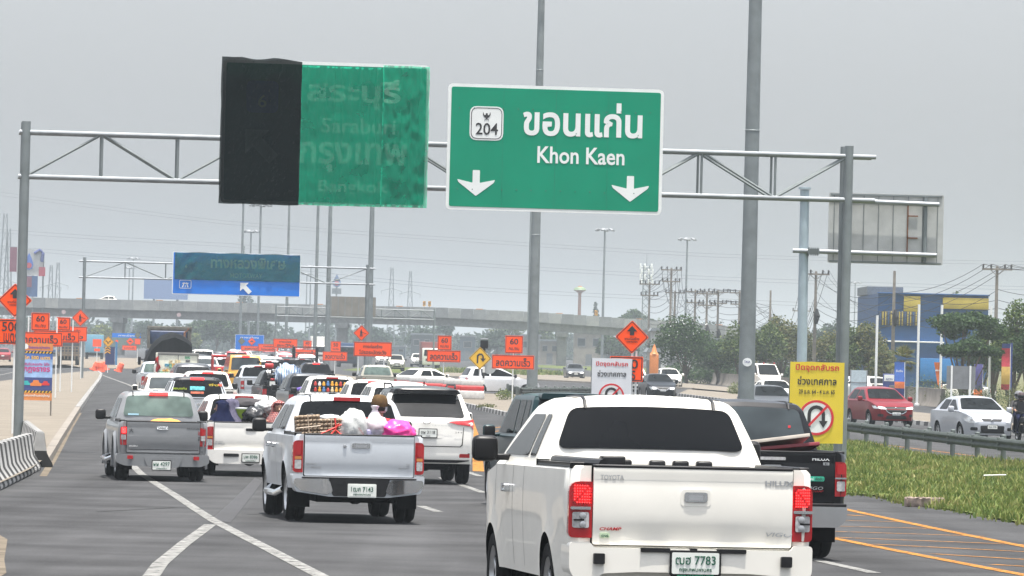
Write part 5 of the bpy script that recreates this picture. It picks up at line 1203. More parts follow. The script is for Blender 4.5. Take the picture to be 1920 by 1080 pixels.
# ------------------------------------------------------------------ the queue ahead
GQ = 'vehicles queueing ahead'
def pk(label, xc, d, pm, ang=7.2, **k):
    kw = dict(W=.88, zt=1.16, zgate=.62, zr=1.72, glass=GLASS, group=GQ); lit = k.pop('lit', False); bump = k.pop('bump', None); lamp = k.pop('lamp', (.13, .42)); kw.update(k)
    t = pickup(label, pm, **kw); generic_tail(t, lit, lamp, bump); place(t, xc, d, ang); return t
def wg(label, xc, d, pm, kind='suv', ang=7.2, lit=False, **k):
    t = car(label, pm, kind, {'suv': 'sport_utility_vehicle', 'van': 'passenger_van', 'boxy': 'estate_wagon'}.get(kind, 'parked_car' if False else 'car'), {'suv': 'suv', 'van': 'van'}.get(kind, 'car'), group=GQ, **k); car_tail(t, lit); place(t, xc, d, ang); return t
wg('white suv showing only its roof right behind the black roofed suv', 752, 124, P_PEARL)
pk('white pickup with lit high brake lamp behind the white suv roof', 711, 144, P_WHITE, brake=REDON, mirror_mat=BLACKP)
t = pk('white pickup whose rear window is covered with small colourful dolls', 630, 157, P_PEARL, brake=REDL, mirror_mat=BLACKP)
rnd = random.Random(5); cols = [mat('doll ' + n, c, var=.1) for n, c in (('gold', (.75, .35, .03)), ('cream', (.7, .55, .3)), ('red', (.5, .04, .03)), ('white', (.7, .7, .68)), ('blue', (.08, .2, .45)))]
for r_, zz in enumerate((1.31, 1.49)):
    for i in range(9):
        x = -.52 + i * .13; m = cols[rnd.choice([0, 0, 0, 1, 2, 3, 4])]; y = t.yr(x, zz) - .02
        bm = bmesh.new(); h = rnd.uniform(.09, .13); lathe(bm, [(0, -.06), (.045, -.05), (.05, 0), (.03, .03), (.034, .05), (.03, h - .04), (0, h - .02)], Matrix.Translation((x, y, zz)) @ Matrix.Scale(.5, 4, (0, 1, 0)), 10); fin('window_doll', bm, m, t.o)
pk('dark grey pickup with a purple cloth over its tailgate', 590, 168, P_DGREY, ang=8, mirror_mat=P_DGREY)
o = bmesh.new(); bmesh.ops.create_icosphere(o, subdivisions=3, radius=.5)
for v in o.verts: v.co = Vector((v.co.x * 1.3, v.co.y * .4, v.co.z * .25 + .12 * v.co.x + random.uniform(-.02, .02)))
o = fin('cloth', o, mat('purple cloth', (.10, .06, .28), rough=.8), None, 180); o.location = gx(590, 168) + Vector((-.1, .3, 1.25)); tag(o, 'purple cloth bundled over the dark grey pickup bed', 'cloth')
pk('black pickup carrying a motorcycle and a blue striped bundle', 536, 186, P_BLACK, ang=8, mirror_mat=BLACKP)
pk('silver pickup with round edged tail lamps right of the yellow van', 488, 223, P_SILV, brake=REDL, lamp=(.15, .36))
t = wg('yellow high roof passenger van in the middle of the queue', 459, 258, P_YEL, 'van', glass=GLASSM, zr=2.2, W=.9, ang=7)
bm = bmesh.new(); prism(bm, rpoly(rect(.42, .06, 0, 2.03), .02), .1, .24); fin('high_brake_lamp', bm, REDON, t.o)
rpatch(t, 'plate_recess', rpoly(rect(.5, .22, .25, 1.12), .03), BLACKP, .02)
wg('small white hatchback ahead of the older grey pickup', 316, 172, P_WHITE, 'suv', zr=1.6, zb=1.02, W=.86, b=[(.02, .5), (.0, .75), (.03, 1.0), (.08, 1.06)], r=[(.34, 1.47), (.45, 1.55), (1.3, 1.6), (2.0, 1.54)], f=[(3.0, 1.03), (4.1, .9), (4.5, .78)], glass=GLASSM)
pk('white pickup with red high brake lamp right of the small white hatchback', 394, 168, P_WHITE, brake=REDON, mirror_mat=BLACKP)
t = pk('silver pickup with black cab and coloured window stickers', 375, 139, P_SILV, brake=REDON, roof_mat=P_BLACK, mirror_mat=BLACKP)
patch(t, 'cab_back', rpoly([(-.8, 1.19), (.8, 1.19), (.62, 1.69), (-.62, 1.69)], .06), lambda x, z: (x, t.yr(x, z) - .004, z), P_BLACK)
for s_, x, z, w_, h_, m in (('ขอนแก่น', -.48, 1.42, .38, .07, mat('lime ink', (.5, .65, .03), var=0)), ('ซิ่ง', .45, 1.53, .28, .07, mat('yellow ink', (.8, .6, .05), var=0))): lettering(t.o, s_, x, z, t.yr(x, z) - .02, h_, m, w_, .04, name='window_sticker')
for x, z, w_, h_, c in ((0, 1.43, .4, .1, (.1, .45, .5)), (.0, 1.31, .36, .06, (.5, .12, .06)), (.62, 1.53, .12, .06, (.6, .08, .04))): patch(t, 'window_sticker', rpoly(rect(w_, h_, x, z), .01), lambda a, b: (a, t.yr(a, b) - .02, b), mat('sticker %.2f' % c[0], c, var=.5, scale=14))
wg('dark grey suv ahead of the small white hatchback', 361, 205, P_DGREY, 'suv', zr=1.8)
pk('silver grey pickup at the far left of the queue with pale rear window', 300, 236, P_SILV, glass=GLASSL, mirror_mat=BLACKP, brake=REDL)
pk('black pickup with lit brake lamps in the right lane ahead', 597, 272, P_BLACK, lit=True, brake=REDON, mirror_mat=BLACKP)
# beige and white cars turning at the right of the queue
pk('beige pickup at the right end of the queue', 711, 258, P_BEIGE, glass=GLASSL, mirror_mat=BLACKP, ang=6)
t = car('white sedan turning right beside the red and white water barriers', P_WHITE, 'sedan'); car_tail(t); place(t, 745, 300, -48); SED = t
t = car('silver white people carrier crossing to the right behind the u-turn sign', paint('silver white', (.62, .63, .65), .25, .34), 'mpv', mirror_mat=BLACKP); car_tail(t); place(t, 862, 297, -74); MPV = t
t.o.location = gx(866, 297)
# food box truck
p = gx(332, 215); t = thing('box_truck', 'small truck with a white food box pasted with pictures', 'truck', p, R(7), GQ)
bm = bmesh.new(); box(bm, -.84, .84, 0, 1.9, .75, 2.2, 0, .03); fin('box_body', bm, mat('cream panel', (.68, .68, .56), var=.12), t)
bm = bmesh.new(); box(bm, -.015, .015, -.02, 0, .8, 2.15); box(bm, -.86, .86, -.03, 0, 2.12, 2.22, 0, .01); box(bm, -.86, -.8, -.03, 0, .75, 2.15); box(bm, .8, .86, -.03, 0, .75, 2.15); fin('door_frame', bm, CONC, t)
cs = [(.6, .5, .3), (.2, .4, .25), (.5, .08, .06), (.1, .3, .4), (.65, .6, .5), (.12, .12, .12), (.6, .35, .1)]
for k in range(26):
    x, z = rnd.uniform(-.7, .7), rnd.uniform(1.3, 2.05); c = rnd.choice(cs); bm = bmesh.new(); prism(bm, rect(rnd.uniform(.1, .24), rnd.uniform(.08, .2), x, z), -.012 - k * .0006, -.002); fin('picture', bm, mat('picture %.2f%.2f' % c[:2], c, var=.6, scale=12), t)
bm = bmesh.new(); tube(bm, [(-.95, .05, 1.75), (-.88, .02, 2.0), (-.82, 0, 1.6), (-.9, .0, 1.4)], [.03, .12, .1, .04], 8); fin('red_rag', bm, P_CHAS, t)
bm = bmesh.new(); tube(bm, [(-.92, .05, .8), (-.88, .0, 1.0), (-.86, 0, 1.3)], [.05, .09, .05], 8); fin('lime_rag', bm, mat('lime cloth', (.3, .6, .05)), t)
bm = bmesh.new(); box(bm, -.8, .8, .0, 4.2, .45, .75, 0, .03); box(bm, -.82, .82, 2.0, 3.6, .7, 1.75, 0, .15); fin('cab', bm, P_WHITE, t)
for y in (.9, 3.4):
    for s in (-1, 1): wheel(t, s * .68, y, .33, .22)
# truck under a black tarpaulin
p = gx(316, 247); t = thing('cargo_truck', 'truck piled high under a black tarpaulin', 'truck', p, R(6), GQ)
from mathutils import noise
bm = bmesh.new(); n1, n2 = 28, 20; G = []
for j in range(n2 + 1):
    y = 4.6 * j / n2; row = []
    for i in range(n1 + 1):
        a = i / n1; x = -1.15 + 2.3 * a; hgt = 1.1 + 2.0 * max(0, 1 - abs((a - .58) / .62) ** 2.2) ** .6 * (.86 + .14 * math.sin(y)) + .13 * noise.noise((x * 2.2, y, 3))
        if i in (0, n1): hgt = .75
        row.append(bm.verts.new((x * (1 + .02 * noise.noise((y * 2, x, 1))), y + (.06 * noise.noise((x * 4, hgt, 2)) if j == 0 else 0), hgt)))
    G.append(row)
for j in range(n2):
    for i in range(n1): face(bm, (G[j][i], G[j][i + 1], G[j + 1][i + 1], G[j + 1][i]))
low = [[bm.verts.new((G[0][i].co.x, .07 * noise.noise((i * .8, k, 1)) - .03 * k, G[0][i].co.z * (1 - k / 5) + .7 * k / 5)) for i in range(n1 + 1)] for k in range(1, 6)]
rows = [G[0]] + low
for a, b in zip(rows, rows[1:]):
    for i in range(n1): face(bm, (a[i], b[i], b[i + 1], a[i + 1]))
fin('tarpaulin', bm, mat('black tarpaulin', (.008, .009, .010), rough=.75, var=.3, scale=2, spec=.06), t, 50)
bm = bmesh.new(); box(bm, -1.1, 1.1, .05, 6.2, .55, .78, 0, .02); box(bm, -1.0, 1.0, 4.8, 6.2, .6, 2.3, 0, .15); fin('cab', bm, P_DGREY, t)
bm = bmesh.new(); box(bm, -1.35, -1.2, 4.9, 5.1, 1.5, 1.9, 0, .04); box(bm, -1.2, -1.0, 4.98, 5.02, 1.75, 1.8); fin('wing_mirror', bm, BLACKP, t)
for y in (1.2, 4.9):
    for s in (-1, 1): wheel(t, s * .95, y, .45, .3)
# dump truck with blue cab
p = gx(316, 300); t = thing('dump_truck', 'tall dump truck with open tipper body and dark blue cab back', 'truck', p, R(5), GQ)
DB = mat('tipper rust grey', (.10, .095, .08), rough=.8, var=.3, scale=3)
bm = bmesh.new()
for s in (-1, 1): box(bm, s * 1.2 - .05, s * 1.2 + .05, 0, 4.6, 1.2, 3.35, 0, .02)
box(bm, -1.2, 1.2, 0, 4.6, 1.2, 1.3); box(bm, -1.25, 1.25, 4.55, 4.65, 1.25, 3.55); box(bm, -1.28, 1.28, -.02, .1, 3.3, 3.55, 0, .03); box(bm, -1.2, 1.2, -.04, 0, 1.25, 2.5); fin('tipper_body', bm, DB, t)
bm = bmesh.new(); box(bm, -1.1, 1.1, 3.9, 4.5, 2.4, 3.3, 0, .1); fin('cargo_cover', bm, mat('dark blue sheet', (.015, .03, .08), var=.3), t)
bm = bmesh.new(); tube(bm, [(.85, .0, 1.6), (.86, .0, 3.2), (1.1, .0, 3.45)], .07, 8); fin('tail_arm', bm, mat('rust', (.2, .09, .05)), t)
bm = bmesh.new(); box(bm, -1.15, 1.15, 4.7, 6.4, .7, 3.0, 0, .12); box(bm, -.5, .5, .3, 6., .7, 1.2); fin('cab', bm, P_BLUE, t)
for y in (1.0, 2.3, 5.6):
    for s in (-1, 1): wheel(t, s * 1.0, y, .5, .35)
# red motor tricycle
p = gx(416, 268); t = thing('motor_tricycle', 'red framed cargo tricycle left of the yellow van', 'tricycle', p, R(7), GQ); bm = bmesh.new()
for x in (-.5, .5):
    for y in (0, 1.1): tube(bm, [(x, y, .55), (x, y, 2.0)], .04, 6)
for z in (.6, 1.15, 2.0):
    tube(bm, [(-.5, 0, z), (.5, 0, z), (.5, 1.1, z), (-.5, 1.1, z), (-.5, 0, z)], .04, 6)
box(bm, -.55, .55, -.02, 1.2, 1.9, 2.05, 0, .05); box(bm, -.42, .42, -.03, .1, 1.0, 1.45, 0, .06); fin('frame', bm, P_CHAS, t)
bm = bmesh.new(); lathe(bm, [(0, -.1), (.3, -.08), (.3, .25), (.2, .3), (0, .3)], Matrix.Translation((.05, .1, .7)), 14); fin('stove', bm, BLACKP, t)
for x in (-.5, .5): wheel(t, x, .3, .3, .12)
wheel(t, 0, 1.9, .3, .12)
# far queue: prototypes copied
BASE = {'pick': pk('silver pickup ahead of the yellow van roof, right of it', 507, 292, P_SILV, brake=REDL), 'suv': wg('white suv just left of the yellow van', 384, 305, P_WHITE, 'suv', glass=GLASSM), 'sed': wg('silver sedan left of the red tricycle', 396, 278, P_SILV, 'sedan', ang=7), 'van': wg('white passenger van far ahead in the left lanes', 381, 400, P_WHITE, 'van')}
BP_ = {'pick': P_SILV, 'suv': P_WHITE, 'sed': P_SILV, 'van': P_WHITE}
PN = [(P_WHITE, 'white'), (P_SILV, 'silver'), (P_BLACK, 'black'), (P_DGREY, 'dark grey'), (P_RED, 'red'), (P_BEIGE, 'beige')]
KN = {'pick': 'pickup', 'suv': 'suv', 'sed': 'sedan', 'van': 'van'}
for k, xc, d, i, lab in (('suv', 396, 322, 3, 'dark grey suv between the box truck and the tricycle'), ('suv', 510, 335, 0, 'white suv roof above the motorcycle pickup'), ('sed', 514, 318, 3, 'dark grey sedan above the motorcycle pickup'), ('pick', 540, 330, 2, 'black pickup under the 40 plate'), ('suv', 472, 402, 0, 'white suv peeking over the yellow van roof'),
        ('pick', 569, 345, 3, 'dark grey pickup left of the black one with lit lamps'), ('sed', 432, 345, 4, 'red sedan left of the yellow van roof'), ('pick', 425, 320, 1, 'silver pickup half behind the yellow van'), ('suv', 372, 350, 2, 'black suv right of the tarpaulin truck'), ('sed', 545, 296, 2, 'black sedan between motorcycle pickup and brake lit pickup')):
    clone(BASE[k], lab, xc, d, BP_[k], PN[i][0], 7, group=GQ)
rnd = random.Random(11); seen = set()
for row in range(13):
    d = 372 + row * 33 + row * row * 1.6
    x0, x1 = lerp(d, [370, 900], [374, 470]), lerp(d, [370, 900], [604, 566]); n = 5
    for i in range(n):
        k = rnd.choice(['pick', 'pick', 'suv', 'suv', 'sed', 'sed', 'van' if rnd.random() < .4 else 'suv']); pi = rnd.choice([0, 0, 0, 1, 1, 2, 3, 2, 4])
        clone(BASE[k], 'small %s %s in the distant queue under the overpass' % (PN[pi][1], KN[k]), x0 + (x1 - x0) * (i + .5) / n + rnd.uniform(-4, 4), d + rnd.uniform(-10, 10), BP_[k], PN[pi][0], 5, group='distant vehicles of the queue')
# cage trucks over the queue
for lab, xc, d in (('pickup with a tall dark cargo cage in the queue', 573, 365),):
    t = pk(lab, xc, d, P_DGREY); bm = bmesh.new()
    for x in (-.82, .82):
        for y in (.1, .8, 1.5): tube(bm, [(x, y, 1.1), (x, y, 2.5)], .05, 6)
        for z in (1.7, 2.1, 2.5): tube(bm, [(x, .1, z), (x, 1.5, z)], .03, 6)
    for z in (1.7, 2.1, 2.5): tube(bm, [(-.82, 1.5, z), (.82, 1.5, z)], .03, 6)
    tube(bm, [(-.82, .1, 2.5), (.82, .1, 2.5)], .04, 6); fin('cargo_cage', bm, BLACKP, t.o)
# ------------------------------------------------------------------ oncoming and crossing vehicles
GO = 'oncoming vehicles on the right carriageway'
P_MAZ = paint('crimson', (.17, .004, .010), .1, .3, .2, .2); P_LSIL = paint('light silver', (.40, .42, .45), .35, .32)
t = car('crimson hatchback suv with lit headlamps on the far carriageway', P_MAZ, 'hatch', 'car', 'car', GO, W=.89, zr=1.56, zs=.26, zb=1.02, b=[(.0, .5), (.0, .8), (.07, 1.02), (.12, 1.08)], r=[(.42, 1.44), (.6, 1.52), (1.4, 1.56), (2.0, 1.5)], f=[(2.95, 1.05), (3.65, .95), (3.98, .84)], L=4.2)
car_front(t, True, [('ขพ 673', 0, .06, .25)], rpoly([(-.33, .52), (.33, .52), (.42, .66), (.44, .8), (-.44, .8), (-.42, .66)], .04), rpoly([(.40, .70), (.82, .72), (.86, .84), (.42, .78)], .02))
bm = bmesh.new(); tube(bm, [(-.45, t.yf(-.45, .78) + .02, .78), (-.4, t.yf(-.4, .62) + .025, .62), (-.25, t.yf(0, .53) + .03, .53), (.25, t.yf(0, .53) + .03, .53), (.4, t.yf(.4, .62) + .025, .62), (.45, t.yf(.45, .78) + .02, .78)], .014, 6); fin('grille_trim', bm, CHROME, t.o)
t.o.location = gx(1661, 207) ; 
def face_us(t, xc, d, ang):
    """xc is the middle of the front; the car runs away from us"""
    o = t.o; a = R(ang + 180); f = gx(xc, d); o.rotation_euler = (0, 0, a); dv = Vector((-math.sin(a), math.cos(a), 0)) * t.L; o.location = f - dv; o.location.z = zg(d)
face_us(t, 1680, 203, 13); MAZ = t
t = car('light silver sedan at the right edge with large headlamps', P_LSIL, 'sedan', 'car', 'car', GO, W=.87, zr=1.50, zb=1.0, b=[(.0, .5), (.0, .8), (.1, .99), (.45, 1.03)], r=[(.95, 1.38), (1.3, 1.46), (1.9, 1.5), (2.4, 1.46)], f=[(3.3, 1.02), (4.0, .92), (4.3, .82)])
car_front(t, False, [('5ขถ 778', 0, .055, .26)], rpoly([(-.3, .70), (.3, .70), (.38, .78), (-.38, .78)], .02), rpoly([(.46, .66), (.72, .62), (.84, .72), (.82, .86), (.5, .78)], .05)); fpatch(t, 'lower_grille', rpoly([(-.4, .36), (.4, .36), (.42, .55), (-.42, .55)], .05), BLACKP); face_us(t, 1860, 171, 12); SON = t
t = car('dark sedan with chrome v shaped grille on the far carriageway', paint('midnight', (.007, .010, .014), .1, .3, .2, .2), 'sedan', 'car', 'car', GO); car_front(t, True, [('กก 120', 0, .05, .24)], rpoly([(-.2, .5), (.2, .5), (.4, .68), (-.4, .68)], .02)); bm = bmesh.new(); tube(bm, [(-.46, t.yf(-.46, .7) + .02, .7), (-.2, t.yf(.2, .52) + .025, .52), (.2, t.yf(.2, .52) + .025, .52), (.46, t.yf(.46, .7) + .02, .7)], .022, 6); fin('grille_trim', bm, CHROME, t.o); face_us(t, 1243, 302, 7); NIS = t
t = pickup('white pickup facing us, half hidden by the white banner', P_WHITE, group=GO, cat='pickup truck', zr=1.8); t.kind = 'suv'; generic_tail(t); car_front(t, True); face_us(t, 1192, 318, 6)
t = car('white hatchback facing us behind the dark sedan', P_WHITE, 'hatch', 'car', 'car', GO); car_front(t, True); face_us(t, 1260, 400, 6); HAT = t
t = car('white passenger van facing us right of the thick mast', P_WHITE, 'van', 'passenger_van', 'van', GO, W=.9); car_front(t); face_us(t, 1446, 385, 12)
bm = bmesh.new(); lathe(bm, [(0, 0), (.06, 0), (.06, .1), (0, .14)], Matrix.Translation((.4, 4.0, 2.06)), 10); lathe(bm, [(0, 0), (.06, 0), (.06, .1), (0, .14)], Matrix.Translation((-.4, 4.0, 2.06)), 10); fin('roof_beacon', bm, REDL, t.o)
t = car('grey car facing us just left of the yellow banner', paint('steel grey', (.065, .072, .08), .2, .3, .2, .3), 'sedan', 'car', 'car', GO, mirror_mat=BLACKP); car_front(t, True); face_us(t, 1458, 212, 9)
t = car('white car behind the grey car left of the yellow banner', P_WHITE, 'sedan', 'car', 'car', GO); car_front(t); face_us(t, 1466, 262, 9)
t = car('grey sedan with lit lamps coming between the masts', paint('steel grey', (0, 0, 0)), 'sedan', 'car', 'car', GO, W=.89); car_front(t, True); face_us(t, 1080, 490, 4)
t = pickup('gold silver pickup facing us by the worker sign', P_BEIGE, group=GO, zr=1.8); t.kind = 'suv'; car_front(t); face_us(t, 744, 560, 4); GP = t
def far(t, lab, xc, d, old, new, ang, g=GO):
    o = copy_tree(t.o); repaint(o, old, new); o['label'] = lab; o['group'] = g; q = V(); q.o = o; q.L = t.L; face_us(q, xc, d, ang)
for lab, xc, d in (('nearer white pickup far off left of the 60 plate', 783, 700), ('farther white pickup far off left of the 60 plate', 795, 740), ('white pickup far off above the white sedan', 716, 720)): far(GP, lab, xc, d, P_BEIGE, P_WHITE, 3)
# trucks beyond
def lorry(label, xc, d, cabm, boxm, w_=2.3, h=3.2, L=7., ang=4, front=True, flat=False):
    p = gx(xc, d); t = thing('lorry', label, 'truck', p, R(ang)); bm = bmesh.new()
    if flat:
        box(bm, -w_ / 2, w_ / 2, 0, L, .95, 1.15); fin('flat_bed', bm, boxm, t); bm = bmesh.new()
        for x in rng(-w_ / 2 + .06, w_ / 2 - .06, 7): box(bm, x - .05, x + .05, -.02, .06, .6, 1.9)
        for z in (1.3, 1.6, 1.9): box(bm, -w_ / 2, w_ / 2, .0, .05, z - .05, z + .05)
        fin('rack', bm, boxm, t)
    else: box(bm, -w_ / 2, w_ / 2, 1.7 if front else 0, L, .9, h, 0, .05); fin('cargo_box', bm, boxm, t)
    bm = bmesh.new(); y0, y1 = (0, 1.6) if front else (L + .1, L + 1.7); box(bm, -w_ / 2 + .08, w_ / 2 - .08, y0, y1, .45, 2.6, 0, .12); fin('cab', bm, cabm, t)
    if front:
        bm = bmesh.new(); prism(bm, rpoly([(-w_ * .4, 1.6), (w_ * .4, 1.6), (w_ * .37, 2.4), (-w_ * .37, 2.4)], .08), -.02, .1); fin('windscreen', bm, GLASS, t)
        bm = bmesh.new(); prism(bm, rpoly(rect(w_ * .6, .3, 0, 1.1), .05), -.02, .1); fin('grille', bm, BLACKP, t)
    bm = bmesh.new(); box(bm, -w_ / 2 + .1, w_ / 2 - .1, .1, L + 1.4, .5, .85); fin('chassis', bm, UNDER, t)
    for y in (1., L * .6, L - .6):
        for s in (-1, 1): wheel(t, s * (w_ / 2 - .2), y, .5, .32)
    return t
lorry('dark blue lorry facing us beyond the worker sign', 652, 640, P_BLUE, mat('blue tarp', (.03, .07, .16)), 2.4, 3.0)
lorry('white lorry with raised load behind the masts', 598, 760, P_WHITE, mat('white load', (.55, .55, .52)), 2.4, 3.9)
lorry('lorry with dark red box and white cab at the crossing', 808, 660, P_WHITE, mat('dark red box', (.16, .045, .04)), 2.4, 3.4)
lorry('flat bed lorry with a wooden rack seen from behind at the far left', 127, 520, P_DGREY, mat('weathered wood', (.16, .12, .08), var=.3), 2.2, 3, front=False, flat=True)
lorry('blue box lorry in the construction zone', 176, 690, P_WHITE, mat('light blue box', (.12, .3, .42)), 2.4, 3.3, front=False)
clone(SED, 'deep red sedan at the far left picture edge', 5, 560, P_WHITE, P_RED, 5)
# water barriers
RW = mat('white barrier plastic', (.55, .54, .52), rough=.5, var=.12); RR = mat('red barrier plastic', (.5, .03, .03), rough=.5, var=.1)
def water_barrier(label, xc, d, ang):
    p = gx(xc, d); p.z += .12; t = thing('water_barrier', label, 'barrier', p, R(ang), 'red and white water filled barriers')
    for nm, a, b, m in (('lower_shell', 0, .42, RW), ('red_band', .40, .68, RR), ('upper_shell', .66, .98, RW)):
        bm = bmesh.new(); box(bm, -.62 + (a > .5) * .04, .62 - (a > .5) * .04, -.26 + a * .12, .26 - a * .12, a, b, 0, .06); fin(nm, bm, m, t)
    return t
for k, (lab, xc, d) in enumerate((('water barrier end piece nearest the u-turn sign', 884, 262), ('second water barrier from the u-turn sign', 851, 266), ('third water barrier from the u-turn sign', 818, 272), ('fourth water barrier from the u-turn sign', 786, 278), ('fifth water barrier, farthest left beside the white sedan', 756, 286))): water_barrier(lab, xc, d, 2)
for k in range(3): pass
OB2 = mat('orange barrier plastic', (.75, .10, .04), rough=.6, var=.1)
for lab, px, d in (('orange plastic barrel nearest the arrow trailer', 188, 425), ('orange plastic barrel lying left of the others', 176, 440), ('orange plastic barrel right of the arrow trailer', 222, 430), ('orange plastic barrel between the others and the trailer', 197, 445)):
    bm = bmesh.new(); lathe(bm, [(0, 0), (.42, 0), (.42, .08), (.28, .1), (.24, .4), (.27, .42), (.22, .75), (.12, .82), (0, .82)], Matrix.Rotation(R(random.uniform(-25, 25)), 4, 'Y'), 14); o = fin('traffic_barrel', bm, OB2); o.location = gx(px, d); tag(o, lab, 'barrel', 'orange barrels in the construction zone')
# ------------------------------------------------------------------ people and loads
def skin_body(name, pts, edges, mats, zone, parent=None, sub=1):
    """one continuous skinned body: pts = {joint: (pos, radius)}"""
    keys = list(pts); me = bpy.data.meshes.new('tmp'); me.from_pydata([pts[k][0] for k in keys], [(keys.index(a), keys.index(b)) for a, b in edges], [])
    o = bpy.data.objects.new('tmp', me); COL.objects.link(o); md = o.modifiers.new('s', 'SKIN'); md.use_smooth_shade = True
    for i, k in enumerate(keys):
        r = pts[k][1]; sv = me.skin_vertices[0].data[i]; sv.radius = (r, r) if not isinstance(r, tuple) else r; sv.use_root = (i == 0)
    o.modifiers.new('u', 'SUBSURF').levels = sub
    bpy.context.view_layer.update()
    m2 = bpy.data.meshes.new_from_object(o.evaluated_get(bpy.context.evaluated_depsgraph_get())); bpy.data.objects.remove(o); bpy.data.meshes.remove(me)
    m2.name = name
    for m in mats: m2.materials.append(m)
    for p in m2.polygons: p.material_index = zone(p.center); p.use_smooth = True
    q = bpy.data.objects.new(name, m2); COL.objects.link(q)
    if parent: q.parent = parent
    return q
def hand(P, E, wrist, d, side, pre):
    """five curled fingers growing from the palm; d = direction of the hand, side = thumb side"""
    d = Vector(d).normalized(); s = Vector(side).normalized(); n = d.cross(s); w_ = Vector(P[wrist][0])
    P[pre + 'palm'] = (w_ + d * .06, .03); E.append((wrist, pre + 'palm')); c = w_ + d * .06
    for i, (o, l) in enumerate(((-.028, .055), (-.01, .07), (.01, .075), (.027, .065))):
        a = c + d * .035 + s * o; b = a + d * l * .55 - n * .004; e = b + d * l * .3 - n * l * .38
        P[pre + 'k%d' % i] = (a, .010); P[pre + 'm%d' % i] = (b, .009); P[pre + 't%d' % i] = (e, .008); E += [(pre + 'palm', pre + 'k%d' % i), (pre + 'k%d' % i, pre + 'm%d' % i), (pre + 'm%d' % i, pre + 't%d' % i)]
    a = c + s * .035 - d * .01; b = a + s * .025 + d * .03; P[pre + 'th'] = (a, .011); P[pre + 'tt'] = (b, .009); E += [(pre + 'palm', pre + 'th'), (pre + 'th', pre + 'tt')]
def sitter(label, loc, rz, shirt, trousers, lean=0., turn=0., arms=((.24, .02, .28), (.24, .16, .12)), armr=None, knees=(.16, .42, .05), category='person', foot=(.14, .36, -.32)):
    """seated figure, origin at the seat, facing +y; returns the Empty"""
    t = thing('person', label, category, loc, rz); P, E = {}, []
    P['hip'] = ((0, 0, .09), .15); P['waist'] = ((0, .02 + lean * .2, .26), .135); P['chest'] = ((0, .03 + lean * .5, .45), (.165, .125)); P['neckb'] = ((0, .03 + lean * .8, .58), .075); P['neck'] = ((0, .045 + lean, .635), .055)
    hx, hy = .025 * math.sin(turn), .025 * math.cos(turn); hb = Vector((0, .05 + lean, .63))
    P['jaw'] = (tuple(hb + Vector((hx, hy, .075))), .075); P['brow'] = (tuple(hb + Vector((hx * .4, hy * .4, .145))), .098); P['crown'] = (tuple(hb + Vector((0, -.005, .215))), .07)
    E += [('hip', 'waist'), ('waist', 'chest'), ('chest', 'neckb'), ('neckb', 'neck'), ('neck', 'jaw'), ('jaw', 'brow'), ('brow', 'crown')]
    for s, pre, A in ((-1, 'l', arms), (1, 'r', armr or arms)):
        P[pre + 'sh'] = ((s * .19, .03 + lean * .6, .52), .062); P[pre + 'el'] = ((s * A[0][0], A[0][1] + lean * .4, A[0][2]), .046); P[pre + 'wr'] = ((s * A[1][0], A[1][1], A[1][2]), .03); E += [('chest', pre + 'sh'), (pre + 'sh', pre + 'el'), (pre + 'el', pre + 'wr')]
        dv = Vector(P[pre + 'wr'][0]) - Vector(P[pre + 'el'][0]); hand(P, E, pre + 'wr', dv, (-s, .2, .1), pre)
        P[pre + 'th_'] = ((s * .1, .08, .08), .1); P[pre + 'kn'] = ((s * knees[0], knees[1], knees[2] + .05), .065); P[pre + 'an'] = ((s * foot[0], foot[1], foot[2]), .045); P[pre + 'ft'] = ((s * (foot[0] + .02), foot[1] + .16, foot[2] - .05), .035)
        E += [('hip', pre + 'th_'), (pre + 'th_', pre + 'kn'), (pre + 'kn', pre + 'an'), (pre + 'an', pre + 'ft')]
    wl, wr = Vector(P['lwr'][0]), Vector(P['rwr'][0])
    def zone(c):
        if c.z > .61 + 0 or (c - wl).length < .13 and (c - Vector(P['lel'][0])).length > .18 or (c - wr).length < .13 and (c - Vector(P['rel'][0])).length > .18: return 0
        return 2 if c.z < .2 and abs(c.x) < .3 and (c - wl).length > .16 and (c - wr).length > .16 else 1
    b = skin_body('body', P, E, [SKIN, shirt, trousers], zone, t)
    bm = bmesh.new(); f = Vector((math.sin(turn), math.cos(turn), 0)); sd = Vector((f.y, -f.x, 0)); c = hb + Vector((0, 0, .11))
    for s in (-1, 1):
        lathe(bm, [(0, -.008), (.014, -.004), (.012, .006), (0, .008)], Matrix.Translation(c + f * .088 + sd * s * .034 + Vector((0, 0, .02))), 8)
    box(bm, -.025, .025, -.004, .008, -.006, .006, 0, .003, Matrix.Translation(c + f * .096 + Vector((0, 0, -.055))) @ Matrix.Rotation(-turn, 4, 'Z')); fin('eyes_and_mouth', bm, mat('dark eye', (.03, .015, .012), rough=.4, var=0), t)
    bm = bmesh.new(); tube(bm, [c + f * .09 + Vector((0, 0, .02)), c + f * .115 + Vector((0, 0, -.02)), c + f * .09 + Vector((0, 0, -.03))], [.008, .016, .008], 8)
    for s in (-1, 1): lathe(bm, [(0, -.012), (.03, -.006), (.03, .006), (0, .01)], Matrix.Translation(c + sd * s * .095) @ Matrix.Rotation(-turn, 4, 'Z') @ Matrix.Rotation(R(90), 4, 'Y'), 10)
    fin('nose_and_ears', bm, SKIN, t)
    return t, hb, f, sd
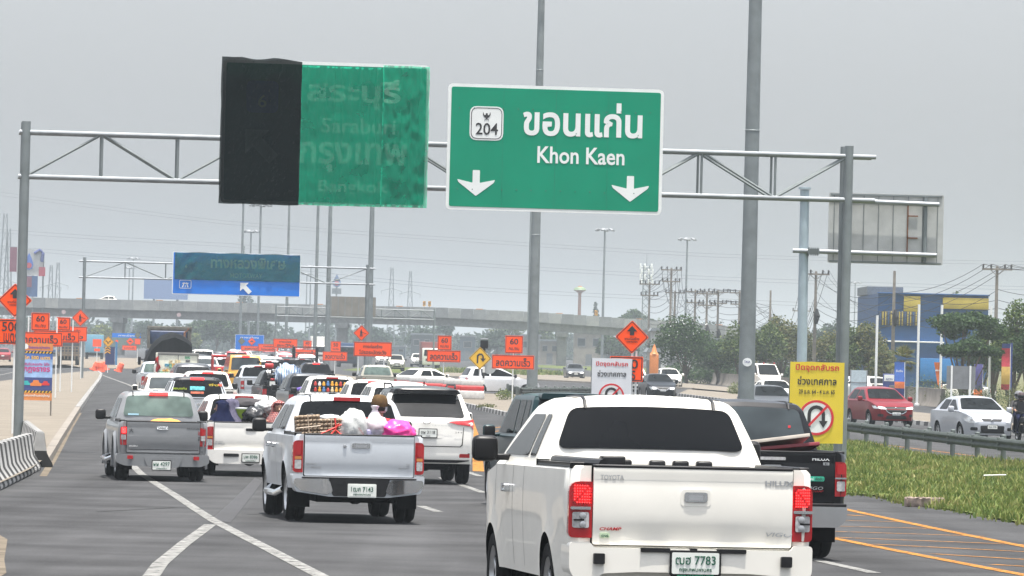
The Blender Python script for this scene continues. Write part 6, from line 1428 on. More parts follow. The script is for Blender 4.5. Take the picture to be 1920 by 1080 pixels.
def blob(name, label, cat, loc, size, m, amp=.05, freq=4., flat=None, rz=0., ang=180, sub=4, parent=None, squash=0.):
    from mathutils import noise
    bm = bmesh.new(); bmesh.ops.create_icosphere(bm, subdivisions=sub, radius=1)
    for v in bm.verts:
        p = v.co.copy(); q = 1 + amp * noise.noise(p * freq) + amp * .8 * abs(noise.noise(p * freq * 2.1 + Vector((5, 1, 2)))) - amp * .6 * max(0, .3 - abs(noise.noise(p * 2.5)) * 3)
        p = Vector([math.copysign(abs(c) ** (1 - squash), c) for c in p]) * q
        v.co = Vector((p.x * size[0], p.y * size[1], max(p.z, -.85) * size[2]))
    o = fin(name, bm, m, parent, ang); o.location = loc; o.rotation_euler = (0, 0, rz)
    return tag(o, label, cat) if label else o
def on(t, x, y, z): return t.o.location + t.o.rotation_euler.to_matrix() @ Vector((x, y, z))
RZ2 = T2.o.rotation_euler.z
# egg trays
PULP = mat('grey pulp', (.50, .40, .30), rough=.95, var=.2, scale=18, spec=.1)
def trays(label, x0, w_, rows, cols, z0, tilt, t, y=.34, layers=5):
    q = thing('egg_tray_stack', label, 'egg trays', on(t, x0, y, z0), RZ2, 'bundled egg trays in the silver pickup'); q.rotation_euler = (R(-6), R(tilt), RZ2)
    c = w_ / cols
    for L_ in range(layers):
        bm = bmesh.new(); n = 6; G = []
        for j in range(rows * n + 1):
            row = []
            for i in range(cols * n + 1):
                fx, fz = (i / n) % 1, (j / n) % 1; b = max(0, math.sin(math.pi * fx) * math.sin(math.pi * fz)) ** .7
                row.append(bm.verts.new((i * c / n, -.05 * b + L_ * .045 + random.uniform(-.001, .001), j * c / n * .98)))
            G.append(row)
        for j in range(rows * n):
            for i in range(cols * n): face(bm, (G[j][i], G[j][i + 1], G[j + 1][i + 1], G[j + 1][i]))
        bmesh.ops.solidify(bm, geom=bm.faces[:], thickness=.004); fin('egg_tray', bm, PULP, q, 50)
    bm = bmesh.new(); tube(bm, [(w_ * .52, -.045, 0), (w_ * .5, -.045, rows * c)], .006, 5)
    tube(bm, [(0, -.045, rows * c * .35), (w_, -.045, rows * c * .42)], .006, 5); fin('string', bm, mat('string', (.5, .4, .3)), q)
    return q
trays('bundle of bumpy egg trays leaning at the left end of the tailgate', -.83, .34, 5, 6, 1.17, -4, T2)
q = trays('second bundle of egg trays tied with red ribbon, next to the white sack', -.51, .34, 5, 6, 1.13, -3, T2, .36)
bm = bmesh.new()
for a, b in (((.0, -.05, .06), (.34, -.05, .2)), ((.24, -.05, .0), (.22, -.05, .28)), ((.22, -.06, .12), (.3, -.07, .04)), ((.22, -.06, .12), (.15, -.08, .05)), ((.22, -.06, .12), (.27, -.08, .2))): tube(bm, [a, b], [.008, .012], 5)
fin('red_ribbon', bm, mat('red ribbon', (.65, .05, .04)), q)
WB = mat('white plastic sack', (.50, .51, .50), rough=.4, var=.08, scale=9, bump=.6, bscale=9); 
o = blob('sack', 'bulging white plastic sack with faded red print in the silver pickup', 'sack', on(T2, -.04, .42, 1.28), (.2, .2, .27), WB, .10, 2.2, rz=RZ2, squash=.12)
for s_, x, z, m, r in (('ฟ้าใส', .03, .1, mat('faded grey ink', (.3, .32, .32)), 50), ('มันสำปะหลัง', .1, -.04, mat('faded red ink', (.5, .12, .12)), 55)):
    l = lettering(o, s_, 0, 0, 0, .03, m, .15, .0); l.location = (x, -.225 + x * .1, z); l.rotation_euler = (0, R(r), 0)
blob('bag', 'flat pale bag tucked behind the egg trays', 'bag', on(T2, -.33, .75, 1.42), (.16, .1, .05), WB, .1, 3, rz=RZ2)
blob('bundle', 'dark round bundle behind the first egg tray stack', 'bundle', on(T2, -.56, 1.1, 1.38), (.1, .1, .09), BLACKP, .08, 3)
CL = mat('translucent plastic', (.62, .58, .62), rough=.3, var=.12, scale=10, alpha=.72)
o = blob('bag', 'translucent plastic bag with a knotted top beside the white sack', 'bag', on(T2, .28, .4, 1.30), (.17, .14, .17), CL, .12, 2.6, rz=RZ2)
bm = bmesh.new(); lathe(bm, [(.12, .0), (.09, .1), (.05, .16), (.035, .19), (.06, .24), (.02, .25)], Matrix.Translation((-.03, 0, .06)), 12); fin('bag_neck', bm, CL, o)
bm = bmesh.new(); box(bm, -.15, .15, -.11, .11, -.15, -.02, 0, .02); fin('basket', bm, mat('lilac basket', (.35, .33, .5), rough=.5), o)
o = blob('bag', 'bright pink plastic bag at the right end of the tailgate', 'bag', on(T2, .56, .38, 1.24), (.24, .18, .17), mat('pink plastic', (.80, .045, .30), rough=.28, var=.1, scale=6, coat=.3), .2, 2.4, rz=RZ2, squash=.05)
CAPM = mat('olive brown cloth', (.10, .062, .03), rough=.9, var=.2, scale=20, spec=.05); REDC = mat('red shirt', (.42, .03, .035), rough=.9, var=.1)
t, hb, f, sd = sitter('person in a brown cap and face mask sitting in the silver pickup bed', on(T2, .36, 1.2, .86), RZ2 + R(-40), REDC, P_DGREY, .02, R(28))
def cap(t, hb, f, m):
    bm = bmesh.new(); lathe(bm, [(.113, .1), (.118, .15), (.112, .2), (.085, .25), (.04, .268), (0, .27)], Matrix.Translation(hb), 18)
    s = Vector((f.y, -f.x, 0)); A = [[bm.verts.new(hb + f * (.09 + .11 * k * math.cos(a)) + s * .1 * math.sin(a) * (1 + .05 * k) + Vector((0, 0, .135 - .02 * k))) for a in rng(-1.45, 1.45, 9)] for k in (0, .5, 1)]
    for p, q in zip(A, A[1:]):
        for i in range(8): face(bm, (p[i], p[i + 1], q[i + 1], q[i]))
    bmesh.ops.solidify(bm, geom=bm.faces[-16:], thickness=.006); fin('cap', bm, m, t, 50)
cap(t, hb, f, CAPM)
bm = bmesh.new(); lathe(bm, [(.06, -.05), (.088, -.02), (.094, .03), (.085, .055)], Matrix.Translation(hb + f * .022 + Vector((0, 0, .065))), 14); fin('face_mask', bm, mat('pale mask', (.55, .6, .65)), t)
bm = bmesh.new(); lathe(bm, [(.098, .04), (.108, .08), (.108, .12), (.1, .14)], Matrix.Translation(hb - f * .012), 14); fin('hair', bm, mat('black hair', (.01, .009, .008), rough=.6), t)
# people in the white pick-up
def hood(t, hb, f, m, name='hood'):
    from mathutils import noise
    bm = bmesh.new(); lathe(bm, [(.30, -.22), (.26, -.12), (.19, -.02), (.15, .08), (.15, .16), (.125, .225), (.07, .27), (0, .285)], Matrix.Translation(hb - f * .03), 28)
    for v in bm.verts:
        d = v.co - hb; 
        if d.x * f.x + d.y * f.y > .07 and .03 < d.z < .2: v.co -= f * .07
        v.co += Vector((noise.noise(v.co * 9), noise.noise(v.co * 9 + Vector((7, 0, 0))), 0)) * .03
    fin(name, bm, m, t, 60)
RZ4 = T4.o.rotation_euler.z; NAVY = mat('navy cloth', (.008, .011, .035), rough=.9, var=.3, scale=15, spec=.05); LAV = mat('grey lavender cloth', (.10, .095, .14), rough=.9, var=.3, scale=15, spec=.05)
t, hb, f, sd = sitter('person in a navy hood leaning by the left end of the white pickup tailgate', on(T4, -.50, .42, .58), RZ4 + R(60), NAVY, NAVY, .03, R(-20)); hood(t, hb, f, NAVY)
t, hb, f, sd = sitter('person in a grey lavender hood beside the navy hooded one', on(T4, -.30, .75, .62), RZ4 + R(30), LAV, NAVY, .03, 0); hood(t, hb, f, LAV)
def plaid():
    m = mat('red plaid cloth', (.22, .022, .02), rough=.95, var=.2, scale=8, spec=.05); n = m.node_tree; b = n.nodes['Principled BSDF']; tc = n.nodes.new('ShaderNodeTexCoord'); cur = b.inputs['Base Color'].links[0].from_socket
    for ax, col in (('X', (.42, .33, .3, 1)), ('Z', (.12, .05, .06, 1))):
        w_ = n.nodes.new('ShaderNodeTexWave'); w_.bands_direction = ax; w_.inputs['Scale'].default_value = 9; n.links.new(tc.outputs['Object'], w_.inputs[0])
        r = n.nodes.new('ShaderNodeValToRGB'); r.color_ramp.interpolation = 'CONSTANT'; r.color_ramp.elements[0].color = (0, 0, 0, 1); r.color_ramp.elements[1].color = (1, 1, 1, 1); r.color_ramp.elements[1].position = .72; n.links.new(w_.outputs[1], r.inputs[0])
        mx = n.nodes.new('ShaderNodeMix'); mx.data_type = 'RGBA'; n.links.new(r.outputs[0], mx.inputs[0]); n.links.new(cur, mx.inputs[6]); mx.inputs[7].default_value = col; cur = mx.outputs[2]
    n.links.new(cur, b.inputs['Base Color']); return m
PLD = plaid()
t, hb, f, sd = sitter('person wrapped in red plaid resting an arm on the white pickup tailgate', on(T4, .63, .50, .60), RZ4 + R(150), PLD, NAVY, .05, R(-30), arms=((.26, .12, .42), (.2, .36, .47)), armr=((.30, .22, .47), (.12, .43, .49))); hood(t, hb, f, PLD)
bm = bmesh.new(); tube(bm, [(.31, .2, .47), (.25, .28, .485), (.17, .38, .49)], [.062, .056, .04], 10); fin('olive_sleeve', bm, mat('olive sleeve', (.11, .11, .045), rough=.9), t)
bm = bmesh.new(); lathe(bm, [(.1, 0), (.135, .28), (.145, .28), (.145, .3), (.135, .31), (.13, .28), (.09, .02), (0, .02)], None, 20); o = fin('bucket', bm, mat('lime green plastic', (.26, .38, .03), rough=.4)); o.location = on(T4, -.12, .7, 1.02); tag(o, 'lime green bucket with white rim in the white pickup bed', 'bucket')
bm = bmesh.new(); lathe(bm, [(.135, .29), (.15, .3), (.15, .325), (.0, .33)], None, 20); fin('lid', bm, SIGNW, o)
BAGB = mat('black bin bag', (.008, .008, .009), rough=.25, var=.2, coat=.4)
blob('bag', 'shiny black bag beside the lime bucket', 'bag', on(T4, .12, .55, 1.16), (.24, .2, .2), BAGB, .2, 2.6, rz=RZ4)
blob('bag', 'white plastic bag on top beside the red plaid person', 'bag', on(T4, .36, .8, 1.36), (.22, .18, .14), WB, .2, 2.4, rz=RZ4)
blob('bag', 'long dark bag across the white pickup cab window', 'bag', on(T4, .0, 1.25, 1.38), (.42, .15, .15), mat('dark cloth bag', (.035, .032, .036), rough=.8, var=.2), .14, 2.4, rz=RZ4)
# motorcycles
def motorcycle(label, loc, rz, m, rider=None, passenger=None, up=0.):
    t = thing('motorcycle', label, 'motorcycle', loc, rz)
    for y in (0, 1.25):
        w_ = wheel(t, .045, y, .29, .1)
        w_.location = (0, y, .29)
    bm = bmesh.new(); tube(bm, [(0, 1.25, .29), (0, 1.08, .72), (0, 1.0, .98)], [.03, .035, .03], 8); tube(bm, [(-.33, .92, 1.06), (-.12, 1.0, 1.0), (.12, 1.0, 1.0), (.33, .92, 1.06)], .016, 8)
    for s in (-1, 1): tube(bm, [(s * .07, 1.25, .29), (s * .07, 1.06, .75)], .022, 6)
    fin('handlebar', bm, BLACKP, t)
    bm = bmesh.new(); box(bm, -.1, .1, .45, .98, .62, .86, 0, .07); box(bm, -.09, .09, -.05, .5, .62, .74, 0, .05); box(bm, -.1, .1, .3, .75, .3, .6, 0, .06); tube(bm, [(.14, .6, .28), (.15, .0, .32), (.15, -.3, .38)], .035, 8); box(bm, -.05, .05, -.4, .1, .55, .66, 0, .03); fin('frame', bm, m, t)
    bm = bmesh.new(); box(bm, -.12, .12, -.25, .5, .74, .8, 0, .03); fin('seat', bm, BLACKP, t)
    bm = bmesh.new(); lathe(bm, [(0, .06), (.075, .04), (.08, 0), (.05, -.08), (0, -.09)], Matrix.Translation((0, 1.13, .88)) @ Matrix.Rotation(R(-90), 4, 'X'), 16); fin('headlamp', bm, HEADON, t)
    bm = bmesh.new(); box(bm, -.07, .07, -.44, -.4, .58, .66, 0, .015); fin('tail_lamp', bm, REDL, t)
    plate(type('q', (), {'o': t})(), 0, .47, -.42, [], .2, .16)
    for s in (-1, 1):
        bm = bmesh.new(); tube(bm, [(s * .25, .95, 1.05), (s * .36, .95, 1.22)], .01, 6); box(bm, s * .38 - .06, s * .38 + .06, .94, .96, 1.2, 1.28, 0, .008); fin('wing_mirror', bm, BLACKP, t)
    return t
def rider(label, mt, y, z, shirt, helm):
    p = mt.location + mt.rotation_euler.to_matrix() @ Vector((0, y, z)); t, hb, f, sd = sitter(label, p, mt.rotation_euler.z, shirt, NAVY, .06, 0, arms=((.28, .22, .34), (.29, .55, .28)), knees=(.17, .4, .0), foot=(.16, .25, -.42))
    bm = bmesh.new(); lathe(bm, [(.1, .0), (.135, .04), (.145, .12), (.135, .2), (.09, .265), (0, .285)], Matrix.Translation(hb + f * .01), 20); fin('helmet', bm, helm, t)
    bm = bmesh.new(); lathe(bm, [(.125, .07), (.15, .1), (.152, .15), (.13, .18)], Matrix.Translation(hb + f * .018), 20)
    for fc in [x for x in bm.faces if (x.calc_center_median() - hb).dot(f) < .03]: bm.faces.remove(fc)
    fin('visor', bm, GLASS, t)
mt = motorcycle('black motorcycle with a lit headlamp beside the light silver sedan', gx(1909, 171), R(188), BLACKP)
mt.location = gx(1909, 173)
rider('rider in black with a dark helmet on the motorcycle at the right edge', mt, .22, .78, mat('black jacket', (.015, .014, .015), rough=.8), mat('dark helmet', (.05, .03, .03), rough=.25, coat=.6)); rider('passenger with a grey helmet behind the motorcycle rider', mt, -.18, .82, mat('black jacket', (0, 0, 0)), mat('grey helmet', (.16, .16, .17), rough=.3, coat=.6))
# motorcycle and striped bundle carried by the black pick-up
p = gx(507, 186.6); mm = motorcycle('black and red motorcycle standing in the black pickup bed', p + Vector((0, 0, .78)), R(8), P_BLACK)
bm = bmesh.new(); box(bm, -.16, .16, .85, 1.1, 1.0, 1.2, 0, .06); fin('fairing', bm, P_CHAS, mm)
STB = mat('blue white stripes', (.45, .52, .6), rough=.5, var=.05); n = STB.node_tree; b = n.nodes['Principled BSDF']; tc = n.nodes.new('ShaderNodeTexCoord'); wv = n.nodes.new('ShaderNodeTexWave'); wv.inputs['Scale'].default_value = 3.4; wv.inputs['Distortion'].default_value = 3; wv.bands_direction = 'X'; r = n.nodes.new('ShaderNodeValToRGB'); r.color_ramp.elements[0].color = (.04, .14, .36, 1); r.color_ramp.elements[1].color = (.55, .62, .68, 1); r.color_ramp.elements[1].position = .6; n.links.new(tc.outputs['Object'], wv.inputs[0]); n.links.new(wv.outputs[1], r.inputs[0]); n.links.new(r.outputs[0], b.inputs['Base Color'])
o = blob('bundle', 'blue and white striped tarpaulin bundle in the black pickup', 'bundle', gx(536, 187) + Vector((0, 0, 1.5)), (.42, .35, .45), STB, .22, 2.2)
bm = bmesh.new()
for k in range(16):
    a = -1.3 + k * .18; A = Vector((.05, -.1, -.1)); d = Vector((math.sin(a), .1, math.cos(a))); q = bm.verts.new(A); e = [bm.verts.new(A + d * random.uniform(.5, .62) + Vector((math.cos(a), .0, -math.sin(a))) * s * .07 + Vector((0, (k % 2) * .1, 0))) for s in (-1, 1)]; face(bm, (q, e[0], e[1]))
bmesh.ops.solidify(bm, geom=bm.faces[:], thickness=.02); fin('gathered_top', bm, STB, o, 20)
# ------------------------------------------------------------------ overpass
DO = 900.; so_ = F / DO
def ox(px): return (px - 960) / so_
OP = [(-500, 9.7), (825, 9.7), (1010, 9.3), (1222, 8.4), (1335, 7.9), (1500, 7.0), (1760, 5.6)]
def oz(px): return lerp(px, [p[0] for p in OP], [p[1] for p in OP])
t = thing('overpass', 'long grey concrete overpass crossing the whole background', 'bridge', (ox(640), DO, 0))
pan = bpy.data.materials.new('overpass panels'); pan.use_nodes = True; n = pan.node_tree; b = n.nodes['Principled BSDF']; g = n.nodes.new('ShaderNodeNewGeometry'); r = n.nodes.new('ShaderNodeValToRGB'); r.color_ramp.elements[0].color = (.19, .2, .2, 1); r.color_ramp.elements[1].color = (.30, .305, .29, 1); n.links.new(g.outputs['Random Per Island'], r.inputs[0])
nz = n.nodes.new('ShaderNodeTexNoise'); nz.inputs['Scale'].default_value = .9; nz.inputs['Detail'].default_value = 6; tc = n.nodes.new('ShaderNodeTexCoord'); n.links.new(tc.outputs['Object'], nz.inputs[0]); mr = n.nodes.new('ShaderNodeMapRange'); mr.inputs[3].default_value = .7; mr.inputs[4].default_value = 1.25; n.links.new(nz.outputs[0], mr.inputs[0]); vm = n.nodes.new('ShaderNodeVectorMath'); vm.operation = 'SCALE'; n.links.new(r.outputs[0], vm.inputs[0]); n.links.new(mr.outputs[0], vm.inputs['Scale']); n.links.new(vm.outputs[0], b.inputs['Base Color']); b.inputs['Roughness'].default_value = .9; b.inputs['Specular IOR Level'].default_value = .1
bm = bmesh.new(); px = -480
while px < 1740:
    x0, x1 = ox(px) - ox(640), ox(px + 23.5) - ox(640); z = oz(px + 12); z2 = z
    box(bm, x0 + .012, x1 - .012, -.2, .05, z - 1.75, z); px += 23.6
fin('parapet', bm, pan, t)
bm = bmesh.new(); px = -480
while px < 1740:
    x0, x1 = ox(px) - ox(640), ox(px + 94) - ox(640); za, zb_ = oz(px), oz(px + 94)
    vs = box(bm, x0, x1 + .02, .06, 12, 0, 1)
    for v in vs:
        zz = za if v.co.x < (x0 + x1) / 2 else zb_; v.co.z = zz - (.9 if v.co.z > .5 else 1.7)
    for y in (.8, 3.6, 6.4, 9.2):
        vs = box(bm, x0, x1 + .02, y, y + .9, 0, 1)
        for v in vs:
            zz = za if v.co.x < (x0 + x1) / 2 else zb_; v.co.z = zz - (1.7 if v.co.z > .5 else 3.15)
    px += 94
fin('deck_girders', bm, CONC, t)
for px in (-195, 220, 642, 1056, 1300):
    x = ox(px) - ox(640); z = oz(px) - 3.15; bm = bmesh.new(); box(bm, x - .85, x + .85, 2., 4., -.2, z - .8, 0, .15); box(bm, x - .85, x + .85, 8, 10., -.2, z - .8, 0, .15)
    box(bm, x - 1.1, x + 1.1, .6, 11.4, z - .9, z, 0, .1); fin('pier', bm, CONC, t)
bm = bmesh.new()
for px in range(-300, 1500, 150): box(bm, ox(px) - ox(640) - .6, ox(px) - ox(640) + .6, -.1, .1, oz(px), oz(px) + .12)
fin('kerb_markers', bm, mat('orange dabs', (.5, .2, .06), var=.4), t)
bm = bmesh.new()
for px in (121, 337): lathe(bm, [(0, 0), (.75, 0), (.75, .05), (0, .05)], Matrix.Translation((ox(px) - ox(640), -.25, oz(px) - 2.4)) @ Matrix.Rotation(R(90), 4, 'X') @ Matrix.Scale(.5, 4), 20)
fin('clearance_disc', bm, mat('faded pink disc', (.45, .32, .32)), t)
# small chevrons and cars on the deck
for lab, px in (('left of two small yellow hazard markers standing on the overpass', 796), ('right of two small yellow hazard markers standing on the overpass', 806), ('yellow hazard marker on the overpass near the dark conifer', 1119)):
    p = Vector((ox(px), DO + 1, oz(px))); q = thing('hazard_marker', lab, 'road sign', p); bm = bmesh.new(); tube(bm, [(0, 0, -.9), (0, 0, .9)], .05, 6); fin('post', bm, GALVD, q)
    bm = bmesh.new(); prism(bm, rpoly(rect(.5, .9, 0, .6), .05), -.08, -.05); fin('panel', bm, MATS['amber sheeting'], q)
    bm = bmesh.new()
    for k in range(3): prism(bm, [(-.22, .3 + k * .25), (.22, .42 + k * .25), (.22, .52 + k * .25), (-.22, .4 + k * .25)], -.1, -.08)
    fin('stripes', bm, INK, q)
for lab, px, m in (('white car roof crossing the overpass at the left', 217, P_WHITE), ('silver car roof crossing the overpass behind the masts', 650, P_SILV)):
    o = copy_tree(HAT.o); repaint(o, P_WHITE, m); o['label'] = lab; o['group'] = 'cars crossing the overpass'; o.location = (ox(px), DO + 4, oz(px) - .9); o.rotation_euler = (0, 0, R(90))
# ------------------------------------------------------------------ trees
def foliage(name, clumps, n, size, m, parent=None, flat=.55, seed=1):
    """leaf faces scattered through clumps (centre, radii)"""
    rd = random.Random(seed); vs, fs = [], []; tot = sum(c[1][0] * c[1][2] for c in clumps)
    for c, r in clumps:
        k = max(6, int(n * r[0] * r[2] / tot))
        for _ in range(k):
            while True:
                u = Vector((rd.uniform(-1, 1), rd.uniform(-1, 1), rd.uniform(-1, 1)))
                if .3 < u.length < 1: break
            u *= rd.uniform(.85, 1.08); p = Vector((c[0] + u.x * r[0], c[1] + u.y * r[1], c[2] + u.z * r[2])); s = size * rd.uniform(.5, 1.3)
            a = Vector((rd.gauss(0, 1), rd.gauss(0, 1), rd.gauss(0, 1) * flat)).normalized(); b_ = a.cross(Vector((rd.gauss(0, 1), rd.gauss(0, 1), rd.gauss(0, 1)))).normalized()
            i = len(vs); vs += [p - a * s * .5, p + b_ * s * .28, p + a * s * .5, p - b_ * s * .28]; fs.append((i, i + 1, i + 2, i + 3))
    me = bpy.data.meshes.new(name); me.from_pydata(vs, [], fs); me.materials.append(m); o = bpy.data.objects.new(name, me); COL.objects.link(o)
    if parent: o.parent = parent
    return o
LDK = leafmat('dark leaves', (.014, .032, .013), (.032, .065, .022), (.07, .12, .04)); LMID = leafmat('mid leaves', (.028, .055, .016), (.065, .105, .028), (.14, .18, .055))
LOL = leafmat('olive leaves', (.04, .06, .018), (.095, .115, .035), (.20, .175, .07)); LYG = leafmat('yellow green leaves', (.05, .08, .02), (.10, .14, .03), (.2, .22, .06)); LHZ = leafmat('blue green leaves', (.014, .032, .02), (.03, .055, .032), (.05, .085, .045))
BARK = mat('bark', (.09, .07, .05), rough=.95, var=.3, scale=5)
def tree(label, px, d, h, w_, m, trunk=.35, n=2600, size=None, shape='round', group=None, dx=0., name='tree', cat='tree', base=0.):
    rd = random.Random(int(px * 7 + d)); p = gx(px, d); p.z += base; t = thing(name, label, cat, p, group=group); bm = bmesh.new(); th = h * trunk
    lean = rd.uniform(-.05, .05) * h; tube(bm, [(0, 0, -.1), (lean * .3, 0, th * .6), (lean, 0, th), (lean * 1.2, 0, h * .8)], [h * .028, h * .022, h * .017, h * .006], 8)
    clumps = []; k = 11 if shape == 'round' else 9
    for i in range(k):
        if shape == 'cone':
            z = th * .5 + (h - th * .5) * (i + .5) / k; r = w_ * .5 * (1 - (i / k)) * rd.uniform(.75, 1.15) + .2; c = (lean + rd.uniform(-.1, .1) * w_, rd.uniform(-.1, .1) * w_, z); rr = (r, r, (h - th) / k * .8)
        elif shape == 'umbrella':
            a = i * 2.4; q = w_ * .38 * math.sqrt(i / k) * 1.1; c = (lean + q * math.cos(a), q * math.sin(a), h * (.86 - .25 * (q / w_) ** 1.2) + rd.uniform(-.05, .05) * h); rr = (w_ * .2 * rd.uniform(.8, 1.2), w_ * .2, h * .07 * rd.uniform(.7, 1.4))
        else:
            a = i * 2.4; q = w_ * .33 * math.sqrt((i + .5) / k); z = th + (h - th) * (.18 + .62 * (1 - (q / (w_ * .45)) ** 2) * rd.uniform(.55, 1.1)); c = (lean + q * math.cos(a), q * math.sin(a), z); r = w_ * rd.uniform(.16, .26); rr = (r * 1.15, r * 1.15, r * rd.uniform(.75, 1.05) * min(1.5, (h - th) / w_ + .3))
        clumps.append((c, rr))
        if shape != 'cone' and i % 2 == 0: tube(bm, [(lean * .6, 0, th * .8), (c[0] * .5 + lean * .5, c[1] * .5, (c[2] + th) / 2), c], [h * .012, h * .009, h * .004], 5)
    fin('trunk', bm, BARK, t); foliage('crown', clumps, n, size or .055 * w_ + .06, m, t, seed=int(px)); return t
GT = 'trees along the right roadside'
for lab, px, d, h, w_, m, sh, n in (('dark tree with white blossoms left of the roadside row', 1288, 345, 4.9, 4.3, LDK, 'round', 7140), ('dark bushy tree between the blossom tree and the thick mast', 1345, 350, 3.9, 2.9, LDK, 'round', 4420), ('slim green tree directly left of the thick mast', 1383, 345, 4.6, 2.6, LMID, 'round', 3740),
        ('green tree directly right of the thick mast', 1428, 345, 4.7, 2.6, LMID, 'round', 4420), ('widest olive green tree of the roadside row', 1468, 350, 5.2, 3.2, LOL, 'round', 5440), ('olive green tree left of the blue grey pole', 1497, 360, 4.6, 2.4, LOL, 'round', 3400), ('olive brown tree between blue grey pole and gantry leg', 1545, 350, 4.6, 2.7, LOL, 'round', 4080), ('dark green tree behind the gantry leg', 1590, 350, 4.8, 2.4, LMID, 'round', 3740), ('brownish green tree right of the gantry leg', 1625, 350, 4.9, 2.7, LOL, 'round', 4420), ('lower brownish tree before the blue building corner', 1652, 345, 3.6, 1.8, LOL, 'round', 2380),
        ('large dark umbrella crowned tree before the blue building', 1800, 290, 5.4, 4.2, LDK, 'umbrella', 6500), ('lower dark layered foliage under the large umbrella tree', 1812, 285, 3.9, 3.2, LDK, 'umbrella', 5000), ('tall green tree at the right picture edge', 1893, 300, 6.0, 3.2, LMID, 'round', 5780), ('dark green tree behind the right utility pole', 1865, 310, 5.2, 2.6, LDK, 'round', 4420), ('green tree half cut by the right picture edge', 1925, 295, 5.0, 2.6, LDK, 'round', 4080)):
    k = 1.3 if px < 1570 else 1.14 if px < 1660 else 1.; tree(lab, px, d * k, 2.7 + (h * 1.07 - 2.7) * k, w_ * 1.12 * k, m, n=n, shape=sh, group=GT, trunk=.14, size=.21 * k)
for lab, px, d, h, w_, m in (('dark green tree behind the right flag', 1845, 385, 5.6, 4.2, LDK), ('mid green tree far behind the motorcycle', 1890, 390, 6.4, 4.6, LMID), ('dark tree at the right edge behind the others', 1932, 370, 6.2, 4.2, LDK)): tree(lab, px, d, h, w_, m, n=4500, size=.24, trunk=.1, group=GT)
rd = random.Random(4); p = gx(1288, 345); bm = bmesh.new()
for k in range(30):
    a, q = rd.uniform(0, 6.28), rd.uniform(.3, 1); bmesh.ops.create_icosphere(bm, subdivisions=1, radius=.05, matrix=Matrix.Translation((1.5 * q * math.cos(a), -1.0 * abs(math.sin(a)) * q - .6, 3.7 + rd.uniform(-.2, 1.1))))
o = fin('blossoms', bm, SIGNW); o.scale = (1.3, 1.3, 1.17); o.parent = [x for x in COL.objects if x.get('label') == 'dark tree with white blossoms left of the roadside row'][0]
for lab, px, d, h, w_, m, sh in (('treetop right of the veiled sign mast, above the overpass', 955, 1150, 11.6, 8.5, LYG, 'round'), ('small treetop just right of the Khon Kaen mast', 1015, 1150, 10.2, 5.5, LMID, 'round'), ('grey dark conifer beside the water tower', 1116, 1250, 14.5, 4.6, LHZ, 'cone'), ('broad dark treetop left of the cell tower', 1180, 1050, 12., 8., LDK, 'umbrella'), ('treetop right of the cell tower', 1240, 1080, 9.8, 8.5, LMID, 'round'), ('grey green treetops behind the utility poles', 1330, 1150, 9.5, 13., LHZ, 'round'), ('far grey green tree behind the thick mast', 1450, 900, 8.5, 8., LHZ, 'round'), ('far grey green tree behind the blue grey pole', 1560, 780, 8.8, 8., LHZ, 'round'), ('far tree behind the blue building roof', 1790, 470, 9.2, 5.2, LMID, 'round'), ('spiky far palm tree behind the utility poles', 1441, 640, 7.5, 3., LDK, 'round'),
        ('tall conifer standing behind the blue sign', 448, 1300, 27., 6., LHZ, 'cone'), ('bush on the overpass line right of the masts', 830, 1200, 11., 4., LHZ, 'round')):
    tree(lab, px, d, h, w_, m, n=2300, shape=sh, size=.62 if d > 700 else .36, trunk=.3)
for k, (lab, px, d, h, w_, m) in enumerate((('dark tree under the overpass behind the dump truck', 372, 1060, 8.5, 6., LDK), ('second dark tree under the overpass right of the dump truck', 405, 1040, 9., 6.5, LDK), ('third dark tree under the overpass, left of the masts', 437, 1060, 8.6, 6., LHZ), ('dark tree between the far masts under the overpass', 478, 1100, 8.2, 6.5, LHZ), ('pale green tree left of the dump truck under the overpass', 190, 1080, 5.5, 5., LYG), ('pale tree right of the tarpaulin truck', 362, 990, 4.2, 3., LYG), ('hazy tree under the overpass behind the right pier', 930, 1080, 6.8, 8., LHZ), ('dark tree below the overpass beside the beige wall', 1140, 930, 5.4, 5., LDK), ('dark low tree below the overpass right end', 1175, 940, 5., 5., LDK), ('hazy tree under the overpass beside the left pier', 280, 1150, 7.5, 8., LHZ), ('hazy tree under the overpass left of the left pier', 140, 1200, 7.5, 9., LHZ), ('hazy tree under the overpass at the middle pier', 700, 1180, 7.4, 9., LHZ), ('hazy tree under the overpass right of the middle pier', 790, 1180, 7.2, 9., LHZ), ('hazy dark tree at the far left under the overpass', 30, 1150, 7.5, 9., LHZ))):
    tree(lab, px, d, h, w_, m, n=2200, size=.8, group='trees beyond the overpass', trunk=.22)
cl = []; rd = random.Random(9)
for k in range(150): x = -190 + k * 2.6; cl.append(((x, 1500 + rd.uniform(-30, 30), rd.uniform(2, 5)), (rd.uniform(4, 8), 6, rd.uniform(3, 5.5))))
tag(foliage('far_wood', cl, 34000, 1.9, LHZ, seed=2), kind='stuff')
